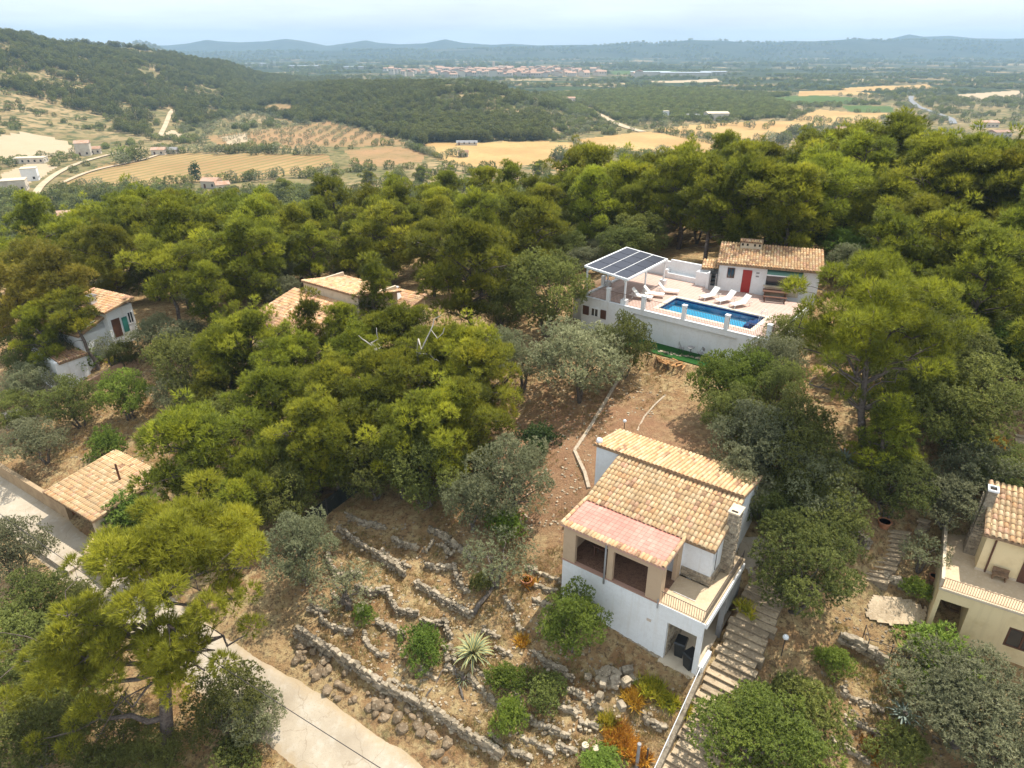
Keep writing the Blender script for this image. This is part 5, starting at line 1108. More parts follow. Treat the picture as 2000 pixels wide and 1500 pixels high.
def bush_model(seed, r=1.0, h=1.2, n_cl=12, dens=1.6, leaf=(.13, .03), m=None, k=4, clump=(.32, .55)):
    rs = np.random.RandomState(seed); cl = []
    for i in range(n_cl):
        a = i * 2.4; q = rs.uniform(0, 1) ** .5
        a += rs.uniform(-.7, .7); q *= rs.uniform(.6, 1.35)
        cl.append((np.array([math.cos(a) * q * r * .75, math.sin(a) * q * r * .75, h * (.25 + .5 * math.sqrt(max(0.05, 1 - q * q)) * rs.uniform(.45, 1.25))]), rs.uniform(*clump) * max(r, .7), rs.uniform(.25, .6)))
    return None, crown_from_clumps('foliage', cl, m, rs, dens, leaf, 9, .85, .3, False, -.6, .9)

MODELS = {}
def models(key, fn, seeds): MODELS[key] = [fn(s) for s in seeds]
models('pine', lambda s: pine_model(s, 9.0, 2.6, .24, 20), (1, 2, 3, 4))
models('pine_wide', lambda s: pine_model(s, 8.0, 3.2, .2, 24, extra=4), (11, 12, 13))
models('pine_umbrella', lambda s: pine_model(s, 8.0, 2.6, .52, 14, top='umbrella'), (21, 22))
models('pine_cone', lambda s: pine_model(s, 7.5, 1.9, .1, 24, 1.0, (.22, .055), top='cone', clump=(.34, .6), extra=2), (31, 32))
models('pine_yellow', lambda s: pine_model(s, 9.0, 2.7, .25, 20, .9, m=M_pine_y), (41, 42))
LF = dict(quad=False, k=9)
models('olive', lambda s: broadleaf_model(s, 4.5, 2.3, 40, 1.15, (.13, .042), M_olive, 2, .25, (.4, .75), **LF), (51, 52, 53))
models('olive_thin', lambda s: broadleaf_model(s, 3.0, 1.6, 20, .8, (.12, .038), M_olive, 2, .35, (.28, .5), **LF), (56, 57))
models('oak', lambda s: broadleaf_model(s, 5.0, 2.5, 46, 1.25, (.12, .05), M_oak, 3, .14, (.42, .78), **LF), (61, 62, 63))
models('carob', lambda s: broadleaf_model(s, 4.5, 2.4, 44, 1.2, (.13, .058), M_bright, 3, .16, (.42, .78), **LF), (66, 67))
models('bush', lambda s: bush_model(s, 1.0, 1.3, 16, 2.0, (.10, .04), m=M_oak), (71, 72))
models('bush_green', lambda s: bush_model(s, 1.0, 1.3, 16, 2.0, (.12, .04), M_bright), (76, 77))
models('bush_dark', lambda s: bush_model(s, 1.0, 1.25, 16, 2.2, (.10, .042), M_darkbush), (81,))
models('bush_grey', lambda s: bush_model(s, 1.0, 1.2, 15, 1.5, (.11, .034), M_olive), (86,))
models('bush_dry', lambda s: bush_model(s, .8, .8, 9, 1.1, (.22, .022), M_dry), (91,))
KIND = {'pine': ('pine_tree', 'tree', 9.0), 'pine_wide': ('pine_tree', 'tree', 8.4), 'pine_umbrella': ('pine_tree', 'tree', 8.2), 'pine_cone': ('pine_tree', 'tree', 7.6), 'pine_yellow': ('pine_tree', 'tree', 9.0),
        'olive': ('olive_tree', 'tree', 4.7), 'olive_thin': ('olive_tree', 'tree', 3.2), 'oak': ('evergreen_oak', 'tree', 5.2), 'carob': ('carob_tree', 'tree', 4.7), 'bush': ('bush', 'bush', 1.45), 'bush_green': ('bush', 'bush', 1.45),
        'bush_dark': ('bush', 'bush', 1.4), 'bush_grey': ('bush', 'bush', 1.35), 'bush_dry': ('bush', 'bush', .9)}
_tr = random.Random(77); PLACED = []
def plant(kind, x, y, h, label, group=None, wide=1.0, z=None, rz=None, tilt=(0, 0), variant=None):
    nm, cat, hh = KIND[kind]; v = MODELS[kind]; tm, cm = v[_tr.randrange(len(v)) if variant is None else variant % len(v)]
    s = h / hh; rz = _tr.uniform(0, 6.28) if rz is None else rz
    z = zat(x, y) if z is None else z
    PLACED.append((x, y, h))
    if tm is None:
        o = put(nm, cm, None, (x, y, z - 0.05 * s), (_tr.uniform(-.2, .2), _tr.uniform(-.2, .2), rz), (s * wide * _tr.uniform(.8, 1.25), s * wide * _tr.uniform(.8, 1.2), s)); return tag(o, label, cat, group)
    o = empty(nm, (x, y, z), 0, label, cat, group); o.rotation_euler = (tilt[0], tilt[1], rz); o.scale = (s * wide, s * wide, s)
    put('trunk', tm, o); put('crown', cm, o); return o
def top(kind, px, py, h, label, group=None, wide=1.0, **k):
    """plant so that the crown's top shows at this place in the picture"""
    q = hit(px, py, h * 0.97); return plant(kind, q[0], q[1], h, label, group, wide, **k)

ORD = ['zeroth', 'first', 'second', 'third', 'fourth', 'fifth', 'sixth', 'seventh', 'eighth', 'ninth', 'tenth', 'eleventh', 'twelfth', 'thirteenth', 'fourteenth', 'fifteenth', 'sixteenth', 'seventeenth', 'eighteenth', 'nineteenth', 'twentieth']
SKY = [130,190,260,330,390,450,510,560,610,660,720,770,830,880,940,1000,1050,1220,1290,1350,1410,1460,1500,1560]; SKY_L = 17
PB = 'pines of the dense belt behind the houses'
BELT = 'tall Aleppo pine standing in the dense belt behind the houses'
for px, py, h in ((130,428,9),(190,440,9),(260,412,9.5),(330,398,9.5),(390,384,9.5),(450,378,10),(510,370,10),(560,350,10.5),(610,343,10.5),(660,328,10.5),(720,333,10.5),(770,343,10),(830,323,10.5),(880,328,10),(940,333,10.5),(1000,323,10.5),(1050,318,10),(1220,308,10.5),(1290,298,10.5),(1350,298,10.5),(1410,308,10),(1460,318,10),(1500,310,10.5),(1560,330,10)):
    _sk = SKY.index(px); _so = SKY_L - _sk if _sk < SKY_L else _sk - SKY_L + 1
    top('pine' if _tr.random() < .7 else 'pine_wide', px + _tr.uniform(-8, 8), py + _tr.uniform(-5, 5), h, 'skyline pine of the belt, %s to the %s of the tallest one above the pergola' % (ORD[_so], 'left' if _sk < SKY_L else 'right'), PB, 1.05)
top('pine_wide', 1130, 284, 12, 'tallest pine of the belt above the solar pergola', None, 1.0)
top('pine', 1172, 292, 11.5, 'pine leaning against the tallest one above the solar pergola', None, 1.1)
for px, py, h in ((1620,300,10.5),(1690,268,11),(1830,272,11),(1880,290,11),(1930,262,11.5),(1985,288,11),(2040,300,11)):
    top('pine_wide' if _tr.random() < .6 else 'pine', px, py, h, 'tall yellow-green pine on the slope behind and right of the pool house', 'pines on the right-hand slope', 1.1)
top('pine_wide', 1772, 221, 12, 'pine whose crown rises highest of all, right of the pool house', None, 1.15)

# scattered fill of the belt and the right-hand slope
HOUSES = [(O_P[0] + 8, O_P[1] - 1, 12.5), (PHO[0] + 3, PHO[1] + 2, 7.5), (W_.location[0] - 2, W_.location[1] + 3, 8.5), (AO[0] + 2, AO[1] + 1, 4), (M_.location[0] + 3, M_.location[1] - 1, 7.5), (N_.location[0] + 3, N_.location[1] + 2, 5),
          (A_H[0] + 6, A_H[1] + 2, 8.5), (YO[0] + 6, YO[1] + 1, 9)]
def free(x, y, dmin, hm=0):
    for hx, hy, hr in HOUSES:
        if math.hypot(x - hx, y - hy) < hr + hm: return False
    return all(math.hypot(x - a, y - b) > dmin for a, b, _ in PLACED)
def fill(n, xr, yr, dmin, kinds, hr, label, group, ok=lambda x, y: True, wide=1.0, tries=4000):
    c = 0
    for _ in range(tries):
        x, y = _tr.uniform(*xr), _tr.uniform(*yr)
        if not ok(x, y) or not free(x, y, dmin, 1.0): continue
        plant(_tr.choice(kinds), x, y, _tr.uniform(*hr), label, group, wide); c += 1
        if c >= n: break
# ---- individually seen trees
top('pine_wide', 915, 428, 11, 'large dense pine left of the pool terrace, behind the evergreen oak', None, 1.05)
top('oak', 1072, 498, 7.2, 'olive-green evergreen oak touching the left end of the pool terrace', None, 1.0)
top('oak', 985, 560, 4.5, 'small evergreen oak at the foot of the large dense pine', None, .9)
top('pine_cone', 724, 514, 8.3, 'cone-shaped pine in front of the right roof of the rambling house', None, 1.1)
top('pine_cone', 604, 583, 8.0, 'slim pointed pine before the lower roof of the rambling house', None, .95)
CG = 'pines of the central clump'
_c = {}
for px, py, h, k in sorted(((480,606,8.5,'pine_wide'),(430,640,8,'pine_wide'),(555,660,7.5,'pine_wide'),(690,648,7.5,'pine_wide'),(745,610,7.5,'pine_wide'),(800,600,7.5,'pine_wide'),(850,640,8,'pine_wide'),(905,640,8,'pine_wide'),(940,668,7.5,'pine_wide'),(640,710,7.5,'pine_wide'),
                     (760,690,8,'pine_wide'),(700,740,7.5,'pine_wide'),(850,765,7.8,'pine_wide'),(770,790,7.2,'pine_wide'),(600,780,7.2,'pine_wide'),(520,720,7.5,'pine_wide'),(900,740,7.5,'pine_wide'),(640,820,6.5,'pine_wide'),(820,850,5.5,'oak'),(720,850,5,'oak'),(400,720,6.5,'pine'),(540,850,4.5,'oak'),(350,660,6,'oak'),(420,780,5,'oak'))):
    _r = 'back' if py < 655 else 'middle' if py < 735 else 'front'; _c[(_r, k == 'oak')] = _c.get((_r, k == 'oak'), 0) + 1
    top(k, px, py, h, ('%s pine from the left in the %s row of the central clump' if k != 'oak' else '%s dark oak from the left at the shaded %s side of the central pine clump') % (ORD[_c[(_r, k == 'oak')]], _r), CG if k != 'oak' else 'oaks under the central clump', 1.0)
top('pine_wide', 375, 803, 9.6, 'bushy yellow-green pine just right of the carport roof', None, 1.1)
top('pine_umbrella', 148, 568, 7.5, 'leaning umbrella pine in front of the white house on the left', None, 1.05, tilt=(0, -.2), rz=.4)
top('pine', 60, 604, 7.5, 'pine left of the leaning umbrella pine, beside the white annex', None, .95)
top('pine_umbrella', 318, 482, 9.5, 'pine with a pale bare forked trunk right of the white house', None, 1.0)
top('pine', 392, 520, 8, 'pine next to the pale-trunked one, right of the white house', None, 1.0)
for px, py in ((45, 478), (105, 492), (10, 520)): top('pine_yellow', px, py, 9.5, 'pine with yellowing ochre needles at the left edge', 'yellowing pines at the left edge', 1.1)
fill(80, (-62, 45), (54, 96), 4.4, ['pine', 'pine', 'pine_wide'], (7.5, 11.2), BELT, PB, lambda x, y: (y > 64 or x < -8) and not (x > 3 and y < 72) and not (x < -34 and y < 68), 1.05)
fill(90, (-62, 52), (55, 94), 2.4, ['oak', 'oak', 'olive'], (3.0, 5.2), 'low evergreen oak filling the shade between the belt pines', 'undergrowth oaks of the belt', lambda x, y: not (x > 3 and y < 67) and not (x < -36 and y < 64), 1.15)
fill(34, (24, 62), (36, 80), 4.4, ['pine_wide', 'pine', 'pine_wide'], (7.5, 11), 'tall yellow-green pine on the slope behind and right of the pool house', 'pines on the right-hand slope', lambda x, y: x > 27 + (54 - y) * .12 and not (y < 44 and x < 30), 1.08)
fill(60, (22, 62), (32, 76), 2.4, ['oak', 'olive', 'oak', 'carob'], (2.8, 4.6), 'evergreen oak growing under the pines on the right-hand slope', 'undergrowth oaks on the right-hand slope', lambda x, y: not (y < 40 and x < 27), 1.1)

# olives, oaks and bushes of the middle ground: kind, crown top, height, width, label
for k, px, py, h, w, lb in (
 ('olive',1135,634,6.2,1.1,'broad silver-grey olive tree below the window with brown shutters'),
 ('oak',1226,618,5.2,.78,'round olive-yellow evergreen oak next to the green turf strip'),
 ('olive_thin',1022,680,3.8,1.0,'small olive tree on the red path left of the broad silver olive'),
 ('olive',985,650,4.6,.85,'olive tree on the right flank of the central pine clump'),
 ('bush_dark',1047,832,2.2,.95,'dark round bush beside the low path edging above the house'),
 ('bush_dark',942,862,2.2,.9,'dark round bush left of the olive tree group'),
 ('olive',1000,872,5.6,.86,'tall grey-green olive tree in the middle of the slope left of the house'),
 ('olive',918,930,4.2,.80,'paler olive tree leaning out left of the tall grey-green one'),
 ('bush_green',985,990,1.9,.9,'bright green bush at the foot of the tall grey-green olive'),
 ('olive_thin',972,1048,3.6,1.1,'silvery olive sapling on the terraces above the fallen trunk'),
 ('bush',938,1120,1.2,1.0,'small green bush at the foot of the silvery olive sapling'),
 ('olive',578,1022,4.6,.92,'feathery olive tree at the left end of the terraces'),
 ('olive_thin',668,1108,3.2,1.15,'sparse blue-grey olive tree among the curved terrace walls'),
 ('bush_green',712,1180,1.0,.9,'small bright bush beside the sparse blue-grey olive'),
 ('carob',1122,1160,3.9,.80,'bright green shrubby tree growing against the white house front'),
 ('bush_green',822,1240,1.9,.9,'leafy green bush on the dry terraces left of the variegated agave'),
 ('bush_green',984,1300,1.6,.95,'round green bush right of the variegated agave'),
 ('bush',1068,1325,1.5,1.05,'dark speckled round bush below the shrubby tree at the house front'),
 ('bush_green',996,1378,2.2,.7,'tall narrow green bush near the lower terrace edge'),
 ('oak',1588,1032,5.4,1.0,'big olive-green tree shading the long stone stairs'),
 ('carob',1505,1392,3.7,1.4,'broad bright green tree at the bottom edge beside the stairs'),
 ('bush_green',1850,1248,2.4,1.25,'fresh green shrub in front of the yellow house'),
 ('bush',1592,1335,2.2,1.1,'green bush between the stairs tree and the dry plot'),
 ('bush_green',1640,1268,1.5,.9,'small leafy bush on the stone wall below the big stairs tree'),
 ('bush',1765,1425,1.9,1.0,'green bush at the bottom edge, right of the dry plot'),
 ('olive',1910,1320,4.4,1.25,'wide grey-green olive tree in the bottom right corner'),
 ('olive',2010,1390,4.2,1.2,'grey-green olive tree cut off by the bottom right edge'),
 ('olive_thin',1815,1050,2.6,.9,'small leafy tree beside the short stone stairs and the yellow house'),
 ('bush_green',1790,1130,1.2,1.0,'low bush under the balcony corner of the yellow house'),
 ('carob',1418,700,4.4,.85,'fresh green carob just below the green turf strip'),
 ('carob',1470,690,4.0,.85,'carob tree below the right corner post of the pool terrace'),
 ('oak',1440,762,4.0,.9,'evergreen oak below the two carob trees'),
 ('oak',1530,712,4.0,.9,'evergreen oak beneath the right wall of the pool terrace'),
 ('olive',1500,810,4.8,1.05,'grey olive tree behind the rear roof of the white house'),
 ('oak',1590,850,4.8,1.05,'dark oak left of the trunk of the big spreading pine'),
 ('olive',1455,900,3.6,1.0,'olive tree brushing the right end of the white house roofs'),
 ('oak',1550,935,3.2,.95,'shaded oak at the right of the white house chimney'),
 ('pine_cone',1748,790,5.6,1.35,'young pine just right of the big spreading pine trunk'),
 ('oak',1760,900,3.8,1.0,'dark oak under the young pine, above the terracotta pot'),
 ('oak',1860,620,6.0,1.1,'dark evergreen oak behind the right side of the big spreading pine'),
 ('oak',1900,700,6.0,1.1,'dark evergreen oak filling the slope above the variegated agave on the right'),
 ('oak',1800,720,5.4,1.0,'dark evergreen oak half hidden behind the big spreading pine'),
 ('bush_green',1905,830,1.8,1.0,'bright bush right of the variegated agave on the right slope'),
 ('olive',1930,872,3.4,1.15,'grey-green olive tree behind the yellow house chimney'),
 ('olive',1870,935,3.4,1.1,'grey-green olive left of the yellow house chimney'),
 ('oak',1990,880,3.4,1.0,'evergreen oak at the right edge above the yellow house roof'),
 ('carob',232,733,4.2,.9,'round fresh green tree in the middle of the dry left garden'),
 ('olive',335,735,3.8,.9,'olive tree right of the round green tree in the left garden'),
 ('oak',128,742,4.6,.95,'olive-green evergreen oak at the left of the dry garden'),
 ('olive',60,828,3.8,1.15,'wide grey-green olive tree behind the lane wall'),
 ('bush_green',196,838,2.6,1.0,'green bush just behind the carport roof'),
 ('olive',45,716,4.0,1.0,'olive tree at the left edge below the white annex'),
 ('olive_thin',206,655,3.2,.9,'small green tree in front of the white house facade'),
 ('olive',300,622,4.0,1.0,'grey olive tree right of the white house'),
 ('oak',40,655,4.2,1.0,'oak at the left edge above the annex wall'),
 ('oak',18,770,3.6,1.0,'dark oak at the very left edge of the garden'),
 ('bush_green',228,966,2.6,1.15,'green bush leaning over the right end of the carport roof'),
 ('bush_green',268,985,2.0,1.0,'second bush right of the carport, behind the low wall'),
 ('olive',2,1025,4.8,.9,'tree poking in at the left edge beside the lane'),
 ('oak',130,1150,3.2,.95,'blue-grey olive tree left of the big forked pine'),
 ('oak',50,1130,4.2,1.0,'dark oak in the lower left, beside the lane'),
 ('oak',10,1215,4.6,1.1,'dark oak at the lower left edge'),
 ('bush',85,1320,2.6,1.2,'ochre-green bush under the left boughs of the forked pine'),
 ('oak',190,1400,3.6,1.0,'dark oak under the forked pine'),
 ('oak',40,1385,4.0,1.1,'dark oak in the bottom left corner'),
 ('oak',430,1325,4.2,.95,'dark round oak right of the forked pine trunk'),
 ('olive',490,1365,3.0,.9,'small grey olive tree at the edge of the concrete lane'),
 ('oak',290,1440,2.8,1.0,'low oak at the foot of the forked pine'),
 ('bush',450,1455,1.6,1.1,'low bush at the bottom edge left of the lane'),
 ('bush_green',1185,1470,1.2,1.3,'green bush at the bottom edge left of the stairs'),
 ('oak',1560,612,4.6,.8,'evergreen oak pressed against the right wall of the pool terrace'),
 ('olive',1522,655,4.4,.85,'grey olive overlapping the right corner of the pool terrace'),
 ('bush_green',165,668,2.0,1.2,'green bush hiding the foot of the white house on the left'),
 ('olive',110,640,3.6,.9,'grey-green olive between the annex and the white house'),
 ('oak',235,668,2.6,1.0,'low oak beside the shuttered corner of the white house'),
 ('pine',655,603,7.2,.9,'pine standing before the gap between the two roofs of the rambling house'),
 ('pine_wide',470,890,6.5,.9,'low rounded pine between the carport pine and the central clump'),
 ('oak',545,915,4.2,1.0,'dark oak beside the upper end of the mesh fence'),
 ('oak',1470,832,3.2,.85,'evergreen oak rising behind the middle of the white house rear roof'),
 ('oak',1640,960,3.4,1.1,'dark oak below the blue-grey agave'),
 ('oak',1505,965,2.8,.9,'oak in the passage right of the white house chimney'),
 ('olive',1600,900,4.0,1.0,'grey-green olive behind the trunk foot of the big spreading pine'),
 ('oak',1560,780,4.6,1.05,'evergreen oak under the left boughs of the big spreading pine'),
 ): top(k, px, py, h, lb, None, w)

# ---- the two hero pines, built limb by limb
def hero_pine(base, label, trunk_pts, limbs, seed, r0, blade=(.24, .045), dens=1.7, bare=()):
    """trunk_pts / limbs are offsets from the base; limbs: (start index on trunk, end point, puff radius, number of puffs)"""
    rs = np.random.RandomState(seed); tk = MB(); root = empty('pine_tree', base, 0, label, 'tree')
    rad = np.linspace(r0, r0 * .35, len(trunk_pts)); tk.tube([(trunk_pts[0][0], trunk_pts[0][1], -.8)] + list(trunk_pts), [r0 * 1.3] + list(rad), 9, cap=False)
    cl = []
    for j, e, r, n in limbs:
        b = np.array(trunk_pts[j], float); e = np.array(e, float)
        pts = limb(tk, b, e, max(.05, rad[j] * .55), .03, rs, 6, .35, 7)
        base_t = rs.uniform(.22, .5)
        for q in range(n):
            u = rs.uniform(.5, 1.05); p = np.array(pts[min(6, int(u * 6))]); off = np.array([rs.normal(0, r * .95), rs.normal(0, r * .95), rs.uniform(-.25, 1.0) * r])
            c = p + off; rr_ = r * rs.uniform(.38, .62); cl.append((c, rr_, base_t + rs.uniform(-.18, .18)))
            limb(tk, p, c, .03, .01, rs, 3, .3, 4)
    for b, e in bare: 
        limb(tk, b, e, .06, .012, rs, 5, .5, 5)
        for q in range(5):
            m_ = np.array(b) + (np.array(e) - np.array(b)) * rs.uniform(.4, 1); limb(tk, m_, m_ + rs.normal(0, .5, 3), .02, .006, rs, 3, .4, 4)
    tk.build('trunk', M_bark, root, smooth=True)
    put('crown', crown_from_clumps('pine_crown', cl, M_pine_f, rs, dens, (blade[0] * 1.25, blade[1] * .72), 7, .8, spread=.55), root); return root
HB = base_at(330, 1485)
def rel(px, py, dy): # point seen at this picture place, dy metres further than the trunk foot
    r = ray(px, py); q = r * ((HB[1] + dy) / r[1]); return tuple(q - HB)
hero_pine(HB, 'big forked pine with open boughs beside the concrete lane', [(0, 0, 0), rel(325, 1400, .1), rel(322, 1310, .3), rel(300, 1240, .5), rel(290, 1175, .8), rel(310, 1110, 1.1)],
 [(5, rel(345, 1065, 1.6), 1.5, 11), (5, rel(400, 1060, 2.2), 1.5, 11), (5, rel(320, 1040, 2.8), 1.3, 9), (4, rel(440, 1100, 1.6), 1.3, 9), (5, rel(215, 1105, 1.6), 1.1, 6), (4, rel(490, 1110, .9), 1.1, 6), (4, rel(455, 1170, .4), 1.0, 6), (4, rel(360, 1140, -.3), .9, 4),
  (2, rel(420, 1270, -.4), 1.2, 8), (2, rel(480, 1240, .5), 1.15, 8), (2, rel(370, 1240, -1.0), .8, 4), (2, rel(400, 1310, -1.4), .8, 4), (3, rel(170, 1215, .6), 1.0, 6), (3, rel(110, 1200, 1.0), 1.0, 6), (3, rel(215, 1290, -.8), .9, 6), (3, rel(130, 1310, -.6), 1.1, 8), (3, rel(70, 1340, -.4), .9, 6), (3, rel(265, 1325, -1.2), .7, 4),
  (1, rel(100, 1440, -1.0), .9, 7), (2, rel(150, 1370, -1.0), 1.1, 9), (2, rel(40, 1290, .8), 1.2, 9), (3, rel(90, 1260, .6), 1.2, 9), (4, rel(240, 1150, .2), .5, 3)], 7, .34, dens=2.2, bare=[(rel(322, 1310, .3), rel(185, 1450, -1.0)), (rel(300, 1240, .5), rel(120, 1190, .8)), (rel(322, 1330, .3), rel(215, 1390, -.6))])
HB2 = base_at(1687, 905)
def rel2(px, py, dy): r = ray(px, py); q = r * ((HB2[1] + dy) / r[1]); return tuple(q - HB2)
hero_pine(HB2, 'big spreading pine with a straight trunk on the right-hand slope', [(0, 0, 0), rel2(1684, 860, 0), rel2(1682, 800, .1), rel2(1688, 750, .2), rel2(1695, 690, .4), rel2(1700, 630, .6)],
 [(5, rel2(1690, 565, .8), 1.5, 11), (5, rel2(1640, 580, 1.2), 1.3, 9), (5, rel2(1750, 580, 1.4), 1.4, 10), (4, rel2(1610, 630, .4), 1.2, 9), (4, rel2(1800, 620, .6), 1.4, 10), (4, rel2(1720, 630, -1.6), 1.3, 9), (4, rel2(1660, 640, -1.5), 1.2, 8), (4, rel2(1850, 660, .8), 1.2, 8),
  (3, rel2(1570, 680, .6), 1.1, 7), (3, rel2(1790, 690, -1.2), 1.1, 8), (3, rel2(1850, 710, .2), 1.0, 7), (3, rel2(1640, 690, -2.0), .9, 6), (2, rel2(1860, 790, .5), .8, 5), (2, rel2(1800, 770, 1.0), .9, 6), (2, rel2(1580, 750, 1.0), .9, 6), (3, rel2(1560, 640, 1.2), 1.0, 7), (5, rel2(1810, 640, 2.4), 1.2, 8)],
 9, .26, bare=[(rel2(1682, 800, .1), rel2(1610, 705, -.3)), (rel2(1686, 770, .1), rel2(1770, 720, -.6)), (rel2(1682, 800, .1), rel2(1830, 780, 0))])
# ------------------------------------------------------------------ dry stone walls
M_rock = mat('weathered_rock', (0.26, 0.19, 0.12), .95, .1, [(2.2, (.16, .115, .07), .40, .6), (7.0, (.44, .36, .25), .55, .7)], (7, .9), rand=.2)
def stone_meshes():
    out = []
    for s in range(7):
        rs = np.random.RandomState(900 + s); v = []
        for z in (-1, 1):
            for y in (-1, 1):
                for x in (-1, 1): v.append(np.array([x, y, z], float))
        v = np.array(v) * 0.5; q = []
        # cube with cut corners: 3 points per corner
        for p in v:
            for ax in range(3):
                e = p.copy(); e[ax] *= rs.uniform(.45, .75); q.append(e * rs.uniform(.85, 1.12, 3))
        from_ = np.array(q)
        import bmesh
        bm = bmesh.new()
        for p in from_: bm.verts.new(p)
        bmesh.ops.convex_hull(bm, input=bm.verts); me = bpy.data.meshes.new('stone'); bm.to_mesh(me); bm.free()
        me.materials.append(M_stone2 if s % 3 else M_stone); out.append(me)
    return out
STONES = stone_meshes(); _sr = random.Random(31)
def stone_at(parent, p, size, rot=None, name='stone'):
    o = bpy.data.objects.new(name, _sr.choice(STONES)); COL.objects.link(o); o.parent = parent
    o.location = p; o.scale = (size * _sr.uniform(.8, 1.35), size * _sr.uniform(.7, 1.1), size * _sr.uniform(.55, .85))
    o.rotation_euler = rot or (_sr.uniform(-.25, .25), _sr.uniform(-.25, .25), _sr.uniform(0, 6.28)); return o
def stone_wall(pix, h, label, size=.27, group=None, sink=.25, courses=None, world=None, jag=.1, mapp=.0):
    pts = world if world is not None else [base_at(px, py) for px, py in pix]
    pts = [np.array(p, float) for p in pts]; root = empty('dry_stone_wall', tuple(pts[0]), 0, label, 'stone wall', group); o0 = pts[0]
    V = []; F = []
    for a, b in zip(pts[:-1], pts[1:]):
        L = np.linalg.norm((b - a)[:2]); d = (b - a) / max(L, 1e-6); n = max(1, int(L / (size * .92)))
        side = np.array([-d[1], d[0], 0]); ang = math.atan2(d[1], d[0]); C = courses or max(1, int(round(h / (size * .62))))
        for c in range(C):
            for i in range(n):
                q = a + (b - a) * ((i + .5 + .5 * (c % 2) + _sr.uniform(-.2, .2)) / n) + side * _sr.uniform(-.07, .07)
                zz = zat(q[0], q[1]) - sink * .3 + (c + .45) * (h / C) + _sr.uniform(-jag, jag) * .4
                stone_at(root, (q[0] - o0[0], q[1] - o0[1], zz - o0[2]), size * _sr.uniform(.85, 1.3), (_sr.uniform(-.2, .2), _sr.uniform(-.2, .2), ang + _sr.uniform(-.3, .3)))
        for i in range(int(n * 1.3)):      # small infill rubble, joined
            q = a + (b - a) * _sr.random() + side * _sr.uniform(-.28, .28); zz = zat(q[0], q[1]) + _sr.uniform(0, h * .45); s = _sr.uniform(.05, .13)
            base = len(V); me = _sr.choice(STONES)
            for vv in me.vertices: V.append((q[0] - o0[0] + vv.co.x * s * 1.5, q[1] - o0[1] + vv.co.y * s * 1.3, zz - o0[2] + vv.co.z * s))
            for f in me.polygons: F.append(tuple(base + k for k in f.vertices))
    me = bpy.data.meshes.new('rubble'); me.from_pydata(V, [], F); me.materials.append(M_stone2); r = put('rubble', me, root); r['kind'] = 'stuff'
    return root
for pix, h, lb in WALLS: stone_wall(pix, h * .85, lb, .19 if h < .6 else .25)
# rocky bank above the lane
BOULDERS = []
for k in range(6):
    import bmesh
    bm = bmesh.new(); bmesh.ops.create_icosphere(bm, subdivisions=2, radius=.55); rs = np.random.RandomState(300 + k)
    for v in bm.verts:
        c = np.array(v.co); f = 1 + .55 * float(fbm(np.array([c[0] * 2.2 + k * 7]), np.array([c[1] * 2.2 + c[2] * 2.9]), 60 + k)[0]) + rs.normal(0, .05); v.co = Vector(c * f)
    me = bpy.data.meshes.new('boulder'); bm.to_mesh(me); bm.free(); me.materials.append(M_rock); BOULDERS.append(me)
bank = [base_at(px, py) for px, py in ((575,1268),(600,1300),(640,1335),(690,1368),(757,1402),(823,1440),(880,1485))]
rb = empty('rock_bank', tuple(bank[0]), 0, 'bank of big weathered boulders along the uphill side of the lane', 'rocks'); o0 = bank[0]
for a, b in zip(bank[:-1], bank[1:]):
    for i in range(11):
        q = a + (b - a) * _sr.random() + np.array([_sr.uniform(-.2, .6), _sr.uniform(-.3, .9), 0]); s = _sr.uniform(.2, .62)
        stone_at(rb, (q[0] - o0[0], q[1] - o0[1], zat(q[0], q[1]) - s * .18 - o0[2]), s, None, 'boulder').data = _sr.choice(BOULDERS)
# loose stones lying about
def loose(n, poly, label, smin, smax, name='rock_litter'):
    V = []; F = []; xs = [p[0] for p in poly]; ys = [p[1] for p in poly]; pts = []
    while len(pts) < n:
        px, py = _sr.uniform(min(xs), max(xs)), _sr.uniform(min(ys), max(ys))
        if inpoly(np.array([px]), np.array([py]), poly)[0]: pts.append(_ng_hit(px, py)[:2])
    pts = np.array(pts); zs = Z(pts[:, 0], pts[:, 1])
    for (x0, y0), z0 in zip(pts, zs):
        s = _sr.uniform(smin, smax); me = _sr.choice(STONES); b = len(V); a = _sr.uniform(0, 6.28); ca, sa = math.cos(a), math.sin(a)
        for v in me.vertices:
            x, y = v.co.x * s * 1.3, v.co.y * s; V.append((x0 + x * ca - y * sa, y0 + x * sa + y * ca, z0 + v.co.z * s * .7))
        for f in me.polygons: F.append(tuple(b + i for i in f.vertices))
    me = bpy.data.meshes.new(name); me.from_pydata(V, [], F); me.materials.append(M_stone2); o = put(name, me); tag(o, label, kind='stuff')
_gxy = {}
def _ng_hit(px, py):   # coarse table of ground hits, interpolated
    i, j = int(px // 50), int(py // 50)
    def g(a, b):
        if (a, b) not in _gxy: _gxy[(a, b)] = base_at(a * 50, b * 50)
        return _gxy[(a, b)]
    fx, fy = px / 50 - i, py / 50 - j
    p = (g(i, j) * (1 - fx) + g(i + 1, j) * fx) * (1 - fy) + (g(i, j + 1) * (1 - fx) + g(i + 1, j + 1) * fx) * fy
    return p
loose(1500, [(560,1180),(640,1020),(900,1010),(1090,1150),(1110,1250),(1340,1330),(1240,1480),(1000,1500),(760,1400)], 'scattered pale stones over the dry terraces', .03, .12)
loose(600, [(900,980),(960,760),(1060,700),(1290,690),(1300,800),(1170,860),(1100,1060)], 'pale stones scattered over the red slope behind the house', .04, .14)
loose(420, [(1600,1330),(1640,1180),(1760,1200),(1900,1300),(1840,1480),(1680,1490)], 'stones strewn over the dry plot at lower right', .03, .12)
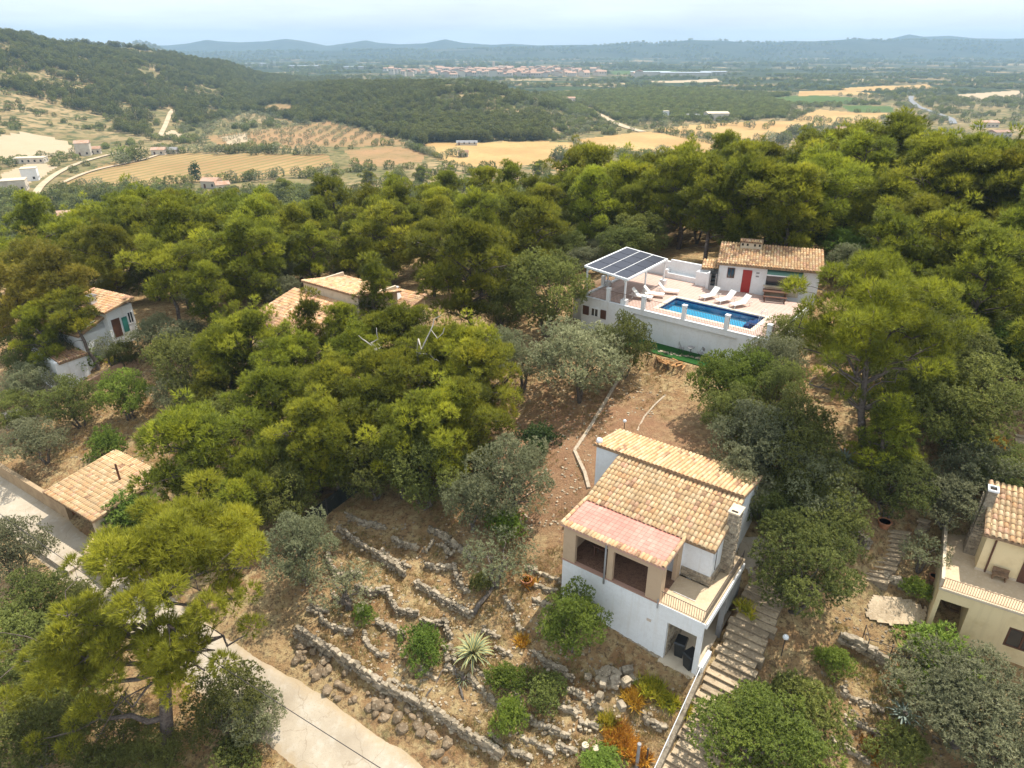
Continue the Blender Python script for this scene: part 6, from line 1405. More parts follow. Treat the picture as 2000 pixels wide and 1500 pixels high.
loose(350, [(20,800),(250,640),(480,760),(330,960),(120,900)], 'pale stones in the left garden', .05, .15)

# dry grass, one mass over the open ground
def grass(n, poly, label, m, length, width, dens_noise=None, name='dry_grass', seed=3, k=7):
    rs = np.random.RandomState(seed); xs = [p[0] for p in poly]; ys = [p[1] for p in poly]
    px = rs.uniform(min(xs), max(xs), n * 3); py = rs.uniform(min(ys), max(ys), n * 3); ok = inpoly(px, py, poly); px, py = px[ok][:n], py[ok][:n]
    Cn = np.array([_ng_hit(a, b) for a, b in zip(px, py)]); Cn[:, :2] += rs.normal(0, .15, (len(Cn), 2)); Cn[:, 2] = Z(Cn[:, 0], Cn[:, 1])
    keep = (fbm(Cn[:, 0] / 1.6, Cn[:, 1] / 1.6, 55) > -.02) & (road_dist(Cn[:, 0], Cn[:, 1]) > 1.9); Cn = Cn[keep]
    up = np.tile([0, 0, 1.0], (len(Cn), 1)); V, F, t = blades(Cn, up, k, length, width, rs, .55, rs.uniform(.2, .8, len(Cn)))
    V = V + np.repeat(rs.normal(0, .07, (len(V) // 3, 3)) * [1, 1, 0], 3, 0)
    o = put(name, np_mesh(name, V, F, m, attr={'tint': t})); tag(o, label, kind='stuff')
M_straw2 = leaf_mat('straw_blades', (0.24, 0.145, 0.05), (0.46, 0.31, 0.12), (0.58, 0.43, 0.19), .2, .8)
M_weed = leaf_mat('weed_blades', (0.09, 0.10, 0.03), (0.17, 0.18, 0.05), (0.28, 0.26, 0.09), .2, .8)
OPEN = [(540,1190),(640,1000),(900,900),(960,760),(1060,690),(1300,690),(1320,800),(1160,870),(1100,1060),(1110,1250),(1350,1340),(1260,1500),(1000,1500),(760,1420)]
grass(13000, OPEN, 'straw-coloured dry grass over the terraces and the slope', M_straw2, .22, .022)
grass(2600, OPEN, 'thin green weeds among the dry grass of the terraces', M_weed, .2, .03, name='weeds', seed=8)
LG = [(10,860),(40,780),(250,640),(480,700),(480,860),(330,960),(120,900)]
grass(4000, LG, 'dry yellow grass in the left garden', M_straw2, .25, .024, seed=5)
RG = [(1560,1500),(1640,1180),(1700,1020),(1800,860),(1980,900),(1860,1080),(1760,1200),(1900,1300),(1840,1490)]
grass(4000, RG, 'dry grass and weeds on the right-hand plots', M_straw2, .22, .022, seed=6); grass(1800, RG, 'green weeds on the right-hand plots', M_weed, .22, .03, name='weeds', seed=9)
grass(2600, [(250,1500),(0,1480),(0,1180),(150,1150),(300,1280),(480,1440),(640,1500)], 'dry grass on the lower verge of the lane', M_straw2, .24, .024, seed=7)

# ------------------------------------------------------------------ stairs
M_step = mat('step_concrete', (0.45, 0.35, 0.23), .92, .15, [(1.3, (.33, .25, .16), .42, .62), (5, (.24, .18, .11), .54, .68), (14, (.52, .43, .31), .54, .7)], (12, .7), rand=.22)
M_riser = mat('step_riser_shade', (0.30, 0.235, 0.16), .95, .1, [(6, (.17, .13, .09), .45, .65)])  # risers coloured darker than the treads, standing in for their shade
def stairs(label, bl, br, tl, tr, n, thick=.22, kerb=True):
    bl, br, tl, tr = [np.array(p, float) for p in (bl, br, tl, tr)]; root = empty('stone_staircase', tuple(bl), 0, label, 'stairs'); rg = random.Random(n)
    for i in range(n):
        t0, t1 = i / n, (i + 1.04) / n; a0 = bl + (tl - bl) * t0; b0 = br + (tr - br) * t0; a1 = bl + (tl - bl) * t1; b1 = br + (tr - br) * t1
        z = (a0[2] + b0[2]) / 2 + (tl[2] - bl[2]) / n + rg.uniform(-.025, .025); sh = rg.uniform(-.14, .14); v = (b0 - a0); v = v / np.linalg.norm(v) * sh
        f = (a1 - a0) / np.linalg.norm((a1 - a0)[:2]); f[2] = 0
        V = [a0 + v, b0 + v, b1 + v, a1 + v]; mb = MB()
        def P_(p, q, zz): w_ = p + f * q; return (w_[0] - bl[0], w_[1] - bl[1], zz - bl[2])
        mb.hexa([P_(V[0], -.03, z - .05), P_(V[1], -.03, z - .05), P_(V[2], 0, z - .05), P_(V[3], 0, z - .05), P_(V[0], -.03, z), P_(V[1], -.03, z), P_(V[2], 0, z), P_(V[3], 0, z)], 0)
        mb.hexa([P_(V[0], .0, z - thick - .3), P_(V[1], .0, z - thick - .3), P_(V[2], 0, z - thick - .3), P_(V[3], 0, z - thick - .3), P_(V[0], .0, z - .052), P_(V[1], .0, z - .052), P_(V[2], 0, z - .052), P_(V[3], 0, z - .052)], 1)
        mb.build('step', [M_step, M_riser], root)
    return root
def hl(u, v, w): return loc_of(A_H, -36, (u, v, w))
stairs('long straight flight of concrete and stone steps beside the white house', hl(8.1, -5.4, -6.35), hl(10.1, -5.4, -6.35), hl(8.2, 7.5, -.70), hl(10.2, 7.5, -.70), 34)
kerb = empty('stair_wall', hl(7.95, -5.0, -6), R(-36), 'low stone side wall and white handrail beside the long stairs', 'wall')
mb = MB(); mb.hexa([(-.1, 0, -.6), (.12, 0, -.6), (.12, 5.3, 1.7), (-.1, 5.3, 1.7), (-.1, 0, .35), (.12, 0, .35), (.12, 5.3, 2.68), (-.1, 5.3, 2.68)]); mb.build('side_wall', M_stone, kerb)
mb = MB(); mb.tube([(0, -1.5, .4), (0, 0, 1.05), (0, 5.35, 3.35)], .022, 6); mb.build('handrail', M_wpaint, kerb)
for v in (0.1, 1.8, 3.5, 5.2): mb = MB(); mb.tube([(0, v, v * .44 + .2), (0, v, 1.05 + v * .43)], .018, 5); mb.build('post', M_wpaint, kerb)
s_ = [base_at(*p) for p in ((1690,1128),(1730,1150),(1743,1031),(1784,1046))]
for q in s_: q[2] += .05
stairs('short flight of stone steps climbing beside the yellow house', *s_, 12)
s_ = [base_at(*p) for p in ((1784,1040),(1800,1050),(1800,1012),(1822,1024))]
for q in s_: q[2] += .1
stairs('few turning stone steps above the short flight by the yellow house', *s_, 3)
s_ = [base_at(*p) for p in ((1982,868),(2040,880),(1980,700),(2020,705))]
for q in s_: q[2] += .1
stairs('stone steps climbing along the right picture edge', *s_, 16)
def pad(name, pix, m, label, lift=.05):
    pts = [base_at(*p)[:2] for p in pix]; xs = [p[0] for p in pts]; ys = [p[1] for p in pts]
    X, Y = np.meshgrid(np.arange(min(xs), max(xs), .12), np.arange(min(ys), max(ys), .12)); cx, cy_ = (X[:-1, :-1] + X[1:, 1:]) / 2, (Y[:-1, :-1] + Y[1:, 1:]) / 2
    j = fbm(cx * 1.3, cy_ * 1.3, 71) * .5; msk = inpoly(cx + j, cy_ + j, [tuple(p) for p in pts]); zs = np.maximum(Z(X, Y, False), Z(X, Y)) + lift
    k = np.ones(5) / 5
    for _ in range(3): zs = np.apply_along_axis(lambda r: np.convolve(np.pad(r, 2, 'edge'), k, 'valid'), 0, zs); zs = np.apply_along_axis(lambda r: np.convolve(np.pad(r, 2, 'edge'), k, 'valid'), 1, zs)
    o = put(name, grid_mesh(name, X, Y, zs + .03, m, msk)); tag(o, label, kind='structure'); return o
pad('pavement', [(1705,1160),(1760,1168),(1812,1190),(1800,1228),(1740,1222),(1690,1200)], M_step, 'bare concrete pad between the short stairs and the yellow house')
pad('pavement', [(1440,1045),(1470,1050),(1520,1075),(1470,1130),(1440,1100)], M_conc, 'grey paved passage behind the white house chimney')
pad('pavement', [(80,730),(130,722),(160,740),(120,770),(78,765)], M_conc, 'pale paved yard below the white annex')
pad('pavement', [(5,810),(60,790),(80,815),(20,838)], M_conc, 'pale paved corner at the left edge of the garden')

# low edgings, garden walls, fence
def edging(pix, h, w, m, label, name='garden_wall', cat='wall'):
    pts = [base_at(*p) for p in pix]; root = empty(name, tuple(pts[0]), 0, label, cat); o0 = pts[0]; mb = MB()
    for a, b in zip(pts[:-1], pts[1:]):
        d = (b - a)[:2]; n = np.array([-d[1], d[0]]) / np.linalg.norm(d) * w / 2; q = [a[:2] - n, b[:2] - n, b[:2] + n, a[:2] + n]; zz = [a[2], b[2], b[2], a[2]]
        mb.hexa([(x - o0[0], y - o0[1], z - .5 - o0[2]) for (x, y), z in zip(q, zz)] + [(x - o0[0], y - o0[1], z + h - o0[2]) for (x, y), z in zip(q, zz)])
    mb.build('wall_body', m, root); return root
M_edge = mat('pale_edging', (0.46, 0.38, 0.28), .9, .1, [(5, (.34, .26, .18), .45, .65)])
edging([(1150,955),(1142,925),(1122,882),(1150,840),(1180,790),(1200,755),(1222,718)], .14, .22, M_edge, 'thin pale path edging climbing from the house to the turf strip')
edging([(1245,842),(1258,815),(1280,790),(1300,772)], .06, .12, M_edge, 'thin curved line of edging on the red slope', name='path_edging', cat='edging')
M_brickw = mat('rose_wall', (0.42, 0.27, 0.18), .9, .1, [(3, (.32, .2, .13), .45, .65)], (12, .4))
edging([(175,757),(227,728),(273,708)], .7, .3, M_brickw, 'left half of the rose-topped wall below the white house')
edging([(278,704),(333,681),(360,672)], .7, .3, M_brickw, 'right half of the rose-topped wall below the white house')
edging([(15,842),(45,824),(75,806)], .5, .3, M_edge, 'pale low wall in the corner of the left garden')
edging([(398,745),(430,770),(462,796)], .5, .3, M_brickw, 'low wall descending through the shade left of the central clump')
fp = [base_at(*p) for p in ((588,1045),(640,1006),(690,968),(735,938),(772,912))]
fe = empty('mesh_fence', tuple(fp[0]), 0, 'dark mesh fence running uphill into the central pine clump', 'fence'); mb = MB(); o0 = fp[0]
def mesh_mat():
    m = bpy.data.materials.new('shade_netting'); m.use_nodes = True; nt = m.node_tree; p = nt.nodes['Principled BSDF']; p.inputs['Base Color'].default_value = (.02, .024, .018, 1); p.inputs['Roughness'].default_value = .8
    t = nt.nodes.new('ShaderNodeBsdfTransparent'); mx_ = nt.nodes.new('ShaderNodeMixShader'); mx_.inputs[0].default_value = .72
    nt.links.new(t.outputs[0], mx_.inputs[1]); nt.links.new(p.outputs[0], mx_.inputs[2]); nt.links.new(mx_.outputs[0], nt.nodes['Material Output'].inputs['Surface']); return m
M_net = mesh_mat()
for a, b in zip(fp[:-1], fp[1:]):
    a_, b_ = a - o0, b - o0; d = b_ - a_; nn = np.array([-d[1], d[0], 0]) / np.linalg.norm(d[:2]) * .01; z1 = np.array([0, 0, 1.25]); z0 = np.array([0, 0, .05])
    m1 = MB(); m1.hexa([tuple(a_ - nn + z0), tuple(b_ - nn + z0), tuple(b_ + nn + z0), tuple(a_ + nn + z0), tuple(a_ - nn + z1), tuple(b_ - nn + z1), tuple(b_ + nn + z1), tuple(a_ + nn + z1)]); m1.build('netting', M_net, fe)
for a in fp: m1 = MB(); p = a - o0; m1.tube([tuple(p - np.array([0, 0, .4])), tuple(p + np.array([0, 0, 1.35]))], .035, 6); m1.build('post', M_iron, fe)

# ------------------------------------------------------------------ agaves, aloes, pots and odds and ends
def agave(px, py, r, label, m_edge, m_mid, n=34, seed=0, lift=0.0, upright=.9):
    q = base_at(px, py); rg = random.Random(seed); root = empty('agave', (q[0], q[1], q[2] + lift), 0, label, 'agave')
    for i in range(n):
        a = i * 2.4; e = upright * (1 - i / n) + rg.uniform(-.1, .1) + .12; L = r * rg.uniform(.85, 1.1); w = .075 * r / 1.1; mb = MB(); pts = []
        for k in range(5):
            t = k / 4; el = e - .5 * t * t * (1 - e * .5); rad = L * t * math.cos(el); z = L * t * math.sin(el) + .1; ww = w * (1 - t ** 2.2) + .004
            c = np.array([rad * math.cos(a), rad * math.sin(a), z]); s_ = np.array([-math.sin(a), math.cos(a), 0]); pts.append((c - s_ * ww, c - s_ * ww * .55 - [0, 0, .02], c + s_ * ww * .55 - [0, 0, .02], c + s_ * ww))
        for k in range(4):
            for j in range(3):
                mb.add([pts[k][j], pts[k][j + 1], pts[k + 1][j + 1], pts[k + 1][j]], [(0, 1, 2, 3)], 1 if j == 1 else 0)
        mb.build('leaf', [m_edge, m_mid], root)
    st = MB(); st.tube([(0, 0, -.4 - lift), (0, 0, .3)], [.16, .12], 8); st.build('stem', M_bark, root); return root
M_ag1 = mat('agave_margin', (.58, .50, .20), .6, .3); M_ag2 = mat('agave_green', (.16, .21, .12), .6, .3); M_ag3 = mat('agave_blue', (.24, .29, .24), .6, .3)
agave(925, 1292, 1.25, 'large yellow-striped agave standing on a stem on the dry terraces', M_ag1, M_ag2, 44, 1, .5, 1.15)
agave(1878, 868, 1.3, 'yellow-striped agave on the right slope', M_ag1, M_ag2, 30, 2, .1, 1.0)
agave(1648, 905, 1.1, 'blue-grey agave at the foot of the big spreading pine', M_ag3, M_ag3, 28, 3, .05, 1.0)
agave(905, 1330, .6, 'withered small agave under the large yellow-striped one', M_dry, M_ag2, 18, 4, 0, .5)
agave(1765, 1400, .9, 'grey agave with drooping leaves in the dry plot at lower right', M_ag3, M_ag3, 22, 5, 0, .7)
def tuft(px, py, r, n, m, label, seed, h=1.0, name='aloe'):
    rs = np.random.RandomState(seed); q = base_at(px, py); n = int(n * 2.2)
    C = np.stack([rs.normal(0, r * .42, n), rs.normal(0, r * .42, n), np.full(n, .02)], 1); Nn = np.tile([0, 0, .9], (n, 1)) + rs.normal(0, .3, (n, 3))
    V, F, t = blades(C, Nn, 12, .46 * h, .075, rs, .65, rs.uniform(.1, .9, n)); V[:, 2] = np.maximum(V[:, 2], .01)
    o = put(name, np_mesh(name, V, F, m, attr={'tint': t}), None, (q[0], q[1], q[2] + .02)); return tag(o, label, 'succulent')
for i, (px, py, r, n, m, lb) in enumerate((
 (1238,1362,.62,34,M_dry,'orange-yellow aloe clump nearest the heap of grey stones'), (1275,1345,.7,36,M_aloe,'yellow-green aloe clump below the white house wall'), (1305,1372,.55,26,M_aloe,'yellow aloe clump beside the stairs side wall'),
 (1185,1412,.42,20,M_aloe,'small bright yellow aloe clump left of the orange ones'), (1210,1432,.6,30,M_dry,'orange aloe clump in front of the concrete pole'), (1228,1462,.65,32,M_dry,'largest orange aloe clump left of the concrete pole'),
 (1250,1482,.55,26,M_dry,'orange aloe clump at the bottom edge by the pole'), (1022,1256,.32,18,M_dry,'lone orange aloe clump in the middle of the dry terraces'), (1200,1452,.5,22,M_dry,'orange aloe clump at the left of the pole group'),
 (1340,1385,.4,18,M_aloe,'small yellow-green clump against the stairs handrail'), (1455,1190,.5,22,M_aloe,'yellow plant growing beside the upper stairs'), (1700,1462,.6,26,M_dry,'orange dry plants in the plot at lower right'),
 (1945,868,.7,26,M_dry,'orange dry plant near the steps at the right edge'), (230,705,.6,24,M_aloe,'yellow-green plant below the white house corner'), (1035,1140,.35,16,M_dry,'dry plant in the terracotta planter beside the house corner'))):
    tuft(px, py, r, n, m, lb, 40 + i)
def pot(px, py, r, h, label):
    q = base_at(px, py); root = empty('terracotta_pot', (q[0], q[1], q[2] + .02), 0, label, 'pot'); mb = MB(); mb.lathe([(r * .7, 0), (r, h * .85)], 14); mb.build('bowl', M_terra, root, smooth=False)
    mb = MB(); mb.lathe([(r * 1.0, h * .85), (r * 1.12, h * .87), (r * 1.12, h), (r * .92, h), (r * .9, h * .86)], 14); mb.build('rim', M_terra, root); mb = MB(); mb.lathe([(.01, h * .9), (r * .88, h * .9)], 14); mb.build('soil', M_dark, root)
pot(1725, 1030, .34, .42, 'wide terracotta pot on the bank above the short stairs'); pot(1028, 1142, .30, .40, 'terracotta planter beside the left corner of the white house')
pot(1822, 1133, .22, .3, 'pale pot hanging at the balcony corner of the yellow house')
def log(px0, py0, px1, py1, r, label, name='fallen_trunk', m=None, lift=.2):
    a, b = base_at(px0, py0), base_at(px1, py1); mb = MB(); L = np.linalg.norm(b - a); pts = [(b - a) * t + np.array([0, 0, lift + .15 * math.sin(t * 9)]) for t in np.linspace(0, 1, 7)]
    mb.tube([tuple(p) for p in pts], list(np.linspace(r, r * .55, 7)), 8); o = mb.build(name, m or M_barkg, None, True, loc=tuple(a)); return tag(o, label, 'log')
log(925, 1205, 985, 1118, .15, 'grey fallen trunk lying across the terraces below the silvery sapling'); log(905, 1372, 885, 1300, .06, 'thin dead stem hanging under the large yellow-striped agave', 'dry_branch')
log(830, 1372, 868, 1312, .05, 'pale sandy log edging beside the leafy green bush', 'dry_branch')
for a, b, lb in (((700,655),(735,690),'bare white dead bough in front of the rambling house'), ((868,640),(815,690),'second bare white bough right of the rambling house')):
    q = hit(*b, 6.7); p = ray(*a); p = p * (q[1] / p[1]); mb = MB(); rs = np.random.RandomState(a[0]); root = empty('dead_tree', (q[0], q[1], zat(q[0], q[1])), 0, lb, 'dead tree'); o0 = np.array(root.location)
    M_dead = MATS.get('dead') or mat('dead', (.42, .38, .33), .9, .1); limb(mb, np.zeros(3) - [0, 0, .4], q - o0, .14, .08, rs, 6, .3)
    for e in (p, (p + q) / 2 + rs.normal(0, .8, 3), q + rs.normal(0, 1.2, 3) + [0, 0, .6], p + rs.normal(0, 1.0, 3)): limb(mb, q - o0, e - o0, .07, .02, rs, 5, .6)
    mb.build('trunk', M_dead, root, True)
def pole(px, py, h, r, label, m, cross=False, tilt=0.0):
    q = base_at(px, py); root = empty('utility_pole', tuple(q), 0, label, 'pole'); mb = MB(); mb.tube([(0, 0, -.5), (tilt * h, 0, h)], [r, r * .8], 8); mb.build('shaft', m, root)
    if cross:
        for z in (h * .86, h * .74): mb = MB(); mb.tube([(-.02 + tilt * h, 0, z), (-.32 + tilt * h, .05, z + .05)], .03, 5); mb.build('bracket', M_iron, root)
    else:
        mb = MB(); mb.lathe([(r * 1.05, 0), (r * 1.05, .08)], 8, (tilt * h, 0, h)); mb.build('cap', m, root)
    return q
pole(1243, 1500, 1.6, .09, 'pale grey concrete pole among the orange aloes', M_grey); pole(1262, 1492, 1.0, .05, 'short dark pipe stand beside the concrete pole', M_iron)
pole(246, 975, 3.0, .09, 'dark wooden utility pole standing behind the carport roof', M_brown, True)
# cable sagging over the lane
a, b = dep(-40, 975, 44), dep(790, 1530, 26); mb = MB(); pts = []
for t in np.linspace(0, 1, 14): p = a * (1 - t) + b * t; p[2] -= .5 * math.sin(math.pi * t); pts.append(tuple(p))
cb_ = mb; cb_.tube(pts, .018, 5); o = cb_.build('overhead_cable', M_iron); tag(o, 'thin black overhead cable following the concrete lane', 'cable')
# firewood, stone heap, log rounds, ring, ball lamp
q = base_at(1314, 712); root = empty('firewood_pile', tuple(q), R(-30), 'scattered pile of orange split firewood below the turf strip', 'firewood'); M_fw = mat('split_wood', (.50, .28, .12), .85, .1, [(9, (.38, .2, .08), .45, .65)], rand=.25)
lgm = MB(); lgm.tube([(-.22, 0, 0), (.22, 0, 0)], .06, 6); lgm = lgm.mesh('log', M_fw)
for i in range(46): put('log', lgm, root, (_sr.gauss(0, .75), _sr.gauss(0, .32), .08 + .16 * _sr.random()), (_sr.uniform(-.3, .3), _sr.uniform(-.3, .3), _sr.uniform(0, 3.1)))
q = base_at(1195, 1335); root = empty('stone_heap', tuple(q), 0, 'heap of big grey building stones beside the aloes', 'stones')
for i in range(26): stone_at(root, (_sr.gauss(0, .5), _sr.gauss(0, .5), .12 + .28 * _sr.random()), _sr.uniform(.28, .46))
q = base_at(885, 1275); root = empty('rubble_heap', tuple(q), 0, 'heap of reddish broken tiles and stones left of the large agave', 'rubble')
for i in range(34): stone_at(root, (_sr.gauss(0, .5), _sr.gauss(0, .35), .06 + .15 * _sr.random()), _sr.uniform(.12, .26))
for px, py, lb in ((1163,1468,'upright pale log round near the bottom edge'), (1143,1462,'smaller log round left of the upright pale one')):
    q = base_at(px, py); mb = MB(); mb.lathe([(.17, 0), (.17, .28)], 12); o = mb.build('log_round', M_cream, None, loc=tuple(q)); tag(o, lb, 'log')
q = base_at(1047, 1390); mb = MB(); mb.tube([(.22 * math.cos(k * .4488), .22 * math.sin(k * .4488), .1) for k in range(15)], .02, 5); o = mb.build('woven_ring', M_straw2, None, loc=tuple(q)); tag(o, 'pale woven ring lying on the terrace below the round bushes', 'ring')
q = base_at(1530, 1418, .9); mb = MB(); 
q = base_at(1526, 1280); root = empty('garden_lamp', tuple(q), 0, 'white globe lamp on a post right of the long stairs', 'lamp'); mb = MB(); mb.tube([(0, 0, -.2), (0, 0, 1.1)], .025, 6); mb.build('post', M_iron, root); mb = MB(); mb.lathe([(.05, 1.1), (.14, 1.18), (.15, 1.26), (.1, 1.36), (.02, 1.4)], 12); mb.build('globe', M_wpaint, root, True)
q = base_at(1218, 848); root = empty('garden_lamp', tuple(q), 0, 'white globe lamp on a post behind the rear roof of the white house', 'lamp'); mb = MB(); mb.tube([(0, 0, -.2), (0, 0, .9)], .025, 6); mb.build('post', M_iron, root); mb = MB(); mb.lathe([(.05, .9), (.12, .97), (.13, 1.04), (.08, 1.12), (.02, 1.15)], 12); mb.build('globe', M_wpaint, root, True)
q = base_at(1820, 1228)
ir = [base_at(*p) for p in ((1684,1248),(1690,1275),(1735,1290),(1775,1300))]; root = empty('garden_railing', tuple(ir[1]), 0, 'crooked iron railing above the thick stone wall at right', 'railing')
for a, b in zip(ir[:-1], ir[1:]):
    for z in (.45, .9): mb = MB(); mb.tube([tuple(a - ir[1] + [0, 0, z]), tuple((a + b) / 2 - ir[1] + [0, 0, z + .06]), tuple(b - ir[1] + [0, 0, z])], .02, 5); mb.build('rail', M_iron, root)
for a in ir: mb = MB(); mb.tube([tuple(a - ir[1] - [0, 0, .3]), tuple(a - ir[1] + [0, 0, .95])], .025, 5); mb.build('post', M_iron, root)
q = base_at(112, 742); root = empty('garden_table', (q[0], q[1], q[2] + .15), 0, 'round white table in the yard below the annex', 'table'); mb = MB(); mb.lathe([(.75, .68), (.75, .73)], 16); mb.build('tabletop', M_wpaint, root); mb = MB(); mb.tube([(0, 0, -.2), (0, 0, .68)], .06, 8); mb.build('leg', M_grey, root)
# ------------------------------------------------------------------ far houses and the town
M_roofp = mat('far_roof_tiles', (.44, .30, .22), .9, .1, [(.4, (.36, .2, .12), .4, .65)], rand=.15)
M_farw = mat('far_render', (.56, .50, .41), .9, .1, rand=.12)
def far_house(px, py, w, d, h, rot, label, walls=None, roof=None, flat=False, name='house', z=None, roofh=1.4):
    q = base_at(px, py) if z is None else onz(px, py, z); root = empty(name, tuple(q), R(rot), label, 'house'); wm = walls or M_white
    boxes('wall', wm, root, (-w / 2, w / 2, -d / 2, d / 2, -2, h))
    if flat:
        boxes('roof', M_cream, root, (-w / 2 - .15, w / 2 + .15, -d / 2 - .15, d / 2 + .15, h, h + .25))
    else:
        o = .35; mb = MB(); r = mb
        V = [(-w / 2 - o, -d / 2 - o, h), (w / 2 + o, -d / 2 - o, h), (w / 2 + o, d / 2 + o, h), (-w / 2 - o, d / 2 + o, h), (-w / 2 - o, 0, h + roofh), (w / 2 + o, 0, h + roofh)]
        mb.add(V, [(0, 1, 5, 4), (2, 3, 4, 5), (0, 4, 3), (1, 2, 5), (0, 3, 2, 1)]); mb.build('roof', roof or M_roofp, root)
    n = max(2, int(w / 3))
    for i in range(n):
        x = -w / 2 + w * (i + .5) / n; wn_ = boxes('window' if i else 'door', M_brown if not i else M_dark, root, (x - .5, x + .5, -d / 2 - .06, -d / 2, (.9 if i else 0), 2.1))
    for i in range(2): y = -d / 2 + d * (i + .5) / 2; boxes('window', M_dark, root, (w / 2, w / 2 + .06, y - .45, y + .45, 1.0, 2.1))
    return root
M_cottage = mat('aged_whitewash', (.62, .55, .45), .9, .1, [(.5, (.52, .44, .34), .45, .65)])
far_house(166, 303, 8, 7, 7.5, 20, 'tall cream farmhouse at the foot of the wooded hill', M_cottage); far_house(188, 300, 6, 5, 3.2, 20, 'low cream wing right of the tall farmhouse', M_cottage)
far_house(62, 318, 16, 7, 3.0, 12, 'long flat-roofed pale house beside the upper yard at far left', M_cottage, flat=True)
far_house(32, 372, 10, 8, 5.0, 25, 'modern white cubic house at the left picture edge', M_cottage, flat=True); far_house(62, 352, 7, 6, 6.0, 25, 'white cubic house standing right of the modern one', flat=True)
far_house(415, 366, 8, 6, 3.4, -10, 'house with a pink tiled roof between dark cypresses', M_farw); far_house(436, 372, 6, 4, 3.0, 30, 'low tiled shed right of the pink-roofed house', M_farw)
far_house(312, 302, 8, 5, 3.2, 5, 'stone cottage beside the bend of the sandy track', M_farw); far_house(338, 300, 7, 4, 2.6, -5, 'grey-roofed shed right of the stone cottage', M_farw, M_grey)
far_house(1648, 266, 14, 9, 5.5, -10, 'lone farmhouse at the edge of the small pale field', M_farw); far_house(1672, 266, 9, 7, 3.5, -10, 'low barn attached to the lone farmhouse', M_farw)
far_house(1398, 234, 20, 12, 6, 5, 'broad farm building with an ochre roof below the dark wooded hill', M_farw, M_cream); far_house(1300, 230, 5, 5, 6, 0, 'white farm tower left of the broad farm building', flat=True)
far_house(1352, 232, 13, 7, 3, 0, 'low white farm sheds beside the broad farm building', M_farw, M_grey); far_house(905, 306, 6, 4, 2.6, 0, 'tiny stone hut in the golden field', M_farw)
far_house(912, 283, 14, 3, 1.6, 0, 'long low grey shed in front of the pine plantation', M_farw, M_grey); far_house(1110, 198, 16, 9, 4, 0, 'farmhouse at the top of the sandy hill road', M_farw)
far_house(1950, 268, 14, 9, 4, 10, 'house with a reddish roof among trees at the far right', M_farw); far_house(1925, 248, 16, 9, 4, -5, 'long tiled house beyond the main road', M_farw)
far_house(140, 435, 9, 6, 3.5, 15, 'small tiled house peeping from the bushes at the left', M_farw); far_house(285, 418, 8, 6, 3, 0, 'tiled roof showing through the belt at the left', M_farw)

def town_mesh(w, d, h, i):
    mb = MB(); mb.box(-w / 2, w / 2, -d / 2, d / 2, -1, h, 0); V = [(-w / 2 - .3, -d / 2 - .3, h), (w / 2 + .3, -d / 2 - .3, h), (w / 2 + .3, d / 2 + .3, h), (-w / 2 - .3, d / 2 + .3, h), (-w / 2 - .3, 0, h + 2), (w / 2 + .3, 0, h + 2)]
    mb.add(V, [(0, 1, 5, 4), (2, 3, 4, 5), (0, 4, 3), (1, 2, 5)], 1)
    for k in range(int(w / 4)): x = -w / 2 + 2 + k * 4; mb.box(x - .6, x + .6, -d / 2 - .1, -d / 2, h * .55, h * .55 + 1.6, 2)
    return mb.mesh('town_house', [M_farw, M_roofp, M_dark])
TM = [town_mesh(9, 10, 6, 0), town_mesh(13, 11, 7.5, 1), town_mesh(8, 12, 9, 2), town_mesh(16, 10, 6, 3), town_mesh(11, 9, 5, 4)]
tr_ = random.Random(5); cnt = 0
while cnt < 260:
    c = tr_.gauss(985, 105); Y = 1700 + 520 * tr_.random()
    if not 740 < c < 1260: continue
    x = (c - 1000) / 1489 * Y; o = put('town_house', tr_.choice(TM), None, (x, Y, zat(x, Y)), (0, 0, R(tr_.choice((0, 90)) + tr_.uniform(-12, 12)))); s = tr_.uniform(1.0, 1.6); o.scale = (s, s, s)
    tag(o, 'small pale house with a rose-coloured roof in the distant town', 'house', 'houses of the distant town'); cnt += 1
q = (-0.0125 * 1950, 1950); root = empty('church', (q[0], q[1], zat(*q)), 0, 'church with a tower rising over the middle of the distant town', 'church'); boxes('nave', M_farw, root, (-20, 20, -8, 8, -1, 16)); boxes('tower', M_farw, root, (-26, -20, -4, 4, -1, 28))
for i, (c, Y, w, lb) in enumerate(((1275, 1830, 95, 'long pale blue warehouse right of the town'), (1345, 1800, 120, 'longest pale warehouse roof right of the town'), (1400, 1850, 60, 'short pale warehouse at the right end of the row'), (590, 2500, 110, 'white industrial roof far out left of the town'), (500, 2900, 120, 'pale greenhouse roofs in the far left plain'), (690, 2450, 70, 'small white industrial roof near the left end of the town'))):
    x = (c - 1000) / 1489 * Y; root = empty('warehouse', (x, Y, zat(x, Y)), R(-4), lb, 'warehouse'); boxes('wall', M_farw, root, (-w / 2, w / 2, -14, 14, -1, 7)); boxes('roof', mat('sheet_roof', (.62, .66, .70), .6, .3), root, (-w / 2 - 1, w / 2 + 1, -15, 15, 7, 7.8))

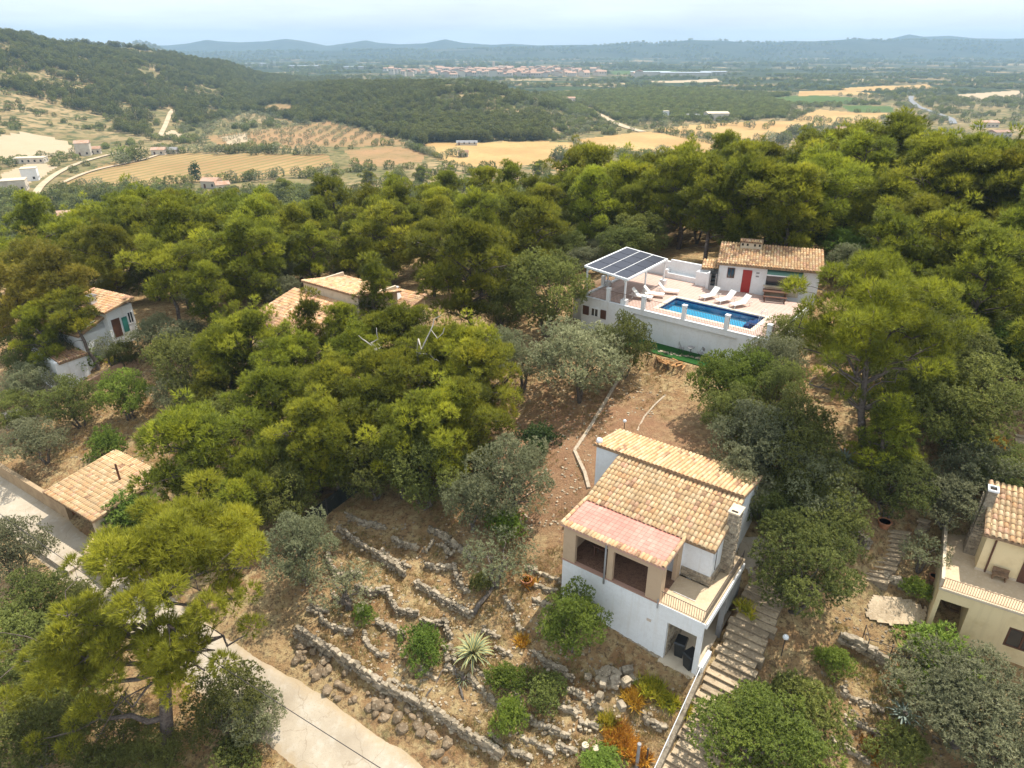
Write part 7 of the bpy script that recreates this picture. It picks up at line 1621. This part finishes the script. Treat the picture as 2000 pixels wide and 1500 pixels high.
# ------------------------------------------------------------------ woods, scrub and groves as masses (one object each)
def lod_tree(name, seed, h, r, m, n=300, size=.62, low=.1):
    rs = np.random.RandomState(seed); z = rs.uniform(-.75, 1, n); a = rs.uniform(0, 6.28, n); q = np.sqrt(1 - z * z) * (1 + .22 * np.sin(a * 3 + seed))
    Cn = np.stack([q * np.cos(a) * r, q * np.sin(a) * r, h * low + (h * (1 - low)) * (z + 1) / 2], 1) * rs.uniform(.82, 1.04, (n, 1)); Nn = np.stack([q * np.cos(a), q * np.sin(a), z + .3], 1)
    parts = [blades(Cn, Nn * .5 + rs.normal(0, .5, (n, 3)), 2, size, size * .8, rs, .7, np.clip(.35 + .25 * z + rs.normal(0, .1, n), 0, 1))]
    core = []; 
    me = finish(name, parts, m); o = bpy.data.objects.new(name, me); return o
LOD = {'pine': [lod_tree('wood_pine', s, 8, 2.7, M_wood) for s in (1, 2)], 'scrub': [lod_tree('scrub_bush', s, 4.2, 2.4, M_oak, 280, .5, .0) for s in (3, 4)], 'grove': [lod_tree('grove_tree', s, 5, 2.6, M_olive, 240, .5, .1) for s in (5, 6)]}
def scatter(name, pts, scl, protos, label):
    pts = np.asarray(pts, np.float32); me = bpy.data.meshes.new(name); me.vertices.add(len(pts)); me.vertices.foreach_set('co', pts.ravel())
    at = me.attributes.new('size', 'FLOAT', 'POINT'); at.data.foreach_set('value', np.asarray(scl, np.float32)); me.update()
    o = put(name, me); ng = bpy.data.node_groups.new(name, 'GeometryNodeTree'); ng.interface.new_socket('Geometry', in_out='INPUT', socket_type='NodeSocketGeometry'); ng.interface.new_socket('Geometry', in_out='OUTPUT', socket_type='NodeSocketGeometry')
    N = ng.nodes; gi = N.new('NodeGroupInput'); go = N.new('NodeGroupOutput'); ip = N.new('GeometryNodeInstanceOnPoints'); jn = N.new('GeometryNodeJoinGeometry')
    for p in protos:
        oi = N.new('GeometryNodeObjectInfo'); oi.inputs['Object'].default_value = p; oi.inputs['As Instance'].default_value = True; ng.links.new(oi.outputs['Geometry'], jn.inputs[0])
    ip.inputs['Pick Instance'].default_value = True; ng.links.new(jn.outputs[0], ip.inputs['Instance']); ng.links.new(gi.outputs[0], ip.inputs['Points'])
    na = N.new('GeometryNodeInputNamedAttribute'); na.data_type = 'FLOAT'; na.inputs['Name'].default_value = 'size'; ng.links.new(na.outputs['Attribute'], ip.inputs['Scale'])
    rv = N.new('FunctionNodeRandomValue'); rv.data_type = 'FLOAT_VECTOR'; rv.inputs[0].default_value = (0, 0, 0); rv.inputs[1].default_value = (.08, .08, 6.28); ng.links.new(rv.outputs[0], ip.inputs['Rotation'])
    ng.links.new(ip.outputs[0], go.inputs[0]); md = o.modifiers.new('scatter', 'NODES'); md.node_group = ng; tag(o, label, kind='stuff'); return o
rs = np.random.RandomState(12)
FP = [np.array(world_poly(p)) for _, _, _, p in FIELDS]
def in_field(x, y):
    k = np.zeros(x.shape, bool)
    for p in FP: k |= inpoly(x, y, [tuple(q) for q in p])
    return k
TRACKS = [[hit(*p)[:2] for p in t] for t in ([(66,388),(78,365),(110,340),(150,320),(215,302),(275,290)], [(115,362),(150,345),(190,330),(240,322),(285,312),(310,303)], [(313,266),(322,248),(330,228),(338,215)], [(1105,195),(1150,214),(1200,240),(1225,250),(1255,258)], [(1780,188),(1778,196),(1795,210),(1830,222),(1858,232),(1862,242)])]
def near_track(x, y, w=6.0):
    k = np.zeros(x.shape, bool)
    for t in TRACKS:
        for a, b in zip(t[:-1], t[1:]):
            vx, vy = b - a; s = np.clip(((x - a[0]) * vx + (y - a[1]) * vy) / (vx * vx + vy * vy), 0, 1); k |= np.hypot(x - a[0] - s * vx, y - a[1] - s * vy) < w
    return k
HP = np.array([(o.location.x, o.location.y) for o in COL.objects if o.get('category') in ('house',) and o.location.y > 120])
def sample(c0, c1, y0, y1, per, keep=None):
    n = int((c1 - c0) / 1489 * .5 * (y1 ** 2 - y0 ** 2) / per); c = rs.uniform(c0, c1, n); Y = np.sqrt(rs.uniform(y0 ** 2, y1 ** 2, n)); x = (c - 1000) / 1489 * Y
    k = ~in_field(x, Y) & ~near_track(x, Y)
    if keep is not None: k &= keep(c, x, Y)
    x, Y = x[k], Y[k]
    for hx, hy in HP:
        if hy < 1500: q = np.hypot(x - hx, Y - hy) > 9; x, Y = x[q], Y[q]
    return x, Y
def rc(k, c, col): return np.interp(c, RIDGES[k][:, 0], RIDGES[k][:, col])
def mass(name, label, protos, c0, c1, y0, y1, per, s0, s1, keep=None, sink=.3):
    x, Y = sample(c0, c1, y0, y1, per, keep); z = Z(x, Y, False) - sink
    scatter(name, np.stack([x, Y, z], 1), rs.uniform(s0, s1, len(x)), protos, label)
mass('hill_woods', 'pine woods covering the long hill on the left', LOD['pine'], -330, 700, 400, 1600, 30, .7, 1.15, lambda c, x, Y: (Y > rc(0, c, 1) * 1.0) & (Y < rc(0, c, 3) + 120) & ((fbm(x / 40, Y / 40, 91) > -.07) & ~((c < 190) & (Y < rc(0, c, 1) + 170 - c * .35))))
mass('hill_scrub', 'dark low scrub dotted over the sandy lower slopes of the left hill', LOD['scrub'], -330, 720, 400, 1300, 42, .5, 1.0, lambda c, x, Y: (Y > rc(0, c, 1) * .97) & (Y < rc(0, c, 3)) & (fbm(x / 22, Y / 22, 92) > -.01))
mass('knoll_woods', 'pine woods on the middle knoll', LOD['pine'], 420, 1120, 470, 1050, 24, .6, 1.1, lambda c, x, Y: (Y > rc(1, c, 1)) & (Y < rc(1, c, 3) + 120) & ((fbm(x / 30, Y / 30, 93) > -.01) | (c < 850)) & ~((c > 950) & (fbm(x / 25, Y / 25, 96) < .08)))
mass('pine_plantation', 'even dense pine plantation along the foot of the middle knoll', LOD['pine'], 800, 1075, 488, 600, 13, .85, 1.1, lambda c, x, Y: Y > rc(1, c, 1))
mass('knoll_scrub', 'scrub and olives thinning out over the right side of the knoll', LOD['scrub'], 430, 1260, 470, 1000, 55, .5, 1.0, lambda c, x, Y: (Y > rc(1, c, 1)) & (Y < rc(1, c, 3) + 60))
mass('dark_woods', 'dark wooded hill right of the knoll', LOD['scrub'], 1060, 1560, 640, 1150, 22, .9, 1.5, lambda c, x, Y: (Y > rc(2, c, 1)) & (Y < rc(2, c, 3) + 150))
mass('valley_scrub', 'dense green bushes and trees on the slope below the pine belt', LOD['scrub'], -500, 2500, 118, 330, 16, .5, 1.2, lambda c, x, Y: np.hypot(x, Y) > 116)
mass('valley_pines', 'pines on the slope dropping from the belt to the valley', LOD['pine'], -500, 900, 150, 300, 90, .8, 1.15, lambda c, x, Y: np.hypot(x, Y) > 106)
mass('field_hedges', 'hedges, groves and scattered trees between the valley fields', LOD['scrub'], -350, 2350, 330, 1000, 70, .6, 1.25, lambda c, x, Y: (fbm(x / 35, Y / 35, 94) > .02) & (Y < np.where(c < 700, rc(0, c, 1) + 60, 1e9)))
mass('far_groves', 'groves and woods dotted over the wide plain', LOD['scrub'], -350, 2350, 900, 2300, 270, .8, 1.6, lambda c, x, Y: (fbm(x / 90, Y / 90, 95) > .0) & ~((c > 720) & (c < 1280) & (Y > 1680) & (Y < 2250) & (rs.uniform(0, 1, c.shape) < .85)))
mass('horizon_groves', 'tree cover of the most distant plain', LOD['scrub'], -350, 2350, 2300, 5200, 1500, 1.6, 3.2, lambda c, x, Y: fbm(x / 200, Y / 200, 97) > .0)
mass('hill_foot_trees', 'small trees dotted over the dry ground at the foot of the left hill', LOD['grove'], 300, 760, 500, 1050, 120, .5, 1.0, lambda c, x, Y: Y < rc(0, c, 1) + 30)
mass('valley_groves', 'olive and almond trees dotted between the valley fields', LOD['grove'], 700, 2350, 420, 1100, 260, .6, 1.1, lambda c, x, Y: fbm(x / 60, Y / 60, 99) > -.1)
grid = []
for yy in np.arange(470, 700, 11):
    for xx in np.arange(-260, -60, 11):
        c = 1000 + 1489 * xx / yy
        if 395 < c < 800 and inpoly(np.array([xx]), np.array([yy]), [tuple(q) for q in FP[8]])[0]: grid.append((xx + rs.normal(0, 1), yy + rs.normal(0, 1)))
grid = np.array(grid); scatter('orchard', np.c_[grid, Z(grid[:, 0], grid[:, 1], False) - .2], rs.uniform(.45, .85, len(grid)), LOD['grove'], 'rows of young orchard trees on the brown field')

# individual trees that stand out in the fields
FT = [(o.data) for o in LOD['scrub'] + LOD['grove']]
def field_tree(px, py, s, label, group, mesh=None, sz=None, name='field_tree'):
    q = base_at(px, py); o = put(name, mesh or tr_.choice(FT), None, (q[0], q[1], q[2] - .2), (0, 0, tr_.uniform(0, 6)), (s, s, sz or s)); return tag(o, label, 'tree', group)
def row(a, b, n, s, label, group, jit=3, **k):
    for i in range(n):
        t = (i + .5) / n; field_tree(a[0] + (b[0] - a[0]) * t + tr_.uniform(-jit, jit), a[1] + (b[1] - a[1]) * t + tr_.uniform(-jit, jit) * .5, s * tr_.uniform(.75, 1.25), label, group, **k)
row((788, 284), (868, 314), 16, .95, 'dark tree in the diagonal hedge between two golden fields', 'trees of the diagonal hedge', 2)
row((150, 372), (660, 346), 26, 1.1, 'leafy tree in the line along the near edge of the vineyard field', 'trees below the vineyard field', 9)
row((300, 300), (640, 300), 24, 1.2, 'dark tree in the hedge along the far edge of the vineyard field', 'trees above the vineyard field', 6)
row((232, 322), (272, 312), 4, 1.9, 'large round tree beside the bend of the sandy track', 'large trees at the track bend', 5)
row((1300, 262), (1425, 288), 18, .55, 'small sapling in the row along the golden field', 'saplings in the golden field', 1)
row((1290, 250), (1520, 248), 12, 1.1, 'lone tree casting its shade in the long golden field', 'lone trees in the golden field', 9)
row((1200, 306), (1330, 312), 12, 1.4, 'bush in the hedge showing above the pine belt', 'bushes above the pine belt', 5)
row((1500, 285), (1600, 250), 14, 1.6, 'tree in the dark band between the golden fields at right', 'trees between the right fields', 8)
row((875, 303), (905, 308), 4, 1.2, 'green bush alone in the golden field', 'bushes in the golden field', 2)
row((1085, 312), (1100, 314), 2, 1.5, 'dark bush at the lower right corner of the golden field', 'bushes at the field corner', 2)
row((1540, 236), (1690, 240), 12, 1.2, 'tree at the edge of the golden field below the dark vineyard', 'trees by the far golden field', 4)
CYP = lod_tree('cypress', 8, 9, 1.0, M_darkbush, 150, .7, .0).data
row((372, 352), (392, 356), 4, .95, 'slim dark cypress beside the pink-roofed house', 'cypresses by the pink-roofed house', 1, mesh=CYP, name='cypress_tree')
row((1440, 286), (1470, 284), 6, .7, 'slim dark cypress at the end of the sapling row', 'cypresses at the field end', 2, mesh=CYP, name='cypress_tree')

# ------------------------------------------------------------------ haze: one closed box of thin bluish air
hz = MB(); hz.box(-12600, 12600, -300, 8000, -140, 125); 
hm = bpy.data.materials.new('haze_air'); hm.use_nodes = True; nt = hm.node_tree; nt.nodes.clear(); o_ = nt.nodes.new('ShaderNodeOutputMaterial'); pv = nt.nodes.new('ShaderNodeVolumePrincipled')
pv.inputs['Color'].default_value = (.53, .77, 1.0, 1); pv.inputs['Density'].default_value = 0.00016; pv.inputs['Anisotropy'].default_value = 0.0
nt.links.new(pv.outputs[0], o_.inputs['Volume']); hz = hz.build('haze', hm); tag(hz, 'thin bluish summer haze over the plain', kind='stuff')
